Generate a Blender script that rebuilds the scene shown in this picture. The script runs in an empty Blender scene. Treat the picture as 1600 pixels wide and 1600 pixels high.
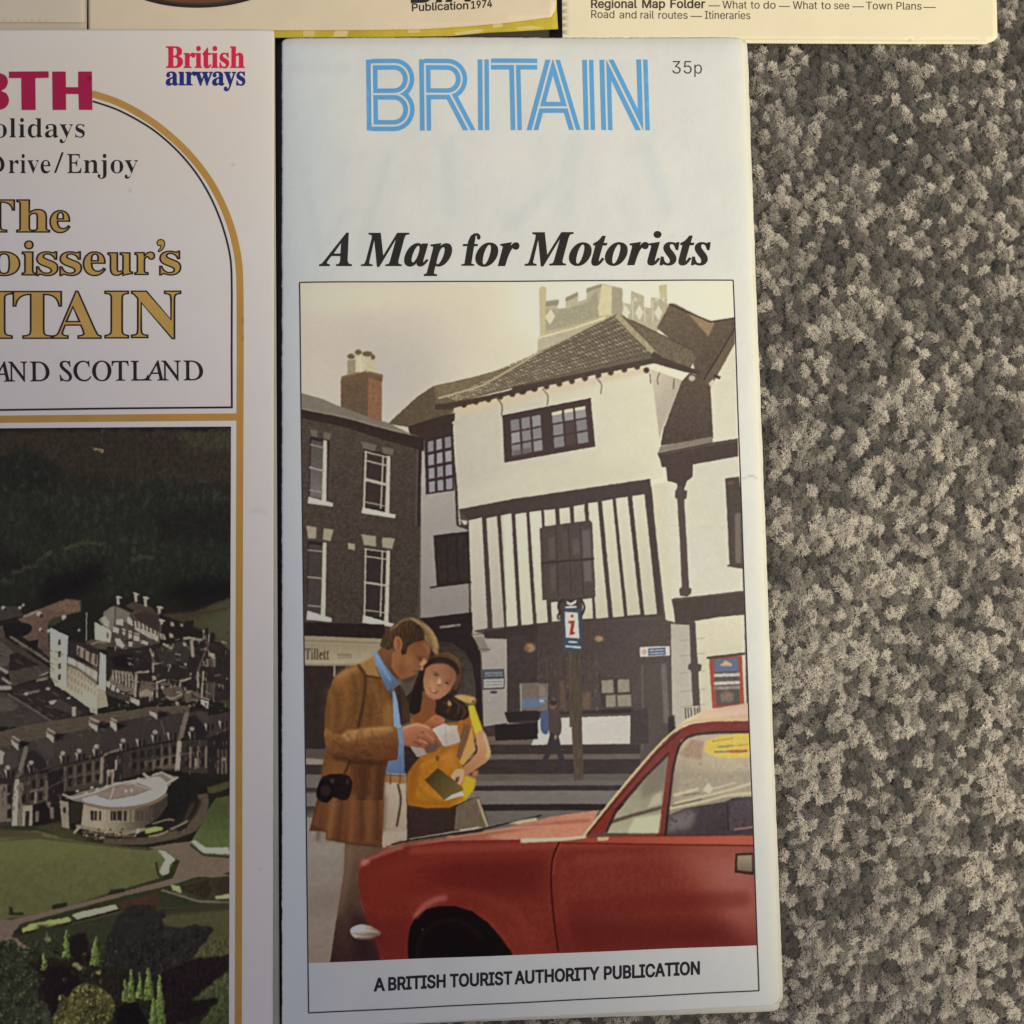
"""Tourist leaflets laid out on a speckled grey carpet, seen from above in lamp light."""
import bpy, math
import numpy as np
from mathutils import Vector, geometry

# ================================================================= camera, lamps, exposure
S = bpy.context.scene
COL = S.collection
rad = math.radians
Z_COVER = 0.0024                                  # height of the map's cover above the carpet's tips
CAM = np.array([0.0279, -0.0769, 0.2996 + Z_COVER])
ROT = (rad(3.88), rad(-4.24), rad(-1.37))
FOV = rad(45.0)

cam_data = bpy.data.cameras.new('camera')
cam_data.sensor_width = 36.0
cam_data.angle = FOV
cam_data.clip_start, cam_data.clip_end = 0.01, 20.0
camera = bpy.data.objects.new('camera', cam_data)
camera.location, camera.rotation_euler = CAM, ROT
COL.objects.link(camera)
S.camera = camera

world = bpy.data.worlds.new('World')
S.world = world
world.use_nodes = True
world.node_tree.nodes['Background'].inputs['Color'].default_value = (0.285, 0.284, 0.322, 1)
world.node_tree.nodes['Background'].inputs['Strength'].default_value = 0.72

# warm lamp; cone edge shaped to stand in for the camera holder's shadow
LAMP, LAMP_AIM = np.array([0.718, -0.258, 0.643]), np.array([0.645, 0.11, 0.0])
LAMP_HALF, LAMP_BLEND = 0.808, 0.34
LAMP_TINT = np.array([0.583, 0.548, 0.402])
sd = bpy.data.lights.new('warm_spot', 'SPOT')
sd.energy = LAMP_TINT.max() * 4 * math.pi ** 2 / 0.8
sd.color = LAMP_TINT / LAMP_TINT.max()
sd.spot_size, sd.spot_blend = LAMP_HALF * 2, LAMP_BLEND
sd.shadow_soft_size = 0.05
spot = bpy.data.objects.new('warm_spot', sd)
spot.location = LAMP
spot.rotation_euler = Vector(LAMP_AIM - LAMP).to_track_quat('-Z', 'Y').to_euler()
COL.objects.link(spot)
# cool daylight from the room, large and soft
FILL = np.array([0.286, 0.283, 0.325])
ad = bpy.data.lights.new('window_light', 'AREA')
ad.shape, ad.size, ad.energy, ad.color = 'DISK', 1.6, 3.3, (0.90, 0.89, 1.0)
area = bpy.data.objects.new('window_light', ad)
area.location = (-0.55, 0.5, 1.25)
area.rotation_euler = Vector((0.6, -0.55, -1.25)).to_track_quat('-Z', 'Y').to_euler()
COL.objects.link(area)

S.view_settings.view_transform = 'Standard'
S.view_settings.look = 'None'
S.view_settings.exposure = 0.07
S.view_settings.gamma = 1.0
S.view_settings.use_curve_mapping = False
S.render.engine = 'CYCLES'

# ================================================================= measuring helpers
MAT = np.array(camera.rotation_euler.to_matrix())
FOC = 800 / math.tan(FOV / 2)                      # the trace is 1600 x 1600


def spread(x, y, z=Z_COVER):
    """Trace position -> place on a level plane at height z (metres)."""
    x, y = np.asarray(x, float), np.asarray(y, float)
    d = np.stack([(x - 800) / FOC, -(y - 800) / FOC, -np.ones_like(x)], -1) @ MAT.T
    t = (z - CAM[2]) / d[..., 2]
    return CAM + d * t[..., None]


def trace(p):
    """Place -> trace position."""
    c = (np.asarray(p) - CAM) @ MAT
    return 800 + FOC * c[..., 0] / -c[..., 2], 800 - FOC * c[..., 1] / -c[..., 2]


def linear(c):
    c = np.asarray(c, float) / 255
    return np.where(c <= .04045, c / 12.92, ((c + .055) / 1.055) ** 2.4)


def lamp_light(p):
    """How white paper looks at p under the two lamps: tones read off the photograph are divided by it to get the ink's own colour."""
    d = np.asarray(p) - LAMP
    r = np.linalg.norm(d, axis=-1, keepdims=True)
    u = d / r
    ax = (LAMP_AIM - LAMP) / np.linalg.norm(LAMP_AIM - LAMP)
    x = np.clip(((u @ ax) - math.cos(LAMP_HALF)) / (LAMP_BLEND * (1 - math.cos(LAMP_HALF))), 0, 1)
    k = (x * x * (3 - 2 * x))[..., None] * (-u[..., 2:3]) / r ** 2
    return k * LAMP_TINT + FILL


def ink_of(seen, x, y):
    """Ink reflectance for a tone seen at trace position x, y."""
    return np.clip(linear(seen) / lamp_light(spread(x, y)) * .8, .004, .9)


# ================================================================= materials
def new_mat(name):
    m = bpy.data.materials.new(name)
    m.use_nodes = True
    nt = m.node_tree
    return m, nt, nt.nodes['Principled BSDF']


def add_noise(nt, scale, detail=4, rough=.6, vec=None):
    n = nt.nodes.new('ShaderNodeTexNoise')
    n.inputs['Scale'].default_value, n.inputs['Detail'].default_value, n.inputs['Roughness'].default_value = scale, detail, rough
    tc = nt.nodes.new('ShaderNodeTexCoord')
    nt.links.new(tc.outputs['Object'], n.inputs['Vector'])
    return n


def paper_bump(nt, b, scale=2600, strength=.12, dist=.00008):
    n = add_noise(nt, scale, 3)
    bp = nt.nodes.new('ShaderNodeBump')
    bp.inputs['Strength'].default_value, bp.inputs['Distance'].default_value = strength, dist
    nt.links.new(n.outputs['Fac'], bp.inputs['Height'])
    nt.links.new(bp.outputs['Normal'], b.inputs['Normal'])


def crumple(m, scale, strength, dist):
    """Slight dents left by years of handling, under the paper's own tooth."""
    nt = m.node_tree
    fine = next(n for n in nt.nodes if n.type == 'BUMP')
    n = add_noise(nt, scale, 6, .55)
    bp = nt.nodes.new('ShaderNodeBump')
    bp.inputs['Strength'].default_value, bp.inputs['Distance'].default_value = strength, dist
    nt.links.new(n.outputs['Fac'], bp.inputs['Height'])
    nt.links.new(bp.outputs['Normal'], fine.inputs['Normal'])


def printed_mat(name, rough=.5, spec=.3, bump=.12):
    """Colour carried by the sheet's own vertices (paper stock or four-colour print)."""
    m, nt, b = new_mat(name)
    a = nt.nodes.new('ShaderNodeAttribute')
    a.attribute_name = 'tone'
    nt.links.new(a.outputs['Color'], b.inputs['Base Color'])
    b.inputs['Roughness'].default_value = rough
    b.inputs['Specular IOR Level'].default_value = spec
    paper_bump(nt, b, strength=bump)
    return m


def stock_mat(name, col, var=.05, rough=.6, spec=.12, scale=90):
    """Paper or ink of one colour with slight blotches."""
    m, nt, b = new_mat(name)
    n = add_noise(nt, scale, 5, .65)
    r = nt.nodes.new('ShaderNodeValToRGB')
    c = np.asarray(col, float)
    r.color_ramp.elements[0].position, r.color_ramp.elements[1].position = .3, .7
    r.color_ramp.elements[0].color = (*np.clip(c * (1 - var), 0, 1), 1)
    r.color_ramp.elements[1].color = (*np.clip(c * (1 + var), 0, 1), 1)
    nt.links.new(n.outputs['Fac'], r.inputs['Fac'])
    nt.links.new(r.outputs['Color'], b.inputs['Base Color'])
    b.inputs['Roughness'].default_value = rough
    b.inputs['Specular IOR Level'].default_value = spec
    paper_bump(nt, b)
    return m


# ================================================================= object helpers
def empty(name, loc, label, category):
    o = bpy.data.objects.new(name, None)
    o.empty_display_size = .02
    o.location = loc
    o['label'], o['category'] = label, category
    COL.objects.link(o)
    bpy.context.view_layer.update()
    return o


def link(name, me, mat, parent=None, smooth=False):
    o = bpy.data.objects.new(name, me)
    me.materials.append(mat)
    if smooth:
        me.polygons.foreach_set('use_smooth', np.ones(len(me.polygons), bool))
    COL.objects.link(o)
    if parent is not None:
        o.parent = parent
        r = parent
        while r.parent is not None:
            r = r.parent
        o.matrix_parent_inverse = parent.matrix_world.inverted() if parent.type == 'EMPTY' else r.matrix_world.inverted() @ r.matrix_world
        if parent.type != 'EMPTY':
            o.matrix_parent_inverse.identity()
            o.matrix_parent_inverse = (r.matrix_world @ parent.matrix_parent_inverse).inverted()
    return o


def raw_mesh(name, verts, quads, tone=None):
    """Mesh from arrays; quads (n,4) or triangles (n,3)."""
    me = bpy.data.meshes.new(name)
    verts, quads = np.asarray(verts, np.float32), np.asarray(quads, np.int32)
    n, k = quads.shape
    me.vertices.add(len(verts))
    me.vertices.foreach_set('co', verts.ravel())
    me.loops.add(n * k)
    me.loops.foreach_set('vertex_index', quads.ravel())
    me.polygons.add(n)
    me.polygons.foreach_set('loop_start', np.arange(0, n * k, k, dtype=np.int32))
    me.update(calc_edges=True)
    if tone is not None:
        a = me.color_attributes.new('tone', 'FLOAT_COLOR', 'POINT')
        rgba = np.ones((len(verts), 4), np.float32)
        rgba[:, :3] = tone
        a.data.foreach_set('color', rgba.ravel())
    me.validate()
    return me


def grid_quads(nx, ny, base=0):
    i = np.arange(nx * ny).reshape(ny, nx) + base
    return np.stack([i[1:, :-1], i[1:, 1:], i[:-1, 1:], i[:-1, :-1]], -1).reshape(-1, 4)


def patch(corners, nx, ny, z):
    """World grid over a four-cornered sheet given by its trace corners TL, TR, BR, BL."""
    c = spread(*np.asarray(corners, float).T, z)
    u, v = np.meshgrid(np.linspace(0, 1, nx), np.linspace(0, 1, ny))
    u, v = u[..., None], v[..., None]
    return c[0] * (1 - u) * (1 - v) + c[1] * u * (1 - v) + c[2] * u * v + c[3] * (1 - u) * v, u[..., 0], v[..., 0]


def bilinear(im, x, y):
    h, w = im.shape[:2]
    x, y = np.clip(x, 0, w - 1.001), np.clip(y, 0, h - 1.001)
    xi, yi = x.astype(int), y.astype(int)
    fx, fy = (x - xi)[..., None], (y - yi)[..., None]
    return (im[yi, xi] * (1 - fx) + im[yi, xi + 1] * fx) * (1 - fy) + (im[yi + 1, xi] * (1 - fx) + im[yi + 1, xi + 1] * fx) * fy


def leaf(name, corners, z, thick, mat, parent, nx=60, ny=120, lift=None, tone=None, rag=.0, seed=1, corner=0.0, worn=0.0):
    """A sheet of paper with real thickness: top, underside and edges; lift(x, y) bends it, rag roughens its edges."""
    g, u, v = patch(corners, nx, ny, z)
    rng = np.random.default_rng(seed)
    if corner:
        W, H = np.linalg.norm(g[0, -1] - g[0, 0]), np.linalg.norm(g[-1, 0] - g[0, 0])
        du, dv = np.minimum(u, 1 - u) * W, np.minimum(v, 1 - v) * H
        rad_ = corner * (1 + worn * (u > .5) * (v > .5))
        a, b = rad_ - du, rad_ - dv
        q = np.hypot(a, b)
        k = (a > 0) & (b > 0) & (q > rad_)
        s = np.where(k, (1 - rad_ / np.maximum(q, 1e-9)), 0)
        ex, ey = (g[0, -1] - g[0, 0]) / W, (g[-1, 0] - g[0, 0]) / H
        g = g + (s * a * np.where(u < .5, 1, -1))[..., None] * ex + (s * b * np.where(v < .5, 1, -1))[..., None] * ey
    if rag:
        for row, ax in ((0, 1), (-1, 1)):
            g[row, :, ax] += rag * (fbm(1, nx, 5, rng)[0] + .5 * rng.uniform(-1, 1, nx))
        for colm in (0, -1):
            g[:, colm, 0] += rag * (fbm(ny, 1, 5, rng)[:, 0] + .5 * rng.uniform(-1, 1, ny))
    if lift is not None:
        g[..., 2] += lift(g[..., 0], g[..., 1])
    top = g.reshape(-1, 3)
    bot = top - [0, 0, thick]
    i = np.arange(nx * ny).reshape(ny, nx)
    q = [grid_quads(nx, ny), grid_quads(nx, ny, nx * ny)[:, ::-1]]
    for e in (i[0, ::-1], i[-1], i[:, 0], i[::-1, -1]):
        q.append(np.stack([e[:-1], e[:-1] + nx * ny, e[1:] + nx * ny, e[1:]], -1))
    t = None
    if tone is not None:
        px, py = trace(top)
        t = tone(px, py)
        t = np.concatenate([t, t])
    return link(name, raw_mesh(name, np.concatenate([top, bot]), np.concatenate(q), t), mat, parent)


# ---------------------------------------------------------------- flat shapes from outlines
def winding(pts, contours):
    w = np.zeros(len(pts), int)
    for c in contours:
        a, b = c, np.roll(c, -1, 0)
        for (xa, ya), (xb, yb) in zip(a, b):
            cr = (xb - xa) * (pts[:, 1] - ya) - (pts[:, 0] - xa) * (yb - ya)
            w += ((ya <= pts[:, 1]) & (yb > pts[:, 1]) & (cr > 0)).astype(int) - ((ya > pts[:, 1]) & (yb <= pts[:, 1]) & (cr < 0)).astype(int)
    return w


def fill(groups, step=11.0):
    """Small triangles covering the union of shapes (each a list of outlines, non-zero rule), in trace coordinates, so that ink follows the bend of its sheet."""
    v, e, shapes = [], [], []
    for g in groups:
        dc = []
        for c in g:
            c = np.asarray(c, float)
            pts = []
            for p, q in zip(c, np.roll(c, -1, 0) - c):
                k = max(1, int(np.hypot(*q) / step) + 1)
                pts += [p + q * j / k for j in range(k)]
            dc.append(np.array(pts))
            n = len(v)
            v += [Vector((float(x), float(y))) for x, y in pts]
            e += [(n + i, n + (i + 1) % len(pts)) for i in range(len(pts))]
        shapes.append(dc)

    def inside(p):
        r = np.zeros(len(p), bool)
        for dc in shapes:
            a = np.concatenate(dc)
            k = np.all((p >= a.min(0)) & (p <= a.max(0)), 1)
            if k.any():
                r[k] |= winding(p[k], dc) != 0
        return r

    a = np.concatenate([c for dc in shapes for c in dc])
    lo, hi = a.min(0), a.max(0)
    gx, gy = np.meshgrid(np.arange(lo[0] + step / 2, hi[0], step), np.arange(lo[1] + step / 2, hi[1], step))
    if gx.size:
        g = np.stack([gx.ravel() + .013, gy.ravel() + .017], 1)
        v += [Vector((float(x), float(y))) for x, y in g[inside(g)]]
    r = geometry.delaunay_2d_cdt(v, e, [], 0, 1e-4)
    P = np.array([(p.x, p.y) for p in r[0]])
    T = np.array(r[2])
    return P, T[inside(P[T].mean(1))]


def ink_shape(name, groups, mat, parent, z, lift=None, union=False):
    """Printed ink: groups of outlines lying just above the sheet, one mesh."""
    V, F, n = [], [], 0
    for g in ([groups] if union else groups):
        P, T = fill(g if union else [g])
        if not len(T):
            continue
        w = spread(P[:, 0], P[:, 1], z)
        if lift is not None:
            w[:, 2] += lift(w[:, 0], w[:, 1])
        a, b, c = (w[T[:, k]] for k in range(3))
        up = np.cross(b - a, c - a)[:, 2] > 0
        T = np.where(up[:, None], T, T[:, ::-1])
        V.append(w)
        F.append(T + n)
        n += len(w)
    return link(name, raw_mesh(name, np.concatenate(V), np.concatenate(F)), mat, parent)


def slab(name, outline, z, thick, mat, parent):
    """A sheet of paper of free outline with thickness."""
    P, T = fill([[np.asarray(outline, float)]])
    n = len(P)
    top = spread(P[:, 0], P[:, 1], z)
    a, b, c = (top[T[:, k]] for k in range(3))
    T = np.where((np.cross(b - a, c - a)[:, 2] > 0)[:, None], T, T[:, ::-1])
    edges = {}
    for t in T:
        for i in range(3):
            edges[(t[i], t[(i + 1) % 3])] = 1
    rim = [(i, j) for i, j in edges if (j, i) not in edges]
    F = [T, T[:, ::-1] + n] + [np.array([[j, i, i + n]]) for i, j in rim] + [np.array([[j, i + n, j + n]]) for i, j in rim]
    return link(name, raw_mesh(name, np.concatenate([top, top - [0, 0, thick]]), np.concatenate(F)), mat, parent)


def stroke(pts, w, closed=False):
    """Outline of a stroked path with mitred corners and butt ends, trace coordinates."""
    p = np.asarray(pts, float)
    n = len(p)
    L, R = [], []
    for i in range(n):
        a = p[(i - 1) % n] if closed or i else p[i]
        b = p[(i + 1) % n] if closed or i < n - 1 else p[i]
        d0 = (p[i] - a) / max(np.linalg.norm(p[i] - a), 1e-9)
        d1 = (b - p[i]) / max(np.linalg.norm(b - p[i]), 1e-9)
        if not closed and i == 0:
            d0 = d1
        if not closed and i == n - 1:
            d1 = d0
        m = d0 + d1
        m = m / max(np.linalg.norm(m), 1e-9)
        k = 1 / max(.35, m @ d0)
        nr = np.array([-m[1], m[0]]) * w / 2 * k
        L.append(p[i] + nr)
        R.append(p[i] - nr)
    if closed:
        return [np.array(L), np.array(R)[::-1]]
    return [np.array(L + R[::-1])]


# ---------------------------------------------------------------- lettering
GLYPHS = {
 'bi': {
  'A': (420, '-68 0 -68 17 -49 20 -30 31 -13 48 323 461 342 461 326 89 326 79 333 45 354 25 388 17 388 0 178 0 178 17 199 20 215 28 225 39 234 60 237 87 238 140 97 140 49 81 33 56 28 40 38 25 71 17 71 0|119 168 240 168 247 328'),
  'M': (587, '188 -11 144 363 69 82 62 47 65 33 74 24 109 15 109 0 -35 0 -35 15 -1 20 11 28 21 41 38 85 113 369 119 403 116 417 108 426 93 432 72 435 72 451 224 451 263 132 469 451 622 451 622 435 587 429 575 421 566 409 549 365 473 82 469 64 468 47 473 30 489 20 516 15 516 0 305 0 305 15 340 21 352 29 361 40 368 57 377 85 453 374 207 -11'),
  'a': (335, '53 -9 33 -6 16 1 1 14 -10 30 -17 50 -19 73 -17 97 -13 122 -5 147 5 172 17 196 32 220 48 241 65 260 84 276 112 295 139 306 165 310 189 305 205 290 214 265 225 303 297 303 241 108 232 74 228 56 231 44 238 40 251 46 267 61 285 87 300 78 274 40 248 13 223 -3 197 -9 174 -4 160 10 155 34 157 52 162 75 145 49 128 28 111 12 93 1 74 -6|93 41 108 45 124 56 152 95 176 147 192 202 198 248 192 272 172 281 157 276 141 264 109 219 83 159 70 115 65 81 72 51'),
  'f': (193, '-66 -139 -90 -135 -108 -124 -121 -106 -125 -85 -123 -70 -116 -58 -105 -50 -91 -48 -78 -50 -69 -56 -62 -66 -60 -79 -65 -97 -71 -107 -68 -114 -59 -117 -46 -113 -34 -102 -15 -65 4 3 26 104 60 275 13 275 19 303 66 303 78 342 92 376 107 405 126 428 152 452 181 465 212 470 232 469 250 464 264 456 277 439 282 418 278 398 267 385 247 381 235 384 224 391 217 401 214 413 220 430 225 442 222 447 214 449 195 441 178 415 170 395 161 369 153 339 144 303 201 303 197 275 140 275 105 113 96 72 86 35 76 1 65 -29 49 -63 31 -90 11 -112 -11 -127 -37 -136'),
  'i': (194, '132 371 114 375 100 384 90 398 87 416 90 433 100 447 114 457 132 460 149 457 163 447 173 433 176 416 173 398 163 384 149 375|49 -8 29 -5 13 5 4 21 1 41 4 64 10 87 44 211 51 237 53 254 46 268 26 273 19 273 19 289 89 299 150 310 89 85 84 55 87 46 95 42 107 48 123 64 142 90 155 81 129 42 103 14 76 -3'),
  'o': (315, '96 -9 67 -6 42 4 20 20 3 41 -7 68 -10 98 -8 123 -3 147 6 172 17 196 32 219 48 241 66 260 86 277 107 291 130 301 152 308 175 310 207 306 234 297 256 281 272 260 282 234 285 203 283 179 278 155 270 130 258 106 245 83 228 61 210 41 190 24 168 10 145 -1 121 -7|103 13 119 18 134 30 162 74 184 132 200 191 206 240 202 267 191 283 172 288 157 284 141 272 113 229 90 172 75 111 69 58 73 33 84 18'),
  'p': (329, '-79 -139 -79 -121 -51 -114 -37 -95 -30 -71 48 228 52 253 50 263 44 269 16 273 16 290 85 300 144 310 124 242 150 271 176 293 202 305 228 310 248 307 265 300 279 288 289 271 295 250 298 224 296 197 291 170 282 143 270 116 256 91 239 67 221 45 201 27 180 11 158 0 136 -7 114 -9 90 -6 69 6 48 -69 44 -97 47 -109 54 -116 86 -122 86 -139|102 15 119 19 135 31 165 71 190 125 207 179 214 224 212 240 206 252 198 259 187 262 163 254 141 232 121 195 103 142 86 78 78 38 84 20'),
  'r': (261, '-14 0 42 211 50 240 52 254 45 268 24 273 18 273 17 289 151 310 114 189 144 243 171 280 197 302 222 310 243 305 255 290 259 265 257 245 249 230 236 221 220 218 202 223 186 238 180 241 165 234 148 212 127 175 95 97 66 0'),
  's': (252, '91 -9 73 -8 52 -3 28 5 15 7 3 4 -7 -7 -24 -4 -7 109 13 105 19 65 33 37 54 20 81 14 103 18 115 31 120 52 114 77 95 106 69 138 39 185 31 207 28 228 31 250 39 269 53 286 71 299 92 306 116 309 134 308 156 304 179 298 186 296 192 295 204 298 212 307 230 307 215 205 197 207 188 242 174 268 156 283 134 288 119 286 107 278 99 268 97 255 100 240 109 222 124 202 146 176 165 149 183 116 190 82 187 58 177 36 162 17 142 3 126 -4 109 -8'),
  't': (184, '30 -9 5 -4 -10 12 -15 39 -14 52 -11 70 45 273 13 273 13 297 40 309 66 325 91 345 113 369 134 398 162 398 134 300 187 300 179 273 126 273 77 103 70 77 67 56 70 45 77 41 90 47 107 65 128 95 144 85 125 56 107 33 88 14 70 1 50 -7'),
  'v': (284, '48 -9 48 26 45 155 38 229 30 255 19 270 5 274 -1 273 -2 291 97 310 103 303 109 284 115 251 118 221 121 189 122 154 123 118 123 89 160 132 185 169 199 196 204 213 200 226 189 240 178 256 175 271 177 286 186 299 198 307 214 310 230 307 243 298 251 283 254 265 251 245 244 222 232 196 215 167 198 142 178 116 154 88 127 58 97 27 62 -9'),
 },
 'b': {
  '/': (250, '7 0 185 480 243 480 64 0'),
  'A': (437, '-9 0 -9 18 9 21 24 30 32 41 41 55 49 75 206 466 224 465 384 87 411 34 425 22 443 18 443 0 229 0 229 18 259 21 277 30 283 46 273 81 253 132 103 132 79 71 76 59 75 48 80 32 96 21 124 18 128 18 128 0|113 161 242 161 177 319'),
  'B': (443, '16 0 16 17 45 22 62 32 69 44 73 60 75 82 75 369 69 412 62 425 51 433 15 439 15 455 220 455 284 451 333 439 368 418 389 388 396 351 392 320 379 294 357 274 326 258 287 247 334 235 371 217 397 194 413 165 418 132 415 102 407 76 392 54 371 35 345 19 314 9 278 2 238 0|182 252 188 252 220 254 245 261 263 272 275 290 282 314 285 345 283 373 278 395 269 412 257 424 239 431 216 434 198 432 188 425 182 391|222 24 248 27 268 35 283 49 293 69 299 95 301 128 298 162 290 188 277 208 258 221 231 228 197 231 182 231 182 65 184 46 190 33 202 26'),
  'C': (468, '257 -11 224 -9 193 -3 164 6 137 20 113 37 91 56 72 79 56 104 43 132 34 162 28 194 26 228 28 262 34 294 43 323 56 351 72 376 92 399 114 418 139 435 166 448 195 458 226 464 259 465 283 464 309 459 337 451 367 440 388 435 408 443 419 465 437 465 437 308 420 308 407 338 392 364 375 387 356 407 328 427 298 439 265 443 222 435 187 409 163 365 149 304 144 226 149 153 165 97 192 56 230 32 278 24 305 26 331 33 358 45 383 61 407 81 428 106 447 89 418 53 384 25 345 5 303 -7'),
  'D': (496, '20 0 20 17 47 21 63 30 71 46 74 75 74 374 72 397 68 415 61 426 43 435 15 439 15 455 222 455 268 453 309 446 346 434 378 418 405 396 428 371 445 341 458 307 466 269 468 228 459 146 430 82 382 36 315 9 228 0|222 24 253 27 279 37 302 53 319 75 331 97 339 124 346 155 349 190 351 229 345 303 330 360 305 401 269 425 223 433 202 431 190 423 184 409 182 385 182 72 184 48 190 34 202 27'),
  'E': (442, '14 0 14 17 35 18 51 22 62 30 70 41 74 57 75 78 75 369 74 394 69 413 62 425 44 435 16 439 16 455 399 455 399 320 383 320 375 357 361 386 340 406 320 417 295 424 266 429 232 430 200 428 191 424 186 417 183 388 183 246 193 246 221 248 243 256 259 269 272 288 281 313 288 345 304 345 304 118 287 118 284 143 280 164 273 181 259 201 241 213 225 218 207 221 185 222 183 222 183 67 185 47 192 35 206 29 230 28 261 29 289 32 313 39 335 48 354 60 371 75 386 94 399 116 411 143 430 143 402 0'),
  'H': (523, '15 0 15 17 45 22 62 32 69 43 73 59 75 81 75 379 71 406 62 424 44 434 16 439 16 455 242 455 242 439 204 432 193 425 187 415 182 379 182 251 342 251 342 379 337 415 331 425 320 432 282 439 282 455 507 455 507 439 478 434 461 424 452 407 449 379 449 81 452 52 461 33 478 22 507 17 507 0 282 0 282 17 311 21 329 31 336 41 340 58 342 81 342 221 182 221 182 81 183 59 187 43 194 32 212 22 242 17 242 0'),
  'I': (260, '13 0 13 17 42 23 61 32 72 49 75 75 75 387 72 412 63 427 52 433 36 437 13 439 13 455 244 455 244 439 214 435 196 427 186 412 183 387 183 77 187 44 194 34 206 26 246 17 246 0'),
  'L': (427, '15 0 15 17 45 22 62 32 69 43 73 59 75 81 75 379 71 407 62 425 44 434 16 439 16 455 250 455 250 439 208 434 196 427 188 416 182 379 182 83 185 47 191 37 200 31 234 28 264 29 291 33 315 40 335 49 354 63 370 80 384 100 397 125 409 154 427 154 402 0'),
  'N': (493, '403 -11 107 350 107 79 110 49 119 31 136 21 167 17 167 0 18 0 18 17 54 23 65 30 71 41 76 79 76 388 36 433 18 439 18 455 156 455 391 169 391 377 386 414 379 425 369 431 331 439 331 455 480 455 480 439 450 434 433 425 425 407 422 377 422 -11'),
  'O': (526, '261 -11 228 -9 198 -3 169 7 142 21 117 38 94 58 75 81 58 106 45 134 35 163 29 195 28 228 29 260 35 292 45 321 58 349 75 374 95 397 117 417 143 434 170 448 200 458 232 464 265 466 298 464 328 458 357 448 384 435 409 418 431 399 451 376 467 351 481 323 490 293 496 261 498 228 496 195 490 163 481 134 467 106 450 81 430 58 408 38 383 21 355 7 325 -3 294 -9|265 12 306 21 338 47 361 90 375 150 379 228 378 268 374 304 368 337 359 365 348 389 330 412 310 430 286 440 260 443 219 435 186 409 163 366 150 305 145 228 146 188 150 151 157 119 166 91 177 67 195 43 215 26 238 16'),
  'R': (473, '15 0 15 17 45 22 62 32 69 43 73 59 75 81 75 379 71 406 62 424 44 434 16 439 16 455 217 455 255 454 289 451 319 445 345 436 367 426 389 409 405 388 414 363 417 334 413 303 401 277 380 255 352 237 315 224 432 50 452 26 463 19 478 17 480 17 480 0 338 0 201 212 182 212 182 81 183 59 187 43 194 32 212 22 242 17 242 0|182 234 203 234 235 236 261 245 280 258 293 278 301 304 304 336 299 378 284 407 259 425 224 431 202 429 190 422 184 409 182 385'),
  'S': (390, '43 -11 43 158 62 158 72 124 83 94 96 70 111 50 136 30 164 19 197 15 220 17 241 24 257 36 269 51 276 69 279 89 273 117 255 140 225 160 163 191 135 205 112 221 92 236 77 253 62 276 53 302 50 332 52 358 57 381 67 403 80 421 96 437 115 449 136 459 160 464 185 466 229 461 282 448 291 446 300 445 313 450 320 466 339 466 339 319 322 319 315 343 305 365 293 385 280 402 265 417 248 429 231 438 213 443 194 445 173 443 155 437 140 426 128 413 122 398 120 380 124 356 137 336 151 325 168 314 189 303 253 273 279 260 300 247 317 233 331 219 342 204 350 188 355 171 358 153 359 133 357 106 350 80 339 58 323 38 304 21 281 8 254 -2 225 -8 192 -10 158 -8 126 1 98 9 85 12 69 7 61 -11'),
  'T': (423, '92 0 92 17 114 19 130 23 142 31 150 42 154 59 156 81 156 433 149 433 116 430 88 420 65 403 47 380 35 352 29 318 11 318 11 455 410 455 410 317 394 317 385 359 368 391 343 415 310 429 269 433 263 433 263 81 265 58 269 41 276 30 288 23 305 19 328 17 328 0'),
  'a': (344, '255 -10 226 -5 208 10 200 35 176 16 151 2 124 -6 95 -9 74 -6 55 0 40 11 29 26 22 43 20 63 25 91 39 115 63 136 88 150 119 164 156 177 199 190 199 241 196 266 187 282 171 292 148 296 115 290 104 274 113 257 123 231 120 215 110 202 95 194 77 191 59 194 45 203 36 218 33 236 37 259 49 278 62 290 77 300 95 308 115 314 137 317 162 318 195 317 223 312 246 304 263 292 280 271 290 244 293 210 293 62 295 40 304 34 320 42 329 28 306 7 281 -6|151 34 174 41 199 63 199 169 164 157 138 139 123 114 118 84 122 56 133 39'),
  'c': (293, '156 -10 131 -8 108 -1 87 11 67 26 51 45 38 68 28 93 21 120 19 150 22 181 29 210 40 237 55 260 74 280 96 297 120 309 146 317 175 319 204 317 230 310 250 298 265 283 274 265 277 245 275 228 266 215 253 207 236 204 214 209 201 225 196 251 197 261 197 271 190 290 169 297 144 290 126 269 116 235 112 187 114 153 118 123 126 97 137 76 156 55 178 42 204 38 227 42 250 53 271 72 285 60 258 30 227 8 193 -6'),
  'd': (370, '140 -10 117 -8 97 -1 78 10 61 26 47 44 35 66 26 91 21 118 19 147 21 180 27 210 36 237 48 261 63 281 81 297 101 309 123 316 146 318 175 314 201 301 223 280 223 401 220 419 212 430 198 437 176 439 176 455 319 455 319 75 325 41 335 32 353 28 353 11 325 9 294 6 260 -1 223 -10 223 39 201 12 173 -5|171 28 187 31 202 41 215 56 223 76 223 242 217 257 206 270 191 278 174 281 155 277 141 267 130 250 123 225 119 193 118 153 119 115 123 83 130 58 140 42 153 32'),
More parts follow.
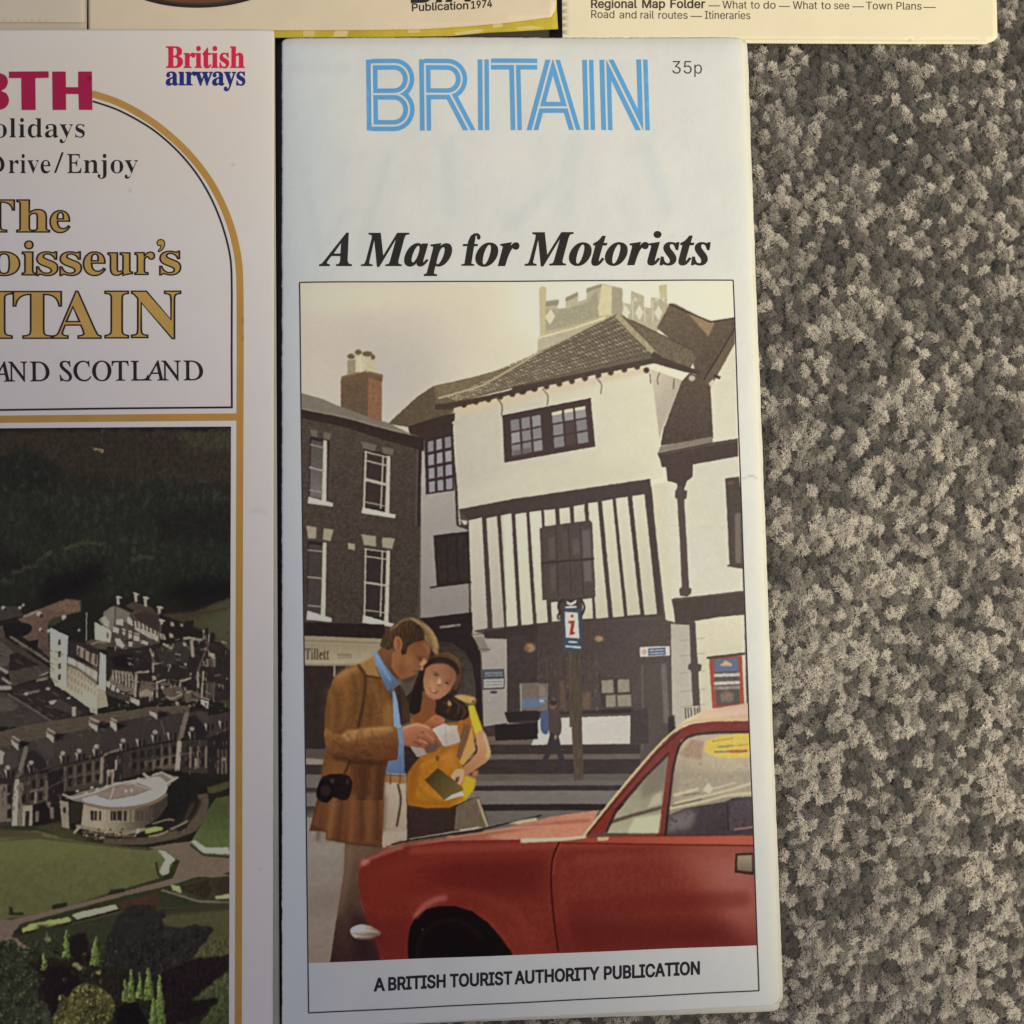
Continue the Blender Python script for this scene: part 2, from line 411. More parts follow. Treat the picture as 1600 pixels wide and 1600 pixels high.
  'e': (301, '154 -10 129 -8 106 -1 85 10 66 26 50 45 37 69 27 95 21 125 19 157 21 187 28 215 38 240 51 263 68 282 87 298 109 309 132 316 157 318 193 314 224 301 249 280 264 259 274 234 281 206 283 173 283 166 117 166 123 112 138 73 164 50 199 42 225 47 248 62 270 86 285 73 264 43 240 20 214 3 185 -7|116 192 201 192 201 215 201 241 198 261 193 277 181 292 161 297 141 291 127 274 119 244 116 203'),
  'h': (381, '18 0 18 16 35 19 45 26 51 37 52 56 52 399 51 417 46 429 36 437 19 440 19 455 148 455 148 267 168 289 190 305 215 315 243 318 281 312 309 292 325 258 330 212 330 56 332 38 337 26 347 19 363 16 363 0 202 0 202 16 207 16 228 26 235 56 235 217 229 258 219 268 203 271 183 267 164 255 148 235 148 56 154 26 164 19 180 16 180 0'),
  'i': (198, '101 362 81 366 65 376 54 393 50 412 54 432 65 449 81 460 101 463 120 460 137 449 147 432 151 412 147 393 136 376 120 366|18 0 18 16 35 19 45 26 51 37 52 56 52 252 47 285 37 291 20 293 21 310 148 310 148 56 154 26 164 19 180 16 180 0'),
  'j': (210, '106 363 86 367 70 378 59 394 56 414 59 434 71 450 87 461 106 465 126 461 142 450 153 434 157 414 153 394 142 378 126 367|36 -140 11 -138 -11 -131 -29 -120 -44 -105 -53 -88 -56 -70 -53 -53 -45 -40 -32 -32 -15 -29 2 -31 15 -39 23 -51 26 -66 19 -87 11 -103 16 -113 31 -117 49 -113 58 -100 64 -54 64 250 62 271 56 284 43 291 22 294 22 310 159 310 159 -21 156 -58 145 -87 127 -110 102 -127 72 -137'),
  'l': (199, '18 0 18 16 35 19 45 26 51 37 52 56 52 398 47 429 38 436 20 439 20 455 148 455 148 56 154 26 164 19 180 16 180 0'),
  'n': (381, '18 0 18 16 35 19 45 26 51 37 52 56 52 253 46 284 36 291 19 294 19 310 148 310 148 267 168 290 190 306 215 315 243 318 281 312 309 292 325 258 330 212 330 56 332 38 337 26 347 19 363 16 363 0 202 0 202 16 207 16 228 26 235 56 235 217 229 258 219 268 203 271 183 267 164 255 148 235 148 56 154 26 164 19 180 16 180 0'),
  'o': (336, '169 -10 140 -8 114 -1 90 11 69 27 52 47 38 70 27 96 21 124 19 154 21 184 27 213 38 239 52 262 69 281 90 297 114 309 140 316 168 318 196 316 222 309 245 298 266 282 283 263 298 240 308 214 315 185 317 154 315 123 308 94 298 69 284 46 266 26 245 11 222 -1 197 -8|169 11 193 18 209 39 217 81 220 154 219 194 217 227 213 253 208 271 192 292 169 299 144 292 128 271 123 253 120 227 118 194 117 154 120 82 128 39 144 18'),
  'r': (288, '18 0 18 16 35 19 45 26 51 37 52 56 52 252 51 273 46 285 37 291 20 293 21 310 146 310 146 252 158 272 172 288 187 301 210 314 233 318 258 315 275 304 286 287 289 266 287 248 278 234 265 225 248 222 233 224 222 231 207 250 199 257 189 260 175 255 162 241 155 228 151 211 149 192 149 56 152 37 159 25 173 19 197 16 197 0'),
  's': (288, '151 -10 132 -8 110 -3 87 6 73 9 60 4 51 -9 36 -9 36 105 53 105 61 79 72 57 87 39 103 26 121 17 140 15 162 18 179 27 189 40 192 58 188 76 176 92 156 105 107 130 85 142 68 155 54 169 45 185 39 202 37 220 40 247 49 270 65 291 86 306 111 316 141 319 166 316 199 308 206 306 213 305 223 308 230 319 244 319 244 222 228 222 220 244 209 262 196 277 182 288 166 294 149 296 130 294 116 286 108 274 105 259 107 244 115 232 146 212 191 189 212 178 229 165 241 151 250 136 255 117 257 95 254 65 244 39 228 18 206 2 181 -7'),
  't': (229, '124 -9 99 -7 80 -1 66 10 56 26 50 46 48 71 48 279 20 279 20 300 88 369 129 424 144 424 144 310 208 310 208 279 144 279 144 82 149 51 157 43 168 40 183 44 195 56 206 75 222 66 205 33 182 9 155 -5'),
  'u': (375, '131 -10 103 -7 81 2 65 17 54 38 48 65 46 97 46 248 39 282 29 291 11 294 11 310 142 310 142 74 144 58 151 46 162 38 177 36 196 39 213 49 228 66 228 248 226 269 221 283 209 291 189 294 189 310 324 310 324 70 326 51 331 39 342 33 360 30 360 13 331 11 300 7 265 0 228 -10 228 40 216 26 202 13 186 3 169 -4 150 -9'),
  'v': (306, '142 -10 38 248 22 281 12 290 -3 293 -3 310 164 310 164 294 156 294 136 290 129 276 130 268 185 122 236 253 241 272 232 289 203 294 203 310 305 310 305 295 289 289 278 279 260 243 160 -10'),
  'w': (435, '122 -10 17 265 6 284 -11 293 -11 310 138 310 138 293 120 289 114 276 116 266 120 253 167 127 211 235 201 266 190 288 168 295 168 310 323 310 323 293 302 288 296 276 296 269 298 262 336 141 382 256 387 275 380 289 356 295 356 310 445 310 445 295 433 292 425 284 412 258 304 -10 289 -10 223 197 140 -10'),
  'y': (300, '52 -140 29 -137 10 -125 -3 -107 -7 -84 -4 -67 5 -53 18 -43 36 -40 51 -42 64 -49 72 -61 75 -76 74 -81 74 -87 77 -96 86 -99 99 -92 114 -74 129 -44 140 -5 36 251 25 275 15 287 -3 293 -5 293 -5 310 162 310 162 293 136 289 130 284 128 275 130 267 133 257 185 119 230 241 236 260 238 274 236 284 229 289 203 293 203 310 300 310 300 293 287 290 277 281 259 242 162 -24 129 -96 113 -117 95 -131 76 -138'),
  '’': (403, '64 0 64 480 339 480 339 0|98 34 306 34 306 445 98 445'),
 },
 'r': {
  'A': (465, '-85 0 -85 13 -58 18 -34 32 -15 56 57 182 224 475 238 475 337 58 345 37 359 24 379 16 407 13 409 0 221 0 220 13 225 13 252 16 265 26 269 38 268 55 264 78 244 158 89 158 74 150 40 90 28 66 22 48 22 36 28 24 38 17 75 13 75 0|92 183 239 183 196 367'),
  'C': (552, '221 -10 192 -9 165 -4 138 3 113 13 81 30 53 52 28 78 11 101 -3 125 -15 151 -24 179 -31 211 -33 244 -30 276 -26 299 -19 322 -10 344 1 365 13 384 28 402 44 419 61 433 90 451 122 464 155 472 189 475 217 473 249 467 285 457 305 453 317 458 323 470 337 470 347 332 333 332 331 343 328 353 317 383 301 407 282 427 259 441 232 450 202 453 175 450 150 443 127 430 106 414 87 394 72 370 62 350 55 328 49 305 46 281 45 255 46 229 50 202 56 175 68 140 83 109 102 83 124 60 148 42 174 29 202 21 231 19 265 22 296 32 324 49 349 73 370 103 386 91 372 67 356 46 338 29 319 15 298 4 275 -4 249 -9'),
  'D': (573, '-36 0 -35 13 -32 13 -5 16 11 26 17 36 20 52 22 73 19 385 16 419 9 433 -3 443 -44 451 -44 465 134 465 167 463 198 459 228 452 256 442 290 424 321 402 349 375 366 352 382 328 394 301 404 272 410 245 413 219 413 193 410 169 404 145 396 122 385 101 371 82 354 64 335 48 313 34 288 22 262 12 232 5 201 1 167 0|164 22 191 24 216 28 238 34 258 44 280 60 299 80 314 103 324 130 331 158 334 189 333 221 329 254 321 287 309 323 293 354 274 381 252 403 226 420 198 433 166 440 131 443 100 439 92 433 88 423 86 387 88 89 91 49 99 36 112 28 134 24'),
  'E': (530, '-34 0 -34 13 -31 13 -5 16 11 25 17 36 21 52 21 73 19 385 16 419 9 433 -3 443 -44 451 -44 465 311 465 320 364 308 364 307 367 298 394 287 414 272 427 252 436 187 442 129 442 100 439 88 426 86 396 87 260 144 260 174 262 197 267 213 275 223 288 229 305 231 326 244 326 242 161 230 161 225 187 211 220 201 229 188 234 148 237 88 237 89 83 90 62 92 47 98 36 108 28 147 24 193 24 223 25 249 28 272 34 292 42 308 53 322 67 334 84 343 105 351 128 364 128 351 0'),
  'H': (638, '-34 0 -34 13 -31 13 1 18 17 36 22 73 19 385 16 419 9 433 -3 443 -44 451 -44 465 141 465 142 451 139 451 113 448 97 439 91 428 87 412 86 390 87 285 88 271 96 262 114 259 285 259 301 262 305 274 304 385 300 419 293 433 282 443 240 451 241 465 426 465 426 451 420 451 396 448 381 439 375 428 371 413 370 392 373 80 374 60 376 45 383 31 395 21 436 13 437 0 251 0 251 13 253 13 286 18 296 25 302 36 306 73 305 212 305 217 304 222 296 232 278 234 107 234 92 231 88 220 89 80 90 60 92 45 99 31 110 21 151 13 152 0'),
  'L': (485, '-24 0 -25 13 -22 13 5 16 21 26 27 36 31 52 32 73 28 385 28 405 26 419 19 433 7 443 -34 451 -35 465 150 465 149 452 124 449 108 440 102 429 98 413 97 393 99 92 100 64 101 51 108 37 118 29 158 24 206 24 238 25 266 28 288 33 307 40 323 51 336 65 346 83 355 105 362 132 375 132 368 0'),
  'N': (629, '341 -11 51 373 52 84 53 60 56 43 63 29 74 20 118 13 118 0 -34 0 -34 13 -7 16 10 25 17 36 20 51 22 73 21 393 21 401 19 408 12 423 -2 438 -19 448 -39 451 -44 451 -44 465 53 465 323 108 322 381 321 405 318 422 311 436 299 445 255 451 255 465 407 465 407 451 374 447 357 429 351 392 354 -11'),
  'O': (592, '203 -10 167 -8 134 -1 102 11 73 27 47 46 24 70 4 98 -12 128 -23 162 -30 192 -33 222 -32 253 -27 282 -20 310 -9 338 4 364 20 387 38 409 59 428 81 444 106 457 132 467 159 473 187 475 223 472 256 465 287 453 316 437 342 417 364 393 384 365 399 335 411 302 416 277 419 252 419 227 417 201 413 176 407 152 376 85 363 65 348 48 331 32 304 14 273 1 240 -7|198 10 220 12 241 18 260 29 277 43 292 60 305 80 316 102 325 127 333 153 337 181 340 210 340 240 338 271 334 301 327 331 314 368 297 399 276 423 251 441 224 451 194 455 171 452 149 445 128 434 110 418 93 398 79 374 69 355 62 333 56 310 51 286 47 211 59 137 73 99 91 68 113 43 138 25 167 14'),
  'S': (449, '156 -9 126 -7 92 -1 55 10 45 13 38 13 23 8 17 -8 5 -8 -15 146 -2 146 9 115 22 88 38 65 56 46 83 26 112 15 143 11 166 14 185 23 200 38 208 57 211 79 207 105 189 139 159 174 128 201 90 232 61 256 38 277 20 297 7 315 -3 334 -10 353 -14 376 -14 397 -10 416 -2 433 9 447 25 459 43 468 65 473 90 475 121 473 152 466 175 459 186 457 200 461 208 473 220 473 237 336 226 336 213 372 197 401 178 424 156 440 132 450 106 453 85 451 68 444 55 433 48 417 46 398 50 376 59 356 75 334 120 291 160 259 201 224 224 203 242 179 256 154 266 126 271 101 271 78 266 57 257 38 244 22 227 8 207 -1 183 -7'),
  'T': (538, '50 0 49 13 54 13 91 19 103 28 109 41 114 89 113 417 111 429 105 438 90 441 72 441 46 440 24 437 6 432 -8 425 -19 415 -28 404 -33 389 -37 372 -38 352 -54 353 -55 465 332 465 342 350 330 350 327 361 324 371 316 394 306 412 293 425 276 434 253 439 224 441 196 441 184 437 181 423 182 93 186 43 194 28 206 19 253 13 261 13 261 0'),
  'j': (274, '15 394 2 396 -11 404 -22 415 -29 428 -29 441 -25 452 -16 460 -4 463 10 460 23 452 34 441 41 428 42 414 37 403 28 396|-8 -153 -27 -150 -45 -141 -58 -127 -66 -111 -66 -90 -49 -83 -31 -89 -20 -107 -18 -117 -16 -126 -12 -133 -4 -135 4 -130 10 -114 13 -88 13 -26 6 67 -8 248 -9 256 -10 263 -15 275 -23 282 -61 287 -61 300 -24 305 3 310 31 316 38 314 41 306 57 57 59 -35 49 -101 36 -130 17 -147'),
 },
 's': {
  '1': (453, '76 0 76 55 391 55 391 0|276 509 276 0 212 0 212 448 209 448 86 358 86 427 198 509'),
  '3': (453, '218 -7 188 -5 159 1 133 10 108 22 88 38 70 57 57 79 48 104 44 132 109 132 115 107 126 87 144 71 165 59 182 54 200 51 219 50 239 51 258 55 275 61 291 69 304 80 315 93 323 108 328 125 329 145 328 163 323 180 316 196 306 211 292 223 275 234 254 241 229 246 201 248 157 248 157 299 288 448 288 452 70 452 70 509 372 509 372 461 211 278 211 289 247 290 279 286 308 276 333 262 354 244 371 222 383 198 391 173 393 145 390 116 383 90 370 66 354 45 333 27 309 12 281 2 251 -5'),
  '4': (453, '40 105 40 158 247 509 311 509 109 166 109 163 413 163 413 105|282 0 282 121 282 146 282 318 343 318 343 0'),
  '5': (453, '221 -7 192 -5 165 1 140 11 118 25 99 41 83 60 71 82 63 105 60 130 122 130 127 108 138 89 154 73 173 60 196 52 221 50 241 51 259 56 276 64 291 75 304 89 314 104 322 122 326 141 328 162 326 183 321 203 314 221 303 237 290 251 275 262 257 270 238 275 218 277 167 268 145 258 128 246 67 253 96 509 366 509 366 452 151 452 134 301 136 301 155 315 178 325 194 330 212 333 229 334 252 332 274 328 294 321 313 311 330 299 345 285 358 269 370 251 379 231 386 210 390 187 391 163 388 132 381 102 369 76 352 52 332 32 309 15 282 3 253 -4'),
  '7': (453, '97 0 323 448 323 452 62 452 62 509 391 509 391 449 165 0'),
  '9': (453, '226 516 256 513 285 506 310 494 333 478 352 458 368 434 380 408 387 378 389 347 387 322 382 296 373 270 363 248 350 224 334 197 315 168 200 0 130 0 301 248 307 248 287 221 257 202 218 195 188 197 161 203 137 214 116 229 98 247 83 269 72 294 66 321 64 352 66 382 73 411 85 436 101 459 120 479 143 494 168 506 196 513|226 460 207 459 190 454 174 446 160 435 148 423 138 407 131 390 127 372 125 352 127 331 131 313 138 295 148 280 160 268 174 257 190 250 207 245 226 243 245 245 263 249 279 257 293 267 305 280 314 295 322 312 326 330 327 350 326 371 322 390 314 407 305 422 293 435 279 446 263 454 245 459'),
  'A': (480, '16 0 201 509 276 509 463 0 395 0 287 302 264 372 232 478 245 478 213 371 191 302 85 0|110 142 110 199 370 199 370 142'),
  'B': (456, '60 0 60 509 241 509 274 507 304 501 329 491 350 477 367 461 381 442 390 421 396 398 398 374 397 353 393 336 387 320 373 301 356 286 315 267 315 262 331 260 347 254 363 245 378 234 391 220 402 203 411 184 416 161 418 136 416 111 410 88 400 67 386 48 368 31 344 18 317 8 284 2 247 0|125 57 245 57 281 60 309 67 330 80 344 96 353 115 355 137 352 161 342 184 333 197 320 209 306 218 289 225 269 229 248 231 125 231|125 285 238 285 256 287 273 290 288 296 308 309 323 326 333 348 336 372 333 393 326 412 313 429 294 442 270 449 240 452 125 452'),
  'C': (510, '267 -7 235 -5 205 1 177 11 150 25 126 42 104 63 86 88 70 115 57 146 48 179 42 215 40 254 42 293 48 329 57 362 70 393 86 421 104 445 126 466 150 484 177 498 205 508 235 514 267 516 293 514 317 511 340 504 362 496 383 485 402 471 419 456 435 438 448 418 459 397 467 373 473 348 408 348 401 373 389 395 357 428 315 449 267 456 237 453 209 445 184 432 161 414 141 391 125 364 116 340 109 314 105 285 103 254 105 223 109 194 116 168 125 145 141 117 161 94 184 76 210 63 237 56 267 53 315 60 357 81 389 114 408 160 473 160 467 135 459 112 448 91 435 71 420 53 402 38 383 24 363 13 341 5 317 -2 293 -6'),
  'F': (410, '60 0 60 509 369 509 369 452 125 452 125 278 346 278 346 221 125 221 125 0'),
  'H': (517, '60 0 60 509 125 509 125 289 392 289 392 509 457 509 457 0 392 0 392 232 125 232 125 0'),
  'I': (301, '31 0 31 57 118 57 118 452 31 452 31 509 269 509 269 452 183 452 183 57 269 57 269 0'),
  'L': (393, '60 0 60 509 125 509 125 57 361 57 361 0'),
  'M': (628, '60 0 60 509 152 509 277 187 287 159 299 123 311 84 322 49 307 49 318 83 330 121 342 158 352 187 476 509 568 509 568 0 504 0 504 291 504 327 505 369 506 413 507 457 513 457 498 409 482 363 467 322 456 291 342 0 286 0 170 291 159 321 145 361 129 408 112 457 119 457 120 416 121 372 122 328 122 291 122 0'),
  'N': (524, '60 0 60 509 136 509 343 183 363 151 388 107 414 55 405 54 401 108 399 157 399 195 399 509 463 509 463 0 387 0 202 290 177 331 148 381 108 452 119 454 122 384 124 328 125 291 125 0'),
  'O': (533, '267 -7 235 -5 205 1 177 11 150 25 126 42 105 63 86 88 70 115 57 146 48 179 42 215 40 254 42 293 48 329 57 362 70 393 86 421 105 445 126 466 150 484 177 498 205 508 235 514 267 516 299 514 329 508 357 498 384 484 408 466 429 445 448 421 464 393 477 362 486 329 491 293 493 254 491 215 486 179 477 146 464 115 448 88 429 63 408 42 384 25 357 11 329 1 299 -5|267 53 296 55 324 63 349 76 372 94 392 116 408 144 418 168 425 194 429 223 430 254 429 286 425 314 418 341 408 365 392 392 372 415 349 433 324 446 296 453 267 456 237 453 210 445 184 433 161 415 142 392 125 364 116 340 109 314 105 285 103 254 105 223 109 194 116 168 125 144 142 117 161 94 184 76 210 63 237 55'),
  'P': (444, '60 0 60 509 235 509 272 506 305 499 332 487 356 471 375 452 390 430 400 404 407 377 409 348 407 318 400 291 390 265 375 243 356 223 332 207 305 195 272 188 235 186 109 186 109 242 233 242 257 244 279 248 297 256 312 266 324 279 333 294 339 310 343 328 344 348 343 367 339 385 333 402 324 416 312 428 297 439 279 446 257 451 232 452 125 452 125 0'),
  'R': (449, '60 0 60 509 236 509 273 506 305 500 333 489 356 473 376 455 390 433 401 408 407 381 409 352 407 323 401 296 390 271 376 250 356 232 333 217 305 206 273 200 236 198 96 198 96 255 234 255 258 256 280 260 298 267 319 281 334 300 340 316 344 333 345 352 344 371 340 389 334 405 325 419 313 430 298 440 279 446 258 451 233 452 125 452 125 0|353 0 230 229 303 229 428 0'),
  'S': (447, '224 -9 188 -7 156 -1 128 9 102 23 81 40 64 60 51 83 42 109 38 137 104 137 108 118 114 102 123 88 136 76 150 66 166 59 185 53 204 50 224 49 246 50 267 54 286 60 303 69 317 79 329 92 338 106 344 122 346 139 342 161 332 179 316 193 296 205 245 222 184 239 154 249 128 260 105 274 86 289 67 313 56 341 52 372 54 400 62 425 75 448 92 468 113 484 138 498 165 508 195 514 227 516 259 514 289 508 316 498 340 484 360 468 377 449 390 427 398 403 401 378 337 378 332 402 320 421 302 437 280 449 254 456 225 459 204 457 185 454 167 448 145 435 129 418 118 398 115 376 119 352 131 334 148 319 169 308 212 293 264 279 312 264 359 238 372 226 384 213 395 198 402 180 407 161 408 139 406 112 399 87 386 64 370 43 349 25 323 11 302 2 278 -4 252 -8'),
  'T': (448, '32 452 32 509 417 509 417 452 257 452 257 0 193 0 193 452'),
  'U': (517, '259 -8 230 -7 203 -2 177 5 154 15 126 33 103 55 85 80 71 108 63 140 60 173 60 509 124 509 124 178 126 155 132 133 141 113 153 95 169 80 187 68 208 59 232 53 259 52 285 53 309 59 331 68 349 80 364 95 377 113 385 133 391 155 393 178 393 509 457 509 457 173 454 140 446 108 433 80 414 55 391 33 363 15 340 5 315 -2 288 -7'),
  'W': (686, '155 0 16 509 82 509 163 196 175 145 187 94 197 40 189 40 200 94 211 145 224 196 306 509 380 509 462 196 474 145 486 94 497 40 488 40 499 94 510 145 523 196 603 509 670 509 530 0 455 0 368 323 351 391 336 475 350 475 335 395 318 323 230 0'),
  'Y': (472, '203 0 203 208 16 509 91 509 192 344 222 292 250 230 224 230 251 293 280 344 381 509 455 509 268 208 268 0'),
  'a': (389, '160 -9 137 -7 115 -3 94 5 76 15 60 29 48 45 38 63 32 84 30 108 32 128 36 146 43 161 58 179 78 193 125 211 178 220 234 227 265 235 273 243 276 255 276 257 273 279 267 297 256 311 240 322 220 329 196 331 171 329 149 322 118 301 100 274 41 291 51 313 64 331 79 346 95 358 114 368 133 375 153 380 173 383 194 384 239 379 286 360 300 350 312 336 322 320 330 301 335 278 337 251 337 0 277 0 277 52 272 52 252 25 215 1 199 -4 181 -7|170 45 192 47 211 51 228 59 248 74 263 93 272 115 276 138 276 190 259 182 231 176 200 171 175 168 134 159 117 150 103 139 95 124 92 105 94 87 102 72 114 61 130 52'),
  'b': (425, '229 -8 208 -7 189 -3 172 4 138 31 118 59 112 59 112 0 53 0 53 509 114 509 114 319 118 319 137 346 171 373 188 379 207 383 229 384 259 382 287 374 313 361 335 342 354 320 370 293 379 270 385 245 389 218 390 189 389 160 385 133 379 108 370 84 355 57 336 34 313 16 288 3 260 -6|220 47 242 49 262 55 279 66 294 80 306 97 316 117 323 139 327 163 328 189 327 215 323 239 316 261 307 281 295 298 280 311 262 322 243 328 220 330 198 328 178 322 161 312 147 299 134 282 125 263 118 241 114 216 113 189 114 162 118 138 125 115 135 95 147 78 162 65 179 55 198 49'),
  'c': (396, '207 -8 174 -5 144 3 117 16 93 35 72 58 56 85 46 108 40 133 36 159 34 187 36 216 40 243 46 268 56 291 72 318 93 341 117 360 144 374 174 382 207 384 260 377 305 356 340 322 362 277 303 262 290 289 270 311 242 325 207 330 184 328 163 321 145 310 130 296 118 278 108 258 102 236 98 212 96 187 98 163 102 139 108 117 118 97 130 80 145 66 163 55 184 49 207 46 243 52 271 66 292 89 304 117 363 102 357 86 350 70 341 56 306 21 261 -1'),
  'd': (424, '195 -8 165 -6 137 3 111 16 89 34 70 57 55 84 46 108 39 133 35 160 34 189 35 218 39 245 46 270 55 293 70 320 89 342 112 361 137 374 165 382 196 384 218 383 237 379 253 373 287 346 306 319 311 319 311 509 372 509 372 0 313 0 313 59 307 59 287 31 252 4 236 -3 217 -7|205 47 226 49 246 55 263 65 278 78 290 95 299 115 306 138 310 162 312 189 310 216 306 241 300 263 290 282 278 299 263 312 246 322 227 328 205 330 182 328 162 322 145 311 130 298 118 281 108 261 102 239 98 215 96 189 98 163 102 139 109 117 118 97 130 80 145 66 162 55 182 49'),
  'e': (404, '212 -8 177 -5 145 3 117 16 92 35 72 58 56 85 46 108 40 132 35 159 34 187 35 215 39 242 46 267 55 290 71 317 91 340 115 359 142 373 172 382 205 384 226 383 246 380 266 374 285 366 303 355 319 341 334 324 347 305 357 282 365 256 370 227 371 194 371 169 75 169 75 221 338 221 310 202 308 226 304 248 298 269 288 286 277 301 263 314 246 323 227 328 205 330 183 328 164 323 146 313 131 301 119 286 109 270 102 251 97 231 96 211 96 178 98 151 102 127 110 106 121 88 135 73 151 61 169 53 190 48 212 46 254 53 285 73 306 105 365 91 358 72 348 55 335 39 320 26 302 14 283 4 261 -3 237 -7'),
  'g': (426, '207 -151 180 -149 156 -146 134 -140 114 -132 97 -122 82 -110 70 -97 59 -84 51 -69 101 -41 122 -66 154 -88 169 -93 187 -96 207 -97 236 -95 261 -87 282 -75 298 -58 308 -34 311 -6 311 68 306 68 287 41 252 16 236 10 217 6 195 5 165 7 138 14 113 27 90 43 71 65 55 90 46 112 39 136 35 163 34 191 35 220 39 246 46 271 55 293 71 320 90 342 112 361 138 374 166 382 196 384 218 383 237 379 253 373 288 346 308 319 313 319 313 379 372 379 372 -9 370 -40 363 -67 350 -90 334 -109 314 -124 291 -136 265 -144 237 -149|205 59 227 61 246 66 264 75 278 87 290 103 300 121 307 142 311 166 312 193 311 219 307 242 300 264 291 283 279 299 264 312 247 322 227 328 205 330 182 328 163 322 145 312 130 298 118 282 109 262 102 241 98 218 96 193 98 167 102 144 109 123 118 104 131 88 145 76 163 66 183 61'),
  'h': (410, '114 227 114 0 53 0 53 509 114 509 114 287 102 287 116 319 132 344 152 362 175 374 200 382 227 384 252 383 275 377 295 369 313 356 328 340 341 321 350 298 355 271 357 240 357 0 296 0 296 235 293 263 286 286 273 304 256 318 235 326 210 329 192 328 176 324 161 317 141 303 126 283 119 266 115 248'),
  'i': (167, '53 0 53 379 114 379 114 0|84 443 67 446 54 455 44 468 41 483 44 499 54 512 67 521 84 524 100 521 114 512 123 499 126 483 123 468 114 455 100 446'),
  'l': (189, '139 -2 112 0 91 8 74 20 62 37 55 59 53 84 53 509 114 509 114 99 115 77 120 62 130 54 146 52 160 53 170 54 181 3 162 -1'),
  'n': (410, '114 227 114 0 53 0 53 379 112 379 112 287 102 287 116 319 132 344 152 362 175 374 200 382 227 384 252 383 275 377 295 369 313 356 328 340 341 321 350 298 355 271 357 240 357 0 296 0 296 235 293 263 286 286 273 304 256 318 235 326 210 329 192 328 176 324 161 317 141 303 126 283 119 266 115 248'),
  'o': (415, '207 -8 174 -5 144 3 117 16 93 35 72 58 56 85 46 108 40 133 36 159 34 187 36 216 40 243 46 268 56 291 72 318 93 341 117 360 144 374 174 382 207 384 241 382 271 374 299 360 323 341 343 318 359 291 369 268 376 243 380 216 381 187 380 159 376 133 369 108 359 85 343 58 323 35 299 16 271 3 241 -5|207 46 231 49 252 55 270 66 285 80 298 97 307 117 314 139 318 163 319 187 318 212 314 236 307 258 298 278 285 296 270 310 252 321 231 328 207 330 184 328 163 321 145 310 130 296 118 278 108 258 102 236 98 212 96 187 98 163 102 139 108 117 118 97 130 80 145 66 163 55 184 49'),
  'p': (425, '53 -143 53 379 112 379 112 319 118 319 137 346 171 373 188 379 207 383 229 384 259 382 287 374 313 361 335 342 354 320 370 293 379 270 385 245 389 218 390 189 389 160 385 133 379 108 370 84 355 57 336 34 313 16 288 3 260 -6 229 -8 208 -7 189 -3 173 4 138 31 118 59 114 59 114 -143|220 47 242 49 262 55 279 66 294 80 306 97 316 117 323 139 327 163 328 189 327 215 323 239 316 261 307 281 295 298 280 311 262 322 243 328 220 330 198 328 178 322 161 312 147 299 134 282 125 263 118 241 114 216 113 189 114 162 118 138 125 115 135 95 147 78 162 65 179 55 198 49'),
  'r': (260, '53 0 53 379 112 379 112 321 115 321 124 339 137 354 152 367 171 377 191 383 213 385 229 384 243 384 243 322 230 324 207 326 182 323 159 315 140 301 126 284 117 262 114 237 114 0'),
  's': (365, '182 -8 157 -7 133 -3 112 3 93 12 76 24 62 38 50 54 41 73 36 94 94 107 101 87 111 72 124 60 141 52 160 47 181 45 206 47 227 53 244 62 262 81 268 103 265 121 254 136 237 147 212 155 149 170 118 180 92 192 72 208 58 227 50 249 47 274 49 295 55 314 65 332 79 347 95 360 115 370 137 378 161 383 187 384 212 383 234 379 254 372 271 363 286 352 299 339 309 324 318 308 324 290 268 277 258 298 243 316 228 325 210 331 187 333 166 331 147 326 131 317 114 299 109 277 112 258 124 243 136 235 152 229 172 223 229 209 261 200 287 187 306 171 320 153 328 131 331 107 329 85 323 65 312 47 298 31 281 18 260 6 236 -2 210 -7'),
  't': (227, '204 379 204 327 6 327 6 379|65 471 126 471 126 98 128 76 136 61 150 53 170 50 185 51 202 54 213 2 192 -3 168 -4 138 -1 113 7 92 21 77 41 68 64 65 93'),
  'u': (410, '182 -5 158 -3 135 2 115 11 97 23 82 39 69 59 60 82 54 109 53 139 53 379 114 379 114 144 116 117 124 94 137 75 154 61 175 53 200 50 218 51 234 55 249 62 268 77 283 97 290 113 295 132 296 153 296 379 357 379 357 0 298 0 298 92 307 92 294 60 277 35 257 17 234 5 209 -3'),
  'v': (390, '163 0 17 379 84 379 165 155 187 87 206 21 184 21 203 87 224 155 305 379 371 379 226 0'),
  'w': (567, '138 0 23 379 87 379 133 214 154 137 175 41 165 41 186 135 206 214 252 379 316 379 362 214 382 136 402 41 391 41 413 135 434 214 480 379 545 379 429 0 368 0 319 172 305 225 291 280 277 338 291 338 277 280 263 225 248 172 199 0'),
  '—': (699, '699 244 699 188 0 188 0 244'),
 },
}


def glyph(font, ch):
    adv, s = GLYPHS[font][ch]
    return adv, [np.array(c.split(), float).reshape(-1, 2) for c in s.split('|')]


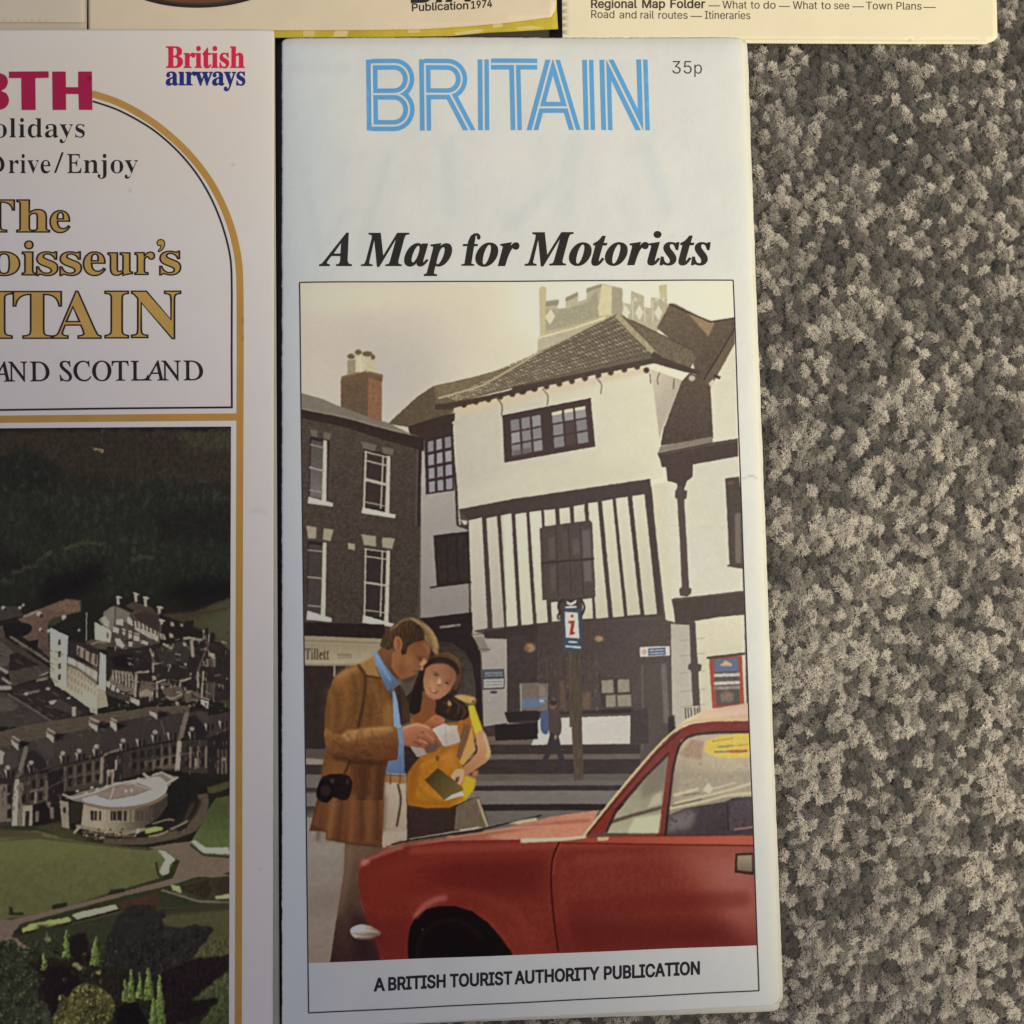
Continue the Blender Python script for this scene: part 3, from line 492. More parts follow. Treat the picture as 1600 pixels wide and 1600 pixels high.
def grow_outline(cs, d):
    """Move outlines outwards by d (inwards if negative)."""
    dx, dy = d if isinstance(d, tuple) else (d, d)
    area = lambda c: .5 * np.sum(c[:, 0] * np.roll(c[:, 1], -1) - np.roll(c[:, 0], -1) * c[:, 1])
    sg = np.sign(area(max(cs, key=lambda c: abs(area(c)))))
    out = []
    for c in cs:
        a, b = c - np.roll(c, 1, 0), np.roll(c, -1, 0) - c
        a /= np.maximum(np.linalg.norm(a, axis=1, keepdims=True), 1e-9)
        b /= np.maximum(np.linalg.norm(b, axis=1, keepdims=True), 1e-9)
        m = a + b
        m /= np.maximum(np.linalg.norm(m, axis=1, keepdims=True), 1e-9)
        k = 1 / np.maximum(.5, np.sum(m * a, 1, keepdims=True))
        out.append(c + sg * k * np.stack([m[:, 1], -m[:, 0]], 1) * [dx, dy])
    return out


def words(text, font, x0, y0, x1, y1, h, ref='H', grow=0.0, track=0.0, shear=0.0):
    """Outlines of a run of letters whose ink spans x0..x1 on a base line y0..y1; h = height of the letter ref (trace units)."""
    _, rc = glyph(font, ref)
    ry = np.concatenate(rc)
    ky = h / (ry[:, 1].max() - max(0, ry[:, 1].min()))
    pen, runs = 0, []
    for ch in text:
        if ch == ' ':
            pen += 230
            continue
        adv, cs = glyph(font, 'i' if ch == 'ı' else ch)
        if ch == 'ı':
            cs = [min(cs, key=lambda c: c[:, 1].mean())]
        runs.append([c + [pen, 0] for c in cs])
        pen += adv + track
    allp = np.concatenate([c for r in runs for c in r])
    lo, hi = allp[:, 0].min(), allp[:, 0].max()
    kx = (x1 - x0) / (hi - lo)
    out = []
    for r in runs:
        g = []
        for c in r:
            t = (c[:, 0] - lo) / (hi - lo)
            g.append(np.stack([x0 + (c[:, 0] - lo) * kx + shear * c[:, 1] * ky, y0 + (y1 - y0) * t - c[:, 1] * ky], 1))
        out.append(grow_outline(g, grow) if grow else g)
    return out


def crop(pts, c):
    ox, oy, k = CROPS[c] if isinstance(c, str) else c
    p = np.asarray(pts, float).reshape(-1, 2)
    return np.stack([ox + p[:, 0] / k, oy + p[:, 1] / k], 1)


import numpy as np, math
# ---------------------------------------------------------------- print shop
# Small numpy rasteriser: the two cover photographs are "printed" as ink colours
# on dense sheets of vertices.  Coordinates are the enlarged crops they were traced in.
CROPS = {'A': (440, 420, 4.0), 'B': (800, 420, 4.0), 'C': (440, 760, 4.0), 'D': (800, 760, 4.0),
         'E': (470, 940, 4.5714), 'F': (440, 1240, 4.0), 'G': (820, 1080, 3.0762), 'P': (0, 0, 1.0),
         'H': (0, 650, 3.5556), 'I': (0, 1000, 3.5556), 'J': (0, 1250, 3.5556),
         'Q': (0, 660, 6.665), 'R': (180, 660, 6.665), 'S': (0, 900, 6.957), 'T': (170, 900, 6.665),
         'U': (0, 1110, 7.62), 'V': (170, 1110, 7.62), 'W': (0, 1400, 8.0), 'X': (170, 1400, 8.0)}


def vnoise(h, w, cell, rng):
    """Smooth value noise in -1..1."""
    cy = cx = cell
    if isinstance(cell, tuple):
        cx, cy = cell
    gh, gw = int(h / cy) + 4, int(w / cx) + 4
    g = rng.uniform(-1, 1, (gh, gw))
    y, x = np.arange(h) / cy + 1, np.arange(w) / cx + 1
    yi, xi = y.astype(int), x.astype(int)
    fy, fx = y - yi, x - xi
    fy, fx = (fy * fy * (3 - 2 * fy))[:, None], (fx * fx * (3 - 2 * fx))[None]
    a = g[yi][:, xi] * (1 - fx) + g[yi][:, xi + 1] * fx
    b = g[yi + 1][:, xi] * (1 - fx) + g[yi + 1][:, xi + 1] * fx
    return a * (1 - fy) + b * fy


def fbm(h, w, cell, rng, octaves=3):
    out, amp, c = 0, 1.0, cell
    for _ in range(octaves):
        out = out + amp * vnoise(h, w, c, rng)
        amp *= .55
        c = tuple(max(1.1, v / 2) for v in c) if isinstance(c, tuple) else max(1.1, c / 2)
    return out / 1.6


def gblur(m, s):
    r = max(1, int(3 * s))
    k = np.exp(-.5 * (np.arange(-r, r + 1) / s) ** 2)
    k /= k.sum()
    for ax in (0, 1):
        p = np.pad(m, [(r, r) if a == ax else (0, 0) for a in range(m.ndim)], mode='edge')
        out = 0
        for i, kv in enumerate(k):
            out = out + kv * (p[i:i + m.shape[0]] if ax == 0 else p[:, i:i + m.shape[1]])
        m = out
    return m


def spline(pts, closed=True, n=6):
    p = np.asarray(pts, float)
    N, out = len(p), []
    for i in range(N if closed else N - 1):
        if closed:
            a, b, c, d = p[(i - 1) % N], p[i], p[(i + 1) % N], p[(i + 2) % N]
        else:
            a, b, c, d = p[max(i - 1, 0)], p[i], p[i + 1], p[min(i + 2, N - 1)]
        for t in np.arange(n) / n:
            out.append(.5 * ((2 * b) + (c - a) * t + (2 * a - 5 * b + 4 * c - d) * t * t + (3 * b - a - 3 * c + d) * t ** 3))
    if not closed:
        out.append(p[-1])
    return np.array(out)


class Sheet:
    """A printed picture: ink tones over a window of the trace."""

    def __init__(s, x0, y0, w, h, seed):
        s.x0, s.y0, s.w, s.h = x0, y0, w, h
        s.im = np.zeros((h, w, 3))
        s.rng = np.random.default_rng(seed)
        s.crop = 'P'

    def px(s, pts):
        ox, oy, k = CROPS[s.crop]
        p = np.asarray(pts, float).reshape(-1, 2)
        return np.stack([ox + p[:, 0] / k - s.x0, oy + p[:, 1] / k - s.y0], 1)

    def cover(s, p, pad=2, SS=4):
        lx, ly = np.floor(p.min(0)).astype(int) - pad
        hx, hy = np.ceil(p.max(0)).astype(int) + pad
        lx, ly, hx, hy = max(lx, 0), max(ly, 0), min(hx, s.w), min(hy, s.h)
        if hx <= lx or hy <= ly:
            return None
        W, H = hx - lx, hy - ly
        d = np.zeros((H * SS, W + 2))
        q = np.roll(p, -1, 0)
        for (xa, ya), (xb, yb) in zip(p, q):
            if ya == yb:
                continue
            sg = 1.0
            if ya > yb:
                xa, ya, xb, yb, sg = xb, yb, xa, ya, -1.0
            r0, r1 = max(0, math.ceil((ya - ly) * SS - .5)), min(H * SS, math.ceil((yb - ly) * SS - .5))
            if r1 <= r0:
                continue
            r = np.arange(r0, r1)
            x = xa + ((r + .5) / SS + ly - ya) * (xb - xa) / (yb - ya) - lx
            x = np.clip(x, 0, W)
            i = np.minimum(x.astype(int), W)
            f = x - i
            d[r, i] += sg * (1 - f)
            d[r, i + 1] += sg * f
        m = np.minimum(np.abs(np.cumsum(d, 1)[:, :W]), 1).reshape(H, SS, W).mean(1)
        return m, lx, ly, hx, hy

    def tone(s, c, lx, ly, hx, hy):
        if len(c) == 3:
            return np.broadcast_to(np.asarray(c, float), (hy - ly, hx - lx, 3))
        ca, pa, cb, pb = c                                            # gradient: colour at A, A, colour at B, B (crop coords)
        a, b = s.px([pa])[0], s.px([pb])[0]
        yy, xx = np.mgrid[ly:hy, lx:hx]
        t = np.clip(((xx - a[0]) * (b[0] - a[0]) + (yy - a[1]) * (b[1] - a[1])) / max(1e-6, ((b - a) ** 2).sum()), 0, 1)[..., None]
        return np.asarray(ca, float) * (1 - t) + np.asarray(cb, float) * t

    def lay(s, m, box, c, a, n, ns):
        lx, ly, hx, hy = box
        t = s.tone(c, *box)
        if n:
            t = t + n * fbm(hy - ly, hx - lx, ns, s.rng)[..., None] * np.array([1, .96, .9])
        m = (m * a)[..., None]
        v = s.im[ly:hy, lx:hx]
        s.im[ly:hy, lx:hx] = v * (1 - m) + t * m

    def poly(s, pts, c, soft=0, a=1.0, n=0, ns=5, smooth=False, raw=False):
        p = np.asarray(pts, float).reshape(-1, 2) if raw else s.px(pts)
        if smooth:
            p = spline(p)
        r = s.cover(p, pad=2 + int(3 * soft))
        if r is None:
            return
        m, *box = r
        if soft:
            m = gblur(m, soft)
        s.lay(m, box, c, a, n, ns)

    def line(s, pts, w, c, soft=0, a=1.0, smooth=False, n=0):
        """Stroke: width in crop units."""
        p = s.px(pts)
        if smooth and len(p) > 2:
            p = spline(p, False)
        hw = w / CROPS[s.crop][2] / 2
        pad = hw + 2 + 3 * soft
        lx, ly = np.maximum(np.floor(p.min(0) - pad).astype(int), 0)
        hx, hy = np.minimum(np.ceil(p.max(0) + pad).astype(int), [s.w, s.h])
        if hx <= lx or hy <= ly:
            return
        yy, xx = np.mgrid[ly:hy, lx:hx] + .5
        best = np.full(xx.shape, 1e9)
        for (xa, ya), (xb, yb) in zip(p[:-1], p[1:]):
            L = max((xb - xa) ** 2 + (yb - ya) ** 2, 1e-9)
            t = np.clip(((xx - xa) * (xb - xa) + (yy - ya) * (yb - ya)) / L, 0, 1)
            best = np.minimum(best, np.hypot(xx - xa - t * (xb - xa), yy - ya - t * (yb - ya)))
        m = np.clip(hw - best + .5, 0, 1) * min(1.0, hw * 2 + .15)
        if soft:
            m = gblur(m, soft)
        s.lay(m, (lx, ly, hx, hy), c, a, n, 3)

    def oval(s, x, y, rx, ry, c, soft=0, a=1.0, rot=0, n=0):
        t = np.linspace(0, 2 * math.pi, 28, endpoint=False)
        cs, sn = math.cos(rot), math.sin(rot)
        X, Y = rx * np.cos(t), ry * np.sin(t)
        s.poly(np.stack([x + X * cs - Y * sn, y + X * sn + Y * cs], 1), c, soft, a, n)

    def ripple(s, amp, cell, y0=-1e9, y1=1e9, fade=20):
        """Break up ruler-straight edges: shift tones by a small random field between two trace heights."""
        dx, dy = (fbm(s.h, s.w, cell, s.rng, 3) * amp for _ in (0, 1))
        yy, xx = np.mgrid[0:s.h, 0:s.w].astype(float)
        k = np.clip((yy + s.y0 - y0) / fade, 0, 1) * np.clip((y1 - yy - s.y0) / fade, 0, 1)
        x, y = np.clip(xx + dx * k, 0, s.w - 1.01), np.clip(yy + dy * k, 0, s.h - 1.01)
        xi, yi = x.astype(int), y.astype(int)
        fx, fy = (x - xi)[..., None], (y - yi)[..., None]
        im = s.im
        s.im = (im[yi, xi] * (1 - fx) + im[yi, xi + 1] * fx) * (1 - fy) + (im[yi + 1, xi] * (1 - fx) + im[yi + 1, xi + 1] * fx) * fy

    def develop(s, sat, blur, grain):
        """Finish as a small offset print: slightly muted colour, soft focus, mottled tone and grain."""
        g = s.im @ np.array([.3, .59, .11])
        s.im = g[..., None] + (s.im - g[..., None]) * sat
        s.im = gblur(s.im, blur)
        s.im = s.im + .42 * (s.im - gblur(s.im, 2.4))                     # the printer's sharpening
        n = .5 * fbm(s.h, s.w, 2.2, s.rng, 2) + .45 * fbm(s.h, s.w, 7, s.rng, 2) + .25 * fbm(s.h, s.w, 28, s.rng, 2) + .4 * s.rng.normal(0, 1, (s.h, s.w))
        s.im = np.clip(s.im + grain * n[..., None] * (14 + .9 * s.im * (1 - s.im / 290)), 3, 255)

    def quad(s, Q):
        """Bilinear map from (u, v) in a quad TL, TR, BR, BL of crop coordinates."""
        q = np.asarray(Q, float)
        return lambda u, v: (q[0] * (1 - u) * (1 - v) + q[1] * u * (1 - v) + q[2] * u * v + q[3] * (1 - u) * v)

    def cell(s, f, u0, v0, u1, v1, c, **k):
        s.poly([f(u0, v0), f(u1, v0), f(u1, v1), f(u0, v1)], c, **k)

    def blobs(s, pts, count, r0, r1, cols, a=.8, soft=.6, stretch=1.0, rot=0.0):
        """Scatter of small blots inside an outline."""
        p = s.px(pts)
        mask, lx, ly, hx, hy = s.cover(p)
        k, (ox, oy, kk) = 0, CROPS[s.crop]
        R = s.rng
        for _ in range(count * 6):
            if k >= count:
                break
            x, y = R.integers(lx, hx), R.integers(ly, hy)
            if mask[y - ly, x - lx] < .5:
                continue
            k += 1
            r = R.uniform(r0, r1)
            c = np.asarray(cols[R.integers(len(cols))], float) + R.uniform(-6, 6)
            t = np.linspace(0, 2 * math.pi, 9, endpoint=False)
            rr = r * R.uniform(.6, 1.25, 9)
            X, Y = rr * np.cos(t), rr * np.sin(t) * stretch
            cs, sn = math.cos(rot), math.sin(rot)
            s.poly(np.stack([x + X * cs - Y * sn, y + X * sn + Y * cs], 1), c, soft, a, raw=True)


def print_town_square(s):
    """Cover picture of the road map: a couple reading a leaflet by a car, old houses and a church tower behind."""
    P, L, O = s.poly, s.line, s.oval
    R = s.rng
    dark = (74, 58, 54)
    s.im[:] = (86, 75, 68)
    # sky ------------------------------------------------------------
    s.crop = 'P'
    P([(460, 430), (1195, 430), (1195, 760), (460, 760)], ((206, 190, 166), (470, 440), (238, 228, 196), (1000, 470)), n=2, ns=40)
    P([(440, 480), (660, 470), (720, 560), (640, 720), (440, 700)], (192, 180, 168), soft=34, a=.6)
    P([(560, 530), (680, 560), (660, 660), (540, 640)], (182, 171, 164), soft=26, a=.5)
    P([(760, 440), (1150, 440), (1150, 520), (860, 540)], (246, 238, 210), soft=22, a=.75)
    P([(470, 445), (800, 445), (800, 475), (470, 490)], (222, 208, 178), soft=10, a=.5)
    # church tower -----------------------------------------------------
    s.crop = 'B'
    T = [(160, 540), (165, 430), (176, 410), (170, 135), (186, 108), (214, 118), (212, 208), (292, 196), (284, 250), (336, 244),
         (334, 182), (412, 146), (412, 206), (466, 190), (464, 124), (560, 94), (690, 122), (690, 208), (742, 222), (744, 136),
         (826, 168), (824, 236), (868, 246), (870, 176), (926, 190), (918, 104), (966, 98), (970, 214), (1000, 240), (905, 400), (640, 400)]
    P(T, (190, 178, 144), n=12, ns=3, soft=.5)
    P([(212, 250), (350, 250), (470, 210), (530, 130), (545, 300), (380, 350), (212, 390)], (170, 160, 128), soft=1.2, n=14, ns=2.5)
    P([(560, 100), (625, 112), (622, 285), (545, 300), (535, 250), (552, 180)], (222, 206, 160), soft=.5, n=8, ns=3)
    P([(625, 112), (690, 124), (690, 300), (622, 285)], (172, 160, 128), soft=.5, n=8, ns=3)
    P([(168, 120), (190, 108), (214, 120), (208, 420), (176, 420)], (204, 188, 134), soft=.6, a=.85, n=10, ns=3)
    P([(920, 108), (964, 100), (966, 190), (926, 188)], (206, 192, 140), soft=.6, n=8)
    P([(160, 440), (580, 306), (574, 345), (160, 520)], (190, 178, 146), n=12, ns=3)
    L([(165, 432), (400, 368), (580, 306)], 12, (228, 212, 160), n=8)
    L([(160, 520), (300, 470), (560, 350)], 7, (150, 138, 112))
    P([(206, 300), (242, 250), (272, 296), (238, 350)], (222, 212, 176), soft=.4)
    for x in (712, 796, 915):
        P([(x - 26, 275), (x, 226), (x + 26, 272), (x, 322)], (226, 218, 188), soft=.4)
    for x in (700, 755, 830, 880):
        L([(x, 200), (x, 330)], 8, (222, 212, 180), a=.8)
    for x in (772, 905, 945):
        O(x, 190, 10, 14, (214, 206, 176))
    P([(212, 200), (295, 190), (290, 225), (212, 235)], (140, 132, 112), a=.7)
    P([(335, 180), (412, 144), (412, 172), (335, 205)], (136, 128, 108), a=.7)
    P([(464, 124), (560, 94), (560, 116), (464, 150)], (150, 140, 112), a=.8)
    # distant roofs on the right -----------------------------------------
    P([(985, 220), (1010, 214), (1240, 332), (1392, 308), (1392, 470), (1240, 745), (1150, 660), (1120, 540), (905, 372)],
      ((112, 94, 70), (1000, 260), (96, 78, 62), (1200, 640)), n=15, ns=2.5)
    P([(1100, 280), (1268, 334), (1228, 425), (1190, 380)], (164, 132, 94), soft=.8, n=16, ns=2)
    L([(985, 222), (1240, 332), (1392, 308)], 9, (70, 56, 46))
    P([(1392, 350), (1392, 472), (1240, 742), (1196, 700), (1260, 590)], (112, 92, 70), n=6)
    L([(1392, 372), (1270, 580), (1196, 700)], 9, (66, 50, 42))
    P([(1392, 468), (1402, 1080), (1262, 1085), (1246, 742), (1276, 690)], (228, 219, 190), n=3, ns=8)
    P([(1264, 655), (1306, 672), (1298, 690), (1262, 676)], dark)
    P([(1230, 715), (1256, 690), (1270, 700), (1246, 742)], (216, 204, 174))
    # steep dark roof -----------------------------------------------------
    P([(1058, 705), (1110, 650), (1182, 672), (1242, 742), (1258, 1060), (930, 1104), (945, 1010)],
      ((98, 78, 62), (1100, 700), (84, 66, 56), (1050, 1050)), n=12, ns=2.5)
    # main house: white upper storey --------------------------------------
    s.crop = 'P'
    P([(708, 634), (800, 612), (900, 592), (1012, 574), (1020, 577), (1032, 690), (1037, 744), (1016, 752), (800, 782), (717, 797), (711, 700)],
      ((196, 186, 166), (715, 720), (230, 220, 188), (1010, 640)), n=3, ns=10)
    P([(1017, 577), (1066, 594), (1034, 674), (1031, 688)], ((212, 198, 172), (1020, 590), (192, 178, 154), (1050, 610)), n=3)
    P([(712, 636), (860, 604), (1010, 572), (1012, 582), (860, 616), (714, 650)], (222, 190, 150), soft=2.5, a=.6)
    P([(720, 770), (800, 740), (1000, 720), (1020, 748), (800, 776), (722, 790)], (214, 205, 176), soft=8, a=.5)
    # tiled roofs -----------------------------------------------------------
    P([(606, 662), (652, 620), (677, 603), (740, 589), (800, 572), (842, 551), (962, 491), (976, 494), (1029, 553), (1016, 561), (906, 584), (800, 607),
       (712, 628), (708, 645), (692, 652), (637, 667)], (112, 97, 75), n=15, ns=2.5)
    P([(606, 662), (652, 620), (677, 604), (682, 630), (712, 634), (695, 652), (637, 667)], (98, 84, 66), n=9, ns=3)
    f = s.quad([(690, 618), (966, 494), (1022, 553), (716, 626)])
    for i in range(56):
        for j in range(9):
            u, v = (i + .25 * (j % 2)) / 56, (j + .1) / 9.3
            sh = R.uniform(-14, 10)
            if u < .25 and v < .2:
                continue
            w = .013
            c = (150 + sh, 133 + sh, 106 + sh) if R.random() > .35 else (192 + sh, 176 + sh, 148 + sh)
            a, b = f(u, v), f(u + w, v + .055)
            L([a, b], 1.7, c, a=.9)
            L([f(u + w, v), f(u + w, v + .1)], 1.2, (66, 53, 42), a=.8)
    P([(682, 603), (740, 590), (800, 573), (792, 580), (686, 622)], (128, 112, 82), n=14, ns=3, soft=.7, a=.8)
    L([(686, 622), (752, 603), (795, 579), (842, 551)], 3.0, (186, 170, 130), a=.9)
    L([(842, 551), (960, 492)], 1.6, (186, 170, 126), a=.7)
    s.crop = 'B'
    P([(690, 296), (745, 322), (1120, 500), (1152, 560), (1112, 622), (930, 562), (895, 520)], (116, 101, 76), n=22, ns=2.5)
    L([(745, 322), (1120, 502)], 7, (84, 70, 54))
    L([(664, 300), (760, 400), (890, 522)], 34, (176, 160, 118), n=22)
    L([(700, 300), (905, 515)], 6, (104, 88, 64))
    P([(860, 545), (890, 515), (935, 545), (900, 572)], (82, 66, 52))
    P([(0, 742), (200, 700), (520, 632), (880, 556), (930, 550), (1130, 622), (1184, 640), (1168, 662), (1060, 640), (890, 592), (520, 662), (0, 782)], (80, 62, 52), n=5)
    for x, y in ((60, 768), (140, 750), (215, 736), (295, 718), (374, 702), (456, 684), (540, 664), (617, 648), (702, 630), (782, 612), (840, 634)):
        O(x, y, 19, 19, (84, 62, 52), soft=.5)
    for q in ([(525, 680), (558, 722), (556, 780)], [(190, 752), (224, 795), (220, 852)], [(862, 655), (868, 715)], [(922, 650), (908, 690), (914, 720)], [(1015, 690), (1008, 750)]):
        L(q, 7, (104, 82, 62), smooth=True, a=.85)
    O(1126, 684, 20, 18, (196, 186, 158), soft=.5)
    s.crop = 'A'
    P([(960, 850), (1090, 828), (1290, 790), (1600, 720), (1600, 752), (1380, 800), (1190, 845), (1085, 868), (1060, 880), (960, 880)], (78, 62, 52), n=5)
    for x, y in ((1140, 850), (1215, 832), (1292, 816), (1366, 800), (1442, 784), (1510, 768), (1576, 752)):
        O(x, y, 19, 18, (76, 58, 48), soft=.5)
    L([(1340, 802), (1376, 850), (1376, 912)], 8, (110, 90, 70), smooth=True)
    P([(790, 985), (960, 930), (1085, 900), (1080, 950), (1062, 1040), (880, 1075), (800, 1030)], (66, 52, 48), n=5)
    # side wing, white -------------------------------------------------------
    P([(868, 1140), (900, 1080), (1070, 1040), (1092, 1300), (1120, 1600), (872, 1600)], (176, 166, 156), n=3, ns=9)
    s.crop = 'C'
    P([(872, 0), (1096, 0), (1100, 250), (1165, 272), (1195, 795), (868, 822)], ((166, 156, 146), (980, 60), (140, 130, 124), (1000, 780)), n=3, ns=9)
    s.crop = 'A'
    P([(892, 1072), (1068, 1030), (1080, 1385), (902, 1412)], (62, 48, 46))
    f = s.quad([(892, 1072), (1068, 1030), (1080, 1385), (902, 1412)])
    for a, b in ((.12, .32), (.42, .62), (.72, .94)):
        for j in range(4):
            c = 150 + R.uniform(-18, 10)
            s.cell(f, a, .04 + j * .245, b, .23 + j * .245, (c, c - 4, c), soft=.35)
    L([(1062, 960), (1075, 1200), (1090, 1360), (1100, 1600)], 16, (66, 52, 50))
    O(1082, 962, 16, 12, (190, 178, 160))
    # main casement
    s.crop = 'P'
    f = s.quad([(785, 650), (923, 623), (930, 698), (788, 723)])
    s.cell(f, 0, 0, 1, 1, (74, 56, 52))
    for k, us in enumerate((((.09, .185), (.21, .305), (.33, .425)), ((.555, .665), (.69, .79), (.815, .93)))):
        for i, (a, b) in enumerate(us):
            for j, (v0, v1) in enumerate(((.13, .36), (.40, .62), (.66, .88))):
                c = 146 + R.uniform(-12, 14)
                col = (c, c - 6, c - 8)
                if k and i == 1 and j:
                    col = (84, 66, 60)
                s.cell(f, a, v0, b, v1, col, soft=.35)
            if k:
                s.cell(f, a, .13, b, .19, (244, 232, 172), soft=.3)
    s.cell(f, .1, .78, .3, .9, (96, 78, 74), soft=1.2, a=.6)
    L([(785, 650), (923, 623)], 2, (58, 42, 40))
    # timber-framed storey ------------------------------------------------------
    P([(716, 796), (800, 780), (1016, 748), (1035, 962), (800, 981), (745, 986), (733, 985), (732, 812)], (76, 60, 56), n=4)
    s.crop = 'C'
    for q in ([(1170, 212), (1252, 195), (1288, 886), (1190, 905)], [(1280, 200), (1346, 186), (1392, 880), (1320, 886)], [(1370, 182), (1436, 170), (1476, 870), (1411, 878)],
              [(1462, 176), (1530, 165), (1566, 862), (1500, 868)]):
        P(q, ((206, 194, 174), q[0], (178, 166, 152), q[2]), n=3)
    P([(1120, 205), (1160, 215), (1165, 268), (1105, 250), (1140, 240)], (70, 55, 52))
    P([(1118, 208), (1140, 240), (1156, 240), (1160, 215)], (196, 184, 166))
    s.crop = 'D'
    for q in ([(-50, 180), (-8, 176), (36, 868), (-34, 874)], [(20, 175), (85, 165), (132, 858), (62, 866)], [(108, 160), (182, 152), (224, 850), (155, 856)], [(200, 150), (268, 142), (275, 240), (205, 250)],
              [(244, 726), (285, 722), (302, 840), (250, 846)], [(295, 140), (360, 130), (366, 228), (300, 236)], [(385, 125), (450, 112), (460, 216), (390, 224)],
              [(438, 706), (500, 698), (506, 826), (440, 828)], [(475, 105), (535, 97), (602, 820), (525, 826)], [(562, 92), (628, 80), (700, 812), (630, 818)],
              [(648, 75), (722, 65), (802, 800), (722, 808)], [(750, 60), (828, 50), (907, 798), (828, 803)]):
        P(q, ((226, 216, 186), q[0], (206, 195, 170), q[2]), n=3)
    P([(872, -12), (978, -30), (1008, 690), (1020, 850), (960, 834), (900, 300)], (222, 211, 180), n=4)
    L([(980, 0), (1005, 500), (1008, 690)], 6, (192, 180, 152), a=.7)
    P([(172, 262), (488, 212), (502, 230), (522, 690), (190, 712)], (82, 67, 62), n=7, ns=3)
    f = s.quad([(180, 262), (490, 222), (515, 685), (195, 705)])
    for u0, v0, u1, v1, c in ((.82, .1, .98, .48, 112), (.82, .52, .97, .8, 116), (.14, .14, .27, .45, 98), (.62, .2, .76, .42, 100), (.16, .55, .26, .9, 96), (.4, .1, .55, .45, 88)):
        s.cell(f, u0, v0, u1, v1, (c, c - 14, c - 20), soft=1.2, a=.8)
    L([(185, 480), (510, 452)], 12, (62, 48, 46))
    for u in (.3, .55, .79):
        L([f(u, .02), f(u, .98)], 7, (64, 50, 47), a=.8)
    # right house -------------------------------------------------------------
    P([(975, -30), (1330, -60), (1345, -10), (1362, 495), (1442, 505), (1447, 660), (1000, 700)], (221, 213, 188), n=4, ns=9)
    s.crop = 'B'
    P([(965, 1240), (1410, 1170), (1425, 1600), (975, 1600)], (222, 214, 188), n=3, ns=9)
    P([(1332, 1310), (1420, 1298), (1434, 1600), (1350, 1600)], (84, 66, 58), n=6)
    P([(1345, 1330), (1385, 1325), (1390, 1400), (1350, 1410)], (128, 86, 70), soft=1.2, a=.8)
    P([(930, 1108), (1252, 1048), (1256, 1085), (915, 1146)], (142, 128, 112), n=5)
    P([(908, 1150), (1250, 1085), (1412, 1060), (1414, 1172), (1132, 1222), (1130, 1300), (1096, 1325), (1075, 1382), (1096, 1386), (1090, 1436), (1076, 1440), (1084, 1610),
       (1042, 1610), (1034, 1440), (1022, 1430), (1022, 1385), (1040, 1380), (1030, 1340), (974, 1326), (964, 1240), (940, 1240), (925, 1190)], (80, 61, 54), n=6, ns=3)
    L([(915, 1160), (1250, 1098), (1410, 1075)], 8, (108, 88, 76), a=.7)
    s.crop = 'D'
    P([(1038, -5), (1078, -5), (1078, 30), (1096, 32), (1090, 76), (1078, 80), (1106, 632), (1122, 640), (1116, 672), (1094, 690), (1048, 682), (1044, 640), (1060, 630), (1038, 80), (1020, 70), (1022, 30)], (88, 70, 64))
    P([(1336, -8), (1424, -20), (1440, 505), (1360, 496)], (84, 67, 60), n=6)
    P([(1392, 170), (1428, 165), (1434, 480), (1398, 480)], (124, 108, 94), soft=1)
    L([(1352, 495), (1440, 508)], 12, (92, 60, 54))
    P([(985, 860), (1120, 850), (1180, 1420), (1210, 1610), (1005, 1610)], (190, 178, 162), n=5)
    P([(1125, 845), (1452, 790), (1470, 1480), (1180, 1500)], ((226, 214, 182), (1300, 830), (206, 194, 168), (1250, 1420)), n=4, ns=8)
    for y in (955, 1050, 1160, 1275, 1370):
        L([(1050, y + 10), (1205, y - 8)], 5, (150, 136, 120), a=.6)
    P([(995, 705), (1448, 652), (1454, 802), (1140, 832), (1130, 866), (1022, 862), (1008, 760)], (80, 62, 56), n=5)
    L([(1000, 712), (1448, 660)], 7, (112, 90, 80), a=.6)
    P([(1108, 830), (1146, 850), (1162, 1108), (1186, 1114), (1182, 1150), (1166, 1156), (1178, 1425), (1134, 1425), (1120, 1152), (1100, 1142), (1104, 1112), (1118, 1105)], (84, 68, 66))
    # poster in its red frame
    P([(1232, 1072), (1438, 1058), (1454, 1372), (1254, 1388)], (170, 72, 54))
    P([(1264, 1082), (1410, 1074), (1426, 1362), (1280, 1372)], (92, 78, 70))
    P([(1264, 1082), (1410, 1074), (1415, 1155), (1268, 1160)], (96, 114, 142))
    P([(1298, 1120), (1336, 1088), (1378, 1112), (1370, 1124)], (214, 170, 120), soft=.5)
    for y, c in ((1182, (200, 192, 178)), (1215, (96, 80, 74)), (1232, (206, 198, 186)), (1262, (150, 140, 128))):
        L([(1272, y), (1416, y - 6)], 20, c, soft=.6, n=26)
    P([(1300, 1300), (1340, 1278), (1390, 1296), (1380, 1350), (1310, 1350)], (120, 112, 92), soft=1, n=24, ns=2)
    O(1352, 1305, 14, 12, (188, 96, 74), soft=.5)
    L([(1226, 1072), (1452, 1046)], 16, (78, 66, 58))
    # ground floor frontage ------------------------------------------------------
    P([(-60, 880), (400, 848), (960, 830), (992, 850), (1005, 1640), (-60, 1640)], ((72, 56, 53), (0, 1000), (86, 71, 65), (900, 1200)), n=7, ns=3)
    s.crop = 'P'
    P([(752, 990), (800, 984), (800, 1170), (752, 1170)], (66, 52, 50), n=5)
    s.crop = 'D'
    for x in (55, 100, 160, 215, 300, 345, 480, 530):
        L([(x, 1050 + R.uniform(-10, 20)), (x + 4, 1200)], 9, (98, 80, 70), soft=1, a=.5)
    O(110, 1002, 38, 30, (150, 112, 78), soft=1.6, n=40)
    O(542, 952, 26, 17, (186, 146, 96), soft=1.2, n=30)
    P([(45, 1235), (226, 1230), (222, 1402), (50, 1412)], (118, 104, 92), n=8)
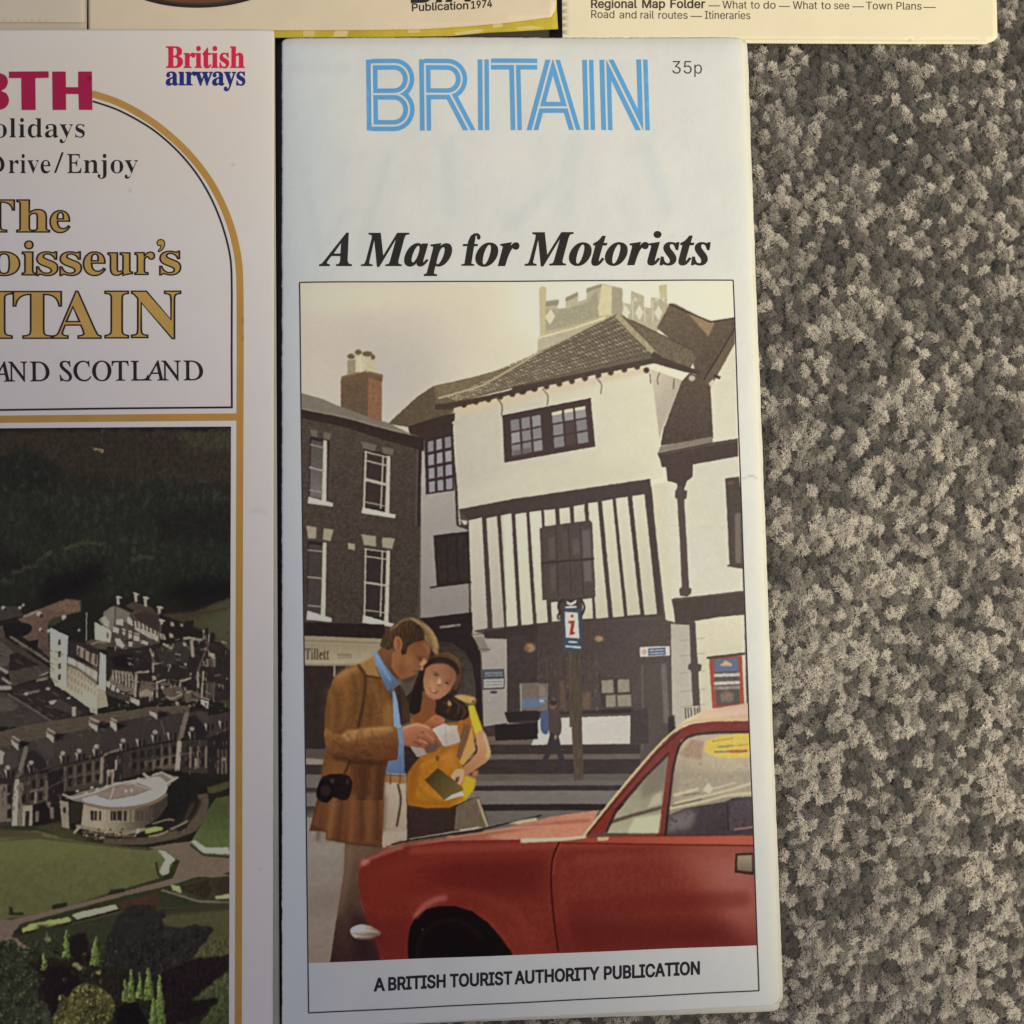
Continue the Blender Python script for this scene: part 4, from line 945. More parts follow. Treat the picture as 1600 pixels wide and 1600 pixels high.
    P([(76, 1250), (210, 1246), (208, 1310), (80, 1316)], (138, 120, 100), soft=1)
    P([(62, 1322), (216, 1316), (216, 1362), (66, 1372)], (108, 124, 146))
    L([(85, 1345), (196, 1340)], 12, (196, 200, 204), a=.7, n=30)
    L([(50, 1380), (60, 1240)], 8, (158, 146, 130), a=.6)
    P([(545, 1205), (738, 1198), (748, 1382), (558, 1384)], (66, 54, 50))
    for q in ([(558, 1212), (632, 1208), (636, 1290), (562, 1292)], [(660, 1206), (732, 1204), (736, 1284), (662, 1288)], [(585, 1306), (648, 1302), (650, 1378), (588, 1380)], [(656, 1304), (742, 1300), (746, 1374), (660, 1378)]):
        P(q, (152, 140, 118), soft=.6, n=12, ns=3)
    P([(300, 1215), (330, 1210), (335, 1390), (300, 1395)], (106, 82, 64), soft=1.4, a=.7)
    P([(440, 1290), (490, 1280), (490, 1390), (440, 1395)], (120, 92, 66), soft=1.4, a=.7)
    P([(-30, 1466), (168, 1458), (170, 1582), (-30, 1590)], (160, 148, 136))
    P([(-30, 1490), (160, 1478), (164, 1572), (-30, 1580)], (44, 34, 34))
    P([(165, 1450), (745, 1432), (752, 1640), (170, 1640)], (202, 196, 182), n=4)
    L([(560, 1408), (745, 1402)], 26, (52, 42, 40))
    L([(200, 1420), (560, 1408)], 22, (60, 48, 45))
    P([(812, 1118), (942, 1110), (985, 1640), (815, 1640)], (86, 73, 67), n=5)
    L([(812, 1120), (818, 1640)], 8, (118, 104, 94), a=.7)
    P([(930, 1110), (962, 1108), (985, 1480), (950, 1480)], (116, 101, 90), soft=1, n=6)
    P([(975, 1440), (1015, 1430), (1030, 1640), (980, 1640)], (52, 42, 42), soft=1)
    P([(1072, 1380), (1170, 1370), (1172, 1450), (1076, 1460)], (196, 184, 160))
    for x in (1082, 1100, 1118, 1142, 1160):
        L([(x, 1385), (x + 4, 1450)], 7, (60, 52, 60))
    s.blobs([(20, 1030), (560, 1010), (560, 1400), (20, 1410)], 150, .7, 2.2, [(98, 82, 70), (52, 42, 41), (120, 104, 88), (84, 70, 62)], a=.55, soft=.7, stretch=1.7)
    s.blobs([(500, 880), (980, 860), (990, 1180), (560, 1200)], 90, .7, 2.0, [(92, 77, 70), (66, 53, 50)], a=.5, soft=.8)
    # hanging direction board
    P([(798, 1004), (986, 998), (988, 1056), (800, 1066)], (214, 204, 192))
    P([(850, 1012), (958, 1007), (960, 1052), (852, 1058)], (72, 86, 128))
    O(826, 1034, 16, 18, (206, 164, 140))
    for y in (1026, 1044):
        L([(862, y), (948, y - 4)], 6, (210, 206, 204), n=40)
    # information sign on its post
    P([(352, 1020), (428, 1020), (436, 1640), (362, 1640)], (84, 68, 54), n=12, ns=(2, 14))
    L([(366, 1040), (372, 1640)], 9, (104, 85, 66), a=.6)
    for q in ([(322, 706), (298, 726), (288, 752), (300, 790)], [(430, 706), (446, 730), (452, 760), (438, 800)], [(300, 790), (286, 810), (292, 830)]):
        L(q, 12, (52, 42, 46), smooth=True)
    P([(330, 712), (410, 704), (404, 762), (338, 768)], (60, 48, 50))
    P([(340, 714), (366, 730), (402, 708), (400, 728), (368, 746), (344, 734)], (226, 216, 194))
    L([(338, 756), (398, 752)], 12, (220, 212, 196))
    P([(318, 758), (430, 766), (437, 1032), (322, 1026)], (60, 76, 94), n=5)
    P([(330, 784), (411, 790), (421, 950), (337, 945)], (216, 207, 190))
    O(376, 810, 9, 9, (160, 58, 48))
    P([(352, 842), (392, 838), (382, 908), (396, 912), (388, 926), (358, 928), (362, 900), (370, 856), (354, 858)], (164, 58, 48), soft=.3)
    L([(358, 972), (404, 974)], 11, (206, 210, 212), n=36)
    L([(340, 1000), (424, 1006)], 11, (206, 210, 212), n=40)
    # steps and pavement ------------------------------------------------------
    s.crop = 'P'
    for y0, y1, c in ((1150, 1163, (104, 90, 80)), (1163, 1178, (60, 48, 46)), (1178, 1186, (104, 90, 80)), (1186, 1209, (58, 47, 45)), (1209, 1219, (96, 84, 76)), (1219, 1227, (104, 96, 90)),
                      (1227, 1235, (52, 43, 42)), (1235, 1256, (116, 107, 100)), (1256, 1266, (44, 37, 37)), (1266, 1300, (104, 95, 90))):
        P([(640, y0 + 1), (1000, y0), (1000, y1 + 1), (640, y1 + 1)], c, n=6, ns=(16, 3))
    P([(838, 1146), (986, 1118), (984, 1162), (830, 1164)], (200, 192, 180), n=4)
    P([(985, 1112), (1012, 1105), (1014, 1162), (985, 1163)], (70, 58, 56), n=6)

    # passer-by with a blue bag
    s.crop = 'G'
    P([(216, 0), (270, 0), (282, 425), (238, 432)], (84, 68, 54), n=12, ns=(2, 14))
    P([(112, 100), (140, 84), (166, 98), (176, 180), (160, 215), (120, 210)], (80, 62, 60), smooth=True)
    P([(78, 110), (100, 92), (114, 104), (112, 196), (92, 206), (76, 180)], (74, 88, 118), smooth=True)
    O(134, 70, 17, 19, (108, 84, 74))
    O(136, 56, 16, 12, (60, 46, 44))
    P([(122, 200), (160, 206), (180, 290), (205, 370), (190, 388), (160, 320), (140, 260), (112, 330), (84, 396), (62, 384), (96, 300)], (58, 48, 54), soft=.4)
    O(148, 220, 7, 12, (150, 112, 88))
    s.crop = 'P'
    s.blobs([(640, 1150), (980, 1150), (960, 1262), (640, 1262)], 120, .8, 2.6, [(92, 82, 76), (60, 50, 48), (118, 108, 102)], a=.35, soft=1.0, stretch=.4)
    # brick house on the left ---------------------------------------------------
    s.crop = 'A'
    P([(110, 772), (250, 812), (370, 862), (630, 950), (670, 964), (800, 1028), (890, 1062), (890, 1120), (110, 950)], (124, 114, 100), n=5, ns=4)
    P([(110, 876), (390, 930), (640, 1000), (890, 1058), (890, 1140), (700, 1096), (400, 1000), (110, 936)], (58, 46, 43), n=4)
    L([(110, 872), (390, 926), (640, 994), (800, 1034)], 8, (150, 138, 118), a=.7)
    s.crop = 'P'
    wall = [(466, 652), (540, 668), (615, 692), (658, 703), (656, 800), (652, 970), (600, 990), (466, 985)]
    P(wall, ((82, 70, 62), (500, 700), (70, 60, 54), (560, 960)), n=13, ns=3)
    for k in range(74):
        y = 654 + k * 4.6
        L([(466, y), (656, y + 32 * max(0, 1 - k / 56) - 6 * (k / 74))], 1.1, (66, 57, 53), a=.42)
    s.blobs(wall, 300, 1.0, 2.4, [(104, 92, 82), (70, 60, 56), (96, 82, 72)], a=.45, stretch=.5)
    s.crop = 'A'
    L([(868, 1120), (862, 1300), (858, 1600)], 20, (58, 47, 46))
    L([(848, 1140), (840, 1600)], 7, (104, 92, 84), a=.6)
    for q in ([(178, 1004), (226, 1012), (220, 1056), (186, 1048)], [(262, 1020), (312, 1030), (300, 1068), (262, 1062)], [(496, 1076), (590, 1100), (586, 1148), (510, 1130)], [(630, 1112), (704, 1126), (690, 1170), (630, 1158)]):
        P(q, (112, 100, 86), soft=.8, n=6)
    P([(176, 1046), (300, 1076), (286, 1452), (172, 1430)], (54, 45, 43))
    P([(186, 1068), (262, 1086), (256, 1440), (176, 1424)], ((88, 80, 76), (220, 1080), (112, 102, 96), (220, 1380)), n=4)
    P([(262, 1070), (284, 1076), (280, 1456), (252, 1448)], (190, 179, 160))
    L([(182, 1098), (262, 1120)], 9, (150, 138, 124))
    L([(176, 1240), (262, 1264)], 11, (160, 148, 132))
    L([(176, 1382), (256, 1400)], 8, (150, 138, 124))
    P([(168, 1424), (322, 1464), (320, 1486), (164, 1466)], (196, 185, 166))
    P([(512, 1124), (684, 1164), (676, 1534), (506, 1500)], (52, 43, 41))
    P([(524, 1148), (660, 1180), (650, 1500), (516, 1484)], (64, 52, 50), n=4)
    for q, w in (([(526, 1144), (520, 1330), (514, 1496)], 13), ([(634, 1170), (628, 1330), (620, 1496)], 9)):
        L(q, w, (178, 166, 148))
    P([(658, 1166), (680, 1170), (674, 1530), (646, 1522)], (188, 177, 158))
    for y in (1142, 1196):
        L([(520, y), (664, y + 36)], 9, (172, 160, 144))
    P([(514, 1304), (664, 1342), (664, 1360), (514, 1324)], (180, 168, 150))
    L([(516, 1456), (650, 1484)], 7, (160, 150, 136))
    P([(506, 1490), (712, 1536), (710, 1560), (500, 1526)], (200, 189, 172))
    s.crop = 'C'
    for q in ([(154, 245), (218, 255), (215, 326), (166, 325)], [(262, 262), (324, 270), (306, 342), (258, 333)], [(498, 298), (590, 312), (590, 376), (516, 366)], [(628, 318), (709, 325), (691, 391), (630, 381)], [(415, 352), (458, 360), (458, 398), (415, 391)]):
        P(q, (158, 144, 122), soft=.5, n=6)
    P([(164, 340), (284, 352), (274, 824), (158, 780)], (48, 40, 40))
    P([(172, 360), (256, 368), (246, 800), (160, 780)], (72, 64, 61), n=5)
    P([(258, 350), (281, 353), (273, 822), (245, 815)], (186, 174, 152))
    for y in (398, 566, 744):
        L([(165, y), (256, y + 9)], 10 if y == 566 else 7, (152, 140, 124))
    P([(160, 776), (314, 824), (312, 847), (155, 832)], (194, 182, 164))
    P([(518, 384), (682, 400), (668, 856), (510, 820)], (50, 41, 41))
    P([(526, 404), (656, 420), (646, 822), (520, 802)], (58, 47, 47), n=4)
    for q, w in (([(525, 392), (518, 806)], 10), ([(630, 404), (618, 812)], 9)):
        L(q, w, (176, 164, 146))
    P([(656, 398), (678, 402), (668, 852), (642, 842)], (186, 174, 154))
    for y, w in ((390, 9), (436, 8), (600, 13), (772, 7)):
        L([(520, y), (664, y + 20)], w, (172, 160, 142))
    P([(510, 804), (704, 860), (694, 878), (504, 852)], (194, 182, 164))
    # shop front
    P([(110, 850), (640, 862), (660, 965), (110, 940)], (44, 36, 35), n=4)
    P([(110, 932), (640, 952), (630, 1002), (110, 988)], (148, 132, 106), n=5, ns=(30, 2))
    L([(110, 962), (640, 980)], 6, (108, 95, 80), a=.7)
    P([(110, 988), (630, 1000), (520, 1120), (110, 1118)], ((146, 130, 106), (300, 1000), (168, 152, 124), (300, 1110)), n=5)
    L([(110, 1112), (480, 1114)], 12, (136, 122, 100), a=.8)
    P([(110, 1122), (400, 1124), (270, 1640), (110, 1640)], (52, 42, 41), n=4)
    L([(330, 1125), (330, 1185)], 12, (140, 128, 112))
    for g in words('Tillett', 'b', 476.5, 1030, 514.5, 1031, 17, 'T', .15):
        for q in g:
            s.poly(q - [s.x0, s.y0], (88, 74, 60), raw=True, soft=.3)
    for x in range(356, 436, 15):
        L([(x, 1046), (x + 3, 1074)], 6, (104, 90, 72), a=.7)
    L([(350, 1050), (436, 1056)], 5, (104, 90, 72), a=.6)
    # side wing lower part, arch, name board
    P([(948, 306), (1168, 280), (1182, 602), (970, 628)], (50, 40, 41))
    P([(965, 330), (1160, 305), (1170, 580), (985, 600)], (54, 45, 42), n=8, ns=(3, 9))
    for x in (1030, 1095):
        L([(x, 320), (x + 8, 600)], 8, (42, 34, 35), a=.7)
    L([(930, 632), (1182, 600)], 10, (48, 38, 38))
    P([(860, 826), (1190, 786), (1194, 905), (1240, 1010), (1256, 1600), (860, 1600)], (44, 35, 36), n=3)
    L([(995, 880), (1112, 866)], 15, (122, 112, 106), n=44)
    P([(960, 968), (1060, 976), (1140, 1030), (1190, 1110), (1212, 1240), (1216, 1500), (960, 1500)], ((58, 50, 46), (1000, 1000), (74, 64, 57), (1150, 1300)), n=8, ns=4)
    for q in ([(1100, 1150), (1200, 1150)], [(1130, 1160), (1140, 1480)]):
        L(q, 7, (54, 44, 44), a=.7)
    P([(1188, 900), (1262, 925), (1300, 950), (1408, 940), (1410, 1480), (1262, 1500), (1250, 1050)], ((166, 154, 142), (1300, 960), (156, 146, 138), (1300, 1400)), n=4)
    P([(1186, 918), (1250, 918), (1262, 940), (1300, 1030), (1250, 1040), (1215, 975)], (136, 122, 108), n=5)
    L([(1200, 938), (1256, 932)], 8, (172, 158, 140))
    L([(1232, 1016), (1302, 1020)], 9, (108, 95, 86))
    P([(1262, 905), (1600, 868), (1600, 960), (1270, 950)], (62, 49, 48))
    P([(1410, 940), (1600, 930), (1600, 1480), (1420, 1480)], (66, 53, 51), n=6)
    P([(1485, 1230), (1610, 1225), (1610, 1400), (1492, 1400)], (112, 98, 88), n=6)
    L([(1496, 1240), (1496, 1400)], 9, (148, 138, 126))
    P([(1500, 1330), (1610, 1320), (1610, 1380), (1502, 1388)], (96, 112, 134))
    P([(1392, 1410), (1610, 1405), (1610, 1460), (1410, 1470)], (44, 36, 36))
    O(1552, 1008, 34, 28, (146, 106, 72), soft=1.5, n=40)
    P([(1254, 1146), (1392, 1140), (1394, 1266), (1258, 1272)], (66, 62, 68))
    P([(1262, 1152), (1386, 1147), (1386, 1190), (1264, 1196)], (84, 90, 104))
    P([(1262, 1206), (1388, 1200), (1388, 1256), (1264, 1262)], (168, 162, 156))
    for y, c in ((1168, (150, 152, 156)), (1184, (130, 134, 142)), (1222, (120, 116, 116)), (1242, (124, 120, 120))):
        L([(1275, y), (1378, y - 3)], 6, c, n=34)
    O(1326, 1287, 24, 9, (72, 60, 58))
    P([(1335, 1490), (1600, 1476), (1600, 1580), (1335, 1590)], (40, 31, 32))
    # chimney
    s.crop = 'A'
    P([(370, 700), (540, 664), (626, 688), (624, 952), (540, 925), (370, 862)], (106, 84, 66), n=10, ns=3)
    P([(540, 664), (627, 690), (626, 952), (540, 922)], (140, 100, 72), n=12, ns=3)
    for k in range(22):
        y = 705 + k * 11
        L([(370, y), (540, y - 12 + k * .8), (626, y + 4)], 2.4, (96, 76, 58), a=.35)
    P([(374, 672), (520, 632), (632, 662), (630, 706), (540, 682), (368, 718)], (112, 88, 66), n=5)
    L([(374, 680), (520, 642), (630, 672)], 7, (140, 112, 82), a=.8)
    for q, c in (([(412, 572), (462, 566), (462, 652), (412, 664)], (150, 136, 108)), ([(464, 536), (520, 532), (522, 640), (462, 648)], (204, 190, 152)), ([(524, 545), (582, 542), (596, 642), (530, 642)], (196, 180, 144))):
        P(q, c, soft=.5, n=8)
    L([(488, 560), (494, 640)], 10, (226, 212, 172), soft=.6)
    for x, y, rx in ((434, 548, 24), (480, 522, 22), (536, 532, 32), (572, 552, 14)):
        O(x, y, rx, 17, (110, 92, 68), soft=.6)
    # ground behind the couple ---------------------------------------------------
    s.crop = 'E'
    P([(20, 1110), (170, 1110), (150, 1240), (120, 1400), (60, 1640), (20, 1640)], (92, 82, 78), n=6)
    P([(20, 1118), (165, 1128), (160, 1165), (20, 1165)], (138, 126, 114), n=4)
    P([(20, 1165), (160, 1165), (150, 1235), (20, 1235)], (58, 50, 49))
    P([(20, 1235), (150, 1235), (140, 1330), (20, 1330)], (106, 97, 92), n=5)
    P([(20, 1330), (130, 1330), (120, 1360), (20, 1360)], (62, 54, 52))
    s.crop = 'F'
    P([(130, 0), (230, 0), (240, 80), (130, 90)], (112, 103, 100), n=5)
    P([(130, 84), (240, 78), (240, 150), (130, 160)], ((66, 56, 52), (180, 90), (108, 96, 90), (180, 150)), n=5)
    P([(120, 150), (430, 150), (430, 1120), (120, 1120)], ((132, 122, 114), (200, 180), (124, 108, 98), (200, 1000)), n=5, ns=7)
    P([(160, 600), (380, 590), (330, 760), (160, 760)], (112, 98, 90), soft=8, a=.5)
    P([(160, 330), (400, 320), (390, 380), (160, 400)], (140, 128, 116), soft=5, a=.5)
    # woman -----------------------------------------------------------------
    s.crop = 'F'
    P([(775, 60), (1100, 70), (1180, 30), (1230, 15), (1262, 90), (1296, 195), (1150, 232), (1080, 232), (790, 290)], (56, 42, 40), n=4)
    P([(1092, 80), (1180, 35), (1228, 15), (1292, 195), (1150, 232), (1080, 225)], (104, 90, 72), n=9, ns=(2, 9))
    L([(1228, 40), (1252, 110), (1284, 198)], 14, (172, 156, 120), soft=1, n=12)
    s.crop = 'E'
    P([(870, 440), (830, 540), (790, 640), (748, 690), (762, 780), (830, 812), (1000, 830), (1100, 850), (1190, 820), (1185, 760), (1110, 690), (1140, 600), (1160, 480), (1125, 395), (1050, 355), (960, 365), (900, 410)], (50, 36, 31), smooth=True, n=5, ns=3)
    P([(905, 420), (960, 370), (1050, 358), (1120, 398), (1158, 470), (1135, 480), (1095, 430), (1040, 410), (960, 412)], ((66, 48, 34), (920, 400), (92, 68, 45), (1120, 420)), soft=1.2, n=12, ns=(2, 5))
    L([(960, 385), (1040, 368), (1110, 400), (1145, 450)], 12, (122, 94, 62), soft=2, a=.6, smooth=True)
    P([(1110, 480), (1155, 470), (1150, 560), (1110, 640), (1090, 620), (1108, 540)], (84, 60, 44), soft=1.4)
    body = [(775, 830), (840, 850), (880, 880), (1010, 870), (1130, 860), (1180, 780), (1235, 742), (1268, 820), (1302, 925), (1250, 965), (1215, 1050), (1150, 1160), (1170, 1225), (1252, 1270), (1238, 1340), (1180, 1420), (1060, 1470), (900, 1474), (765, 1452), (752, 1330), (770, 1200), (860, 1100)]
    P(body, ((152, 86, 30), (850, 900), (176, 112, 24), (1000, 1400)), n=10, ns=4)
    P([(770, 1200), (860, 1110), (840, 1250), (800, 1450), (755, 1440)], (136, 80, 28), soft=3, a=.8)
    P([(780, 1400), (1050, 1425), (1150, 1380), (1060, 1468), (900, 1474), (765, 1452)], (142, 84, 24), soft=2.5, a=.7)
    for q, w_, c in (([(860, 1180), (960, 1130), (1080, 1100)], 22, (196, 126, 40)), ([(830, 1300), (880, 1380), (980, 1430)], 18, (140, 82, 24)), ([(900, 1010), (980, 1040), (1090, 1030)], 16, (132, 74, 28)), ([(1100, 900), (1090, 1000), (1070, 1080)], 18, (186, 116, 40)), ([(1010, 1160), (960, 1230), (900, 1260)], 14, (134, 78, 26))):
        L(q, w_, c, soft=2.4, a=.65, smooth=True)
    P([(1195, 742), (1238, 742), (1300, 920), (1250, 960), (1215, 850)], (212, 172, 36), soft=.8, n=6)
    P([(1170, 1240), (1250, 1270), (1236, 1340), (1170, 1420), (1150, 1330)], (198, 156, 32), soft=1.4)
    P([(1010, 1100), (1100, 1060), (1090, 1180), (1000, 1190)], (186, 116, 40), soft=4, a=.7)
    P([(860, 640), (960, 700), (960, 790), (1000, 840), (890, 880), (790, 830), (850, 780)], ((122, 74, 48), (920, 700), (132, 74, 40), (850, 830)), smooth=True, soft=.6)
    P([(884, 492), (935, 450), (1035, 446), (1098, 492), (1110, 545), (1078, 615), (1020, 680), (955, 700), (905, 672), (878, 600)], ((172, 116, 82), (940, 640), (136, 88, 62), (1080, 500)), smooth=True, soft=.6)
    O(935, 600, 36, 42, (190, 132, 94), soft=4, a=.7)
    O(990, 474, 56, 22, (166, 112, 82), soft=4, a=.6)
    P([(1070, 520), (1108, 545), (1076, 616), (1020, 676), (1050, 600)], (132, 84, 64), soft=3, a=.7)
    P([(884, 500), (905, 470), (915, 560), (905, 640), (880, 590)], (150, 98, 70), soft=3, a=.6)
    O(1040, 620, 26, 30, (176, 118, 86), soft=4, a=.7)
    L([(905, 672), (955, 698), (1010, 684)], 10, (126, 80, 58), soft=2, a=.6, smooth=True)
    L([(944, 500), (968, 504), (986, 518)], 5, (88, 60, 48), soft=.8, a=.8)
    O(966, 522, 18, 7, (56, 38, 36), soft=.8, rot=.4, a=.9)
    L([(1030, 556), (1052, 560), (1070, 570)], 5, (84, 56, 46), soft=.8, a=.8)
    O(1044, 582, 16, 7, (56, 38, 36), soft=.8, rot=.4, a=.9)
    P([(992, 540), (1004, 580), (984, 592), (970, 584)], (212, 156, 116), soft=1.2)
    L([(975, 592), (1000, 600)], 6, (116, 70, 54), soft=.7)
    P([(914, 608), (945, 630), (988, 640), (962, 660), (932, 646)], (132, 68, 54), soft=.9)
    P([(924, 620), (948, 634), (972, 640), (952, 646), (934, 636)], (206, 176, 154), soft=.7)
    L([(880, 470), (930, 425), (1000, 408), (1070, 425), (1115, 475), (1122, 510)], 19, (44, 33, 29), smooth=True, soft=.9)
    P([(870, 480), (888, 490), (866, 600), (868, 680), (850, 790), (800, 800), (775, 760), (800, 650), (850, 560)], (42, 30, 28), soft=.8)
    P([(1000, 700), (1070, 660), (1160, 720), (1200, 780), (1190, 830), (1110, 852), (1030, 830), (975, 780)], (48, 35, 29), smooth=True, n=6)
    for q in ([(1020, 720), (1060, 740), (1050, 790)], [(1090, 700), (1130, 740), (1120, 800)], [(1150, 740), (1175, 790), (1150, 830)]):
        L(q, 10, (86, 62, 46), smooth=True, soft=1)
    P([(1055, 700), (1078, 730), (1070, 750), (1048, 735)], (176, 128, 84), soft=.8)
    P([(1090, 672), (1160, 664), (1240, 682), (1254, 716), (1236, 735), (1190, 725), (1130, 700)], (188, 150, 84), soft=1, n=14, ns=3)
    O(1234, 718, 14, 14, (120, 84, 44), soft=1)
    P([(1165, 876), (1218, 890), (1180, 1010), (1140, 1130), (1112, 1110), (1130, 1000)], (112, 78, 52), n=4)
    P([(1220, 890), (1250, 1060), (1160, 1172), (1132, 1150), (1190, 1000)], (192, 138, 74), soft=.8)
    arm = [(1250, 955), (1302, 920), (1340, 1010), (1358, 1085), (1338, 1135), (1262, 1190), (1180, 1240), (1140, 1215), (1170, 1170), (1235, 1110), (1262, 1060)]
    P(arm, ((186, 134, 94), (1300, 1000), (170, 112, 74), (1220, 1200)), smooth=True)
    L([(1310, 950), (1342, 1060), (1330, 1110)], 14, (214, 168, 124), soft=1.4, smooth=True)
    P([(1072, 1302), (1078, 1240), (1108, 1200), (1150, 1196), (1168, 1222), (1150, 1292), (1118, 1312)], (192, 146, 112), smooth=True)
    P([(1096, 1292), (1112, 1252), (1134, 1248), (1126, 1290)], (96, 62, 46), soft=.7)
    P([(1222, 1210), (1272, 1204), (1258, 1250), (1228, 1250)], (168, 104, 62), soft=1)
    P([(884, 1276), (978, 1190), (1080, 1262), (1152, 1325), (1160, 1348), (1028, 1420)], ((74, 60, 34), (950, 1230), (106, 88, 46), (1100, 1360)), n=4)
    P([(1022, 1422), (1080, 1380), (1150, 1354), (1166, 1384), (1100, 1400)], (206, 200, 178), soft=.4)
    P([(968, 1090), (990, 1110), (985, 1140), (962, 1135)], (104, 64, 26), soft=1)
    # man: trousers, coat, shirt, head, hands ----------------------------------------
    s.crop = 'F'
    P([(395, 305), (560, 325), (660, 345), (520, 392), (490, 470), (495, 690), (600, 950), (622, 1060), (300, 1075), (325, 900), (366, 640), (388, 500)],
      ((98, 76, 62), (430, 400), (54, 36, 36), (520, 1000)), n=5)
    P([(395, 330), (460, 340), (420, 560), (370, 760), (340, 760), (388, 500)], (112, 88, 70), soft=4, a=.6)
    P([(440, 700), (560, 860), (620, 1060), (460, 1060)], (44, 28, 32), soft=7, a=.8)
    P([(620, 50), (782, 60), (782, 290), (700, 318), (660, 350), (625, 330)], (164, 144, 124), n=4)
    s.crop = 'E'
    P([(600, 1225), (750, 1232), (756, 1640), (572, 1640)], ((172, 152, 130), (660, 1300), (154, 134, 116), (660, 1600)), n=4)
    P([(575, 1400), (620, 1380), (610, 1640), (570, 1640)], (120, 98, 80), soft=3, a=.7)
    P([(603, 1232), (746, 1240), (746, 1302), (600, 1288)], (146, 104, 66), n=5)
    L([(604, 1236), (746, 1246)], 6, (104, 72, 46))
    for x in (640, 708):
        L([(x, 1236), (x, 1300)], 12, (96, 66, 44), a=.8)
    L([(694, 1310), (714, 1400), (704, 1500), (686, 1600)], 15, (70, 52, 42), smooth=True, soft=.6)
    coat = [(430, 440), (515, 385), (545, 460), (600, 600), (640, 650), (655, 690), (665, 890), (700, 905), (704, 1000), (692, 1128), (622, 1140), (606, 1240), (590, 1260), (572, 1640), (60, 1640), (95, 1500), (140, 1300), (160, 1140), (188, 1060), (170, 960), (172, 800), (190, 670), (232, 550), (300, 492), (380, 465)]
    P(coat, ((118, 78, 42), (330, 600), (88, 53, 32), (380, 1500)), n=10, ns=4)
    P([(420, 440), (515, 385), (535, 470), (565, 545), (470, 530)], (152, 110, 62), soft=.6, n=6)
    L([(432, 440), (515, 388), (540, 460)], 8, (182, 140, 84), soft=1)
    P([(270, 500), (420, 450), (440, 500), (330, 560), (230, 620)], (152, 104, 56), soft=5, a=.7)
    P([(470, 545), (570, 552), (600, 640), (650, 700), (660, 890), (440, 900), (440, 760)], (110, 72, 40), soft=2, n=10)
    P([(560, 760), (650, 720), (660, 880), (580, 890)], (146, 100, 52), soft=4, a=.7)
    L([(466, 528), (565, 546)], 12, (66, 44, 30), soft=.8)
    L([(412, 458), (458, 530), (456, 640), (440, 760), (410, 900)], 20, (66, 44, 30), smooth=True, soft=1.2)
    L([(442, 500), (432, 700)], 30, (96, 64, 38), soft=3, a=.6)
    L([(430, 830), (580, 790)], 8, (88, 58, 34), soft=1, a=.8)
    L([(576, 700), (582, 890)], 8, (98, 66, 38), soft=1, a=.8)
    P([(620, 640), (654, 660), (660, 700), (640, 690)], (90, 62, 40), soft=1)
    P([(180, 640), (250, 600), (240, 800), (180, 960)], (108, 70, 38), soft=6, a=.6)
    # lower coat skirts with folds
    P([(330, 1130), (610, 1140), (600, 1260), (575, 1640), (340, 1640)], ((88, 53, 32), (400, 1200), (80, 48, 31), (500, 1600)), soft=3, n=9, ns=(3, 9))
    for x0, x1, c in ((350, 380, (124, 80, 46)), (455, 440, (70, 42, 28)), (520, 500, (118, 74, 44)), (250, 160, (130, 86, 48)), (560, 560, (66, 42, 30))):
        L([(x0, 1180), ((x0 + x1) / 2, 1400), (x1, 1640)], 26, c, soft=3.5, a=.7)
    P([(170, 1130), (330, 1130), (350, 1260), (250, 1250), (150, 1250)], (122, 78, 42), soft=4, a=.7)
    # worn suede: soft lights and creases
    for q, w_, c, a_ in (([(260, 540), (330, 500), (400, 470)], 26, (164, 118, 68), .8), ([(205, 640), (230, 760), (215, 900)], 24, (138, 92, 50), .6), ([(300, 560), (330, 700), (300, 860)], 30, (134, 90, 48), .6), ([(370, 520), (395, 640), (380, 800)], 18, (82, 52, 31), .7),
                         ([(250, 640), (270, 760), (255, 880)], 14, (88, 56, 33), .6), ([(500, 570), (540, 640), (560, 740)], 24, (138, 94, 50), .6), ([(480, 700), (500, 800), (490, 880)], 16, (86, 56, 34), .6), ([(610, 700), (640, 780), (640, 880)], 18, (150, 104, 56), .7)):
        L(q, w_, c, soft=2.6, a=a_, smooth=True)
    # sleeve
    sl = [(176, 900), (250, 945), (330, 945), (420, 908), (560, 898), (662, 890), (700, 908), (704, 1000), (690, 1128), (600, 1142), (420, 1136), (320, 1120), (215, 1075), (172, 1000)]
    P(sl, ((132, 88, 48), (450, 910), (86, 52, 32), (480, 1130)), smooth=True, n=11, ns=4)
    P([(300, 950), (420, 912), (560, 900), (660, 894), (660, 925), (540, 950), (420, 975), (330, 1000)], (168, 120, 70), soft=3, a=.8, n=12)
    for q in ([(330, 940), (360, 990), (350, 1050)], [(430, 920), (440, 970)], [(500, 910), (520, 960)]):
        L(q, 12, (98, 62, 36), soft=1.6, a=.7, smooth=True)
    L([(240, 1110), (420, 1150), (610, 1150)], 20, (50, 32, 24), soft=2.5, a=.85, smooth=True)
    for q, w_, c, a_ in (([(230, 1000), (300, 1040), (420, 1080)], 22, (94, 58, 34), .6), ([(440, 990), (540, 1000), (660, 1010)], 20, (122, 80, 44), .6), ([(300, 960), (340, 930), (400, 925)], 14, (190, 142, 86), .7), ([(470, 918), (560, 904), (640, 902)], 12, (184, 136, 82), .7), ([(410, 940), (400, 1010), (360, 1070)], 10, (80, 50, 30), .7)):
        L(q, w_, c, soft=1.8, a=a_, smooth=True)
    P([(500, 1050), (690, 1060), (688, 1128), (520, 1140)], (116, 66, 38), soft=4, a=.6)
    s.crop = 'F'
    P([(190, 205), (240, 60), (420, 40), (640, 40), (628, 332), (560, 332), (420, 312), (280, 286), (284, 244)], ((108, 66, 40), (400, 80), (96, 58, 38), (400, 320)), n=5)
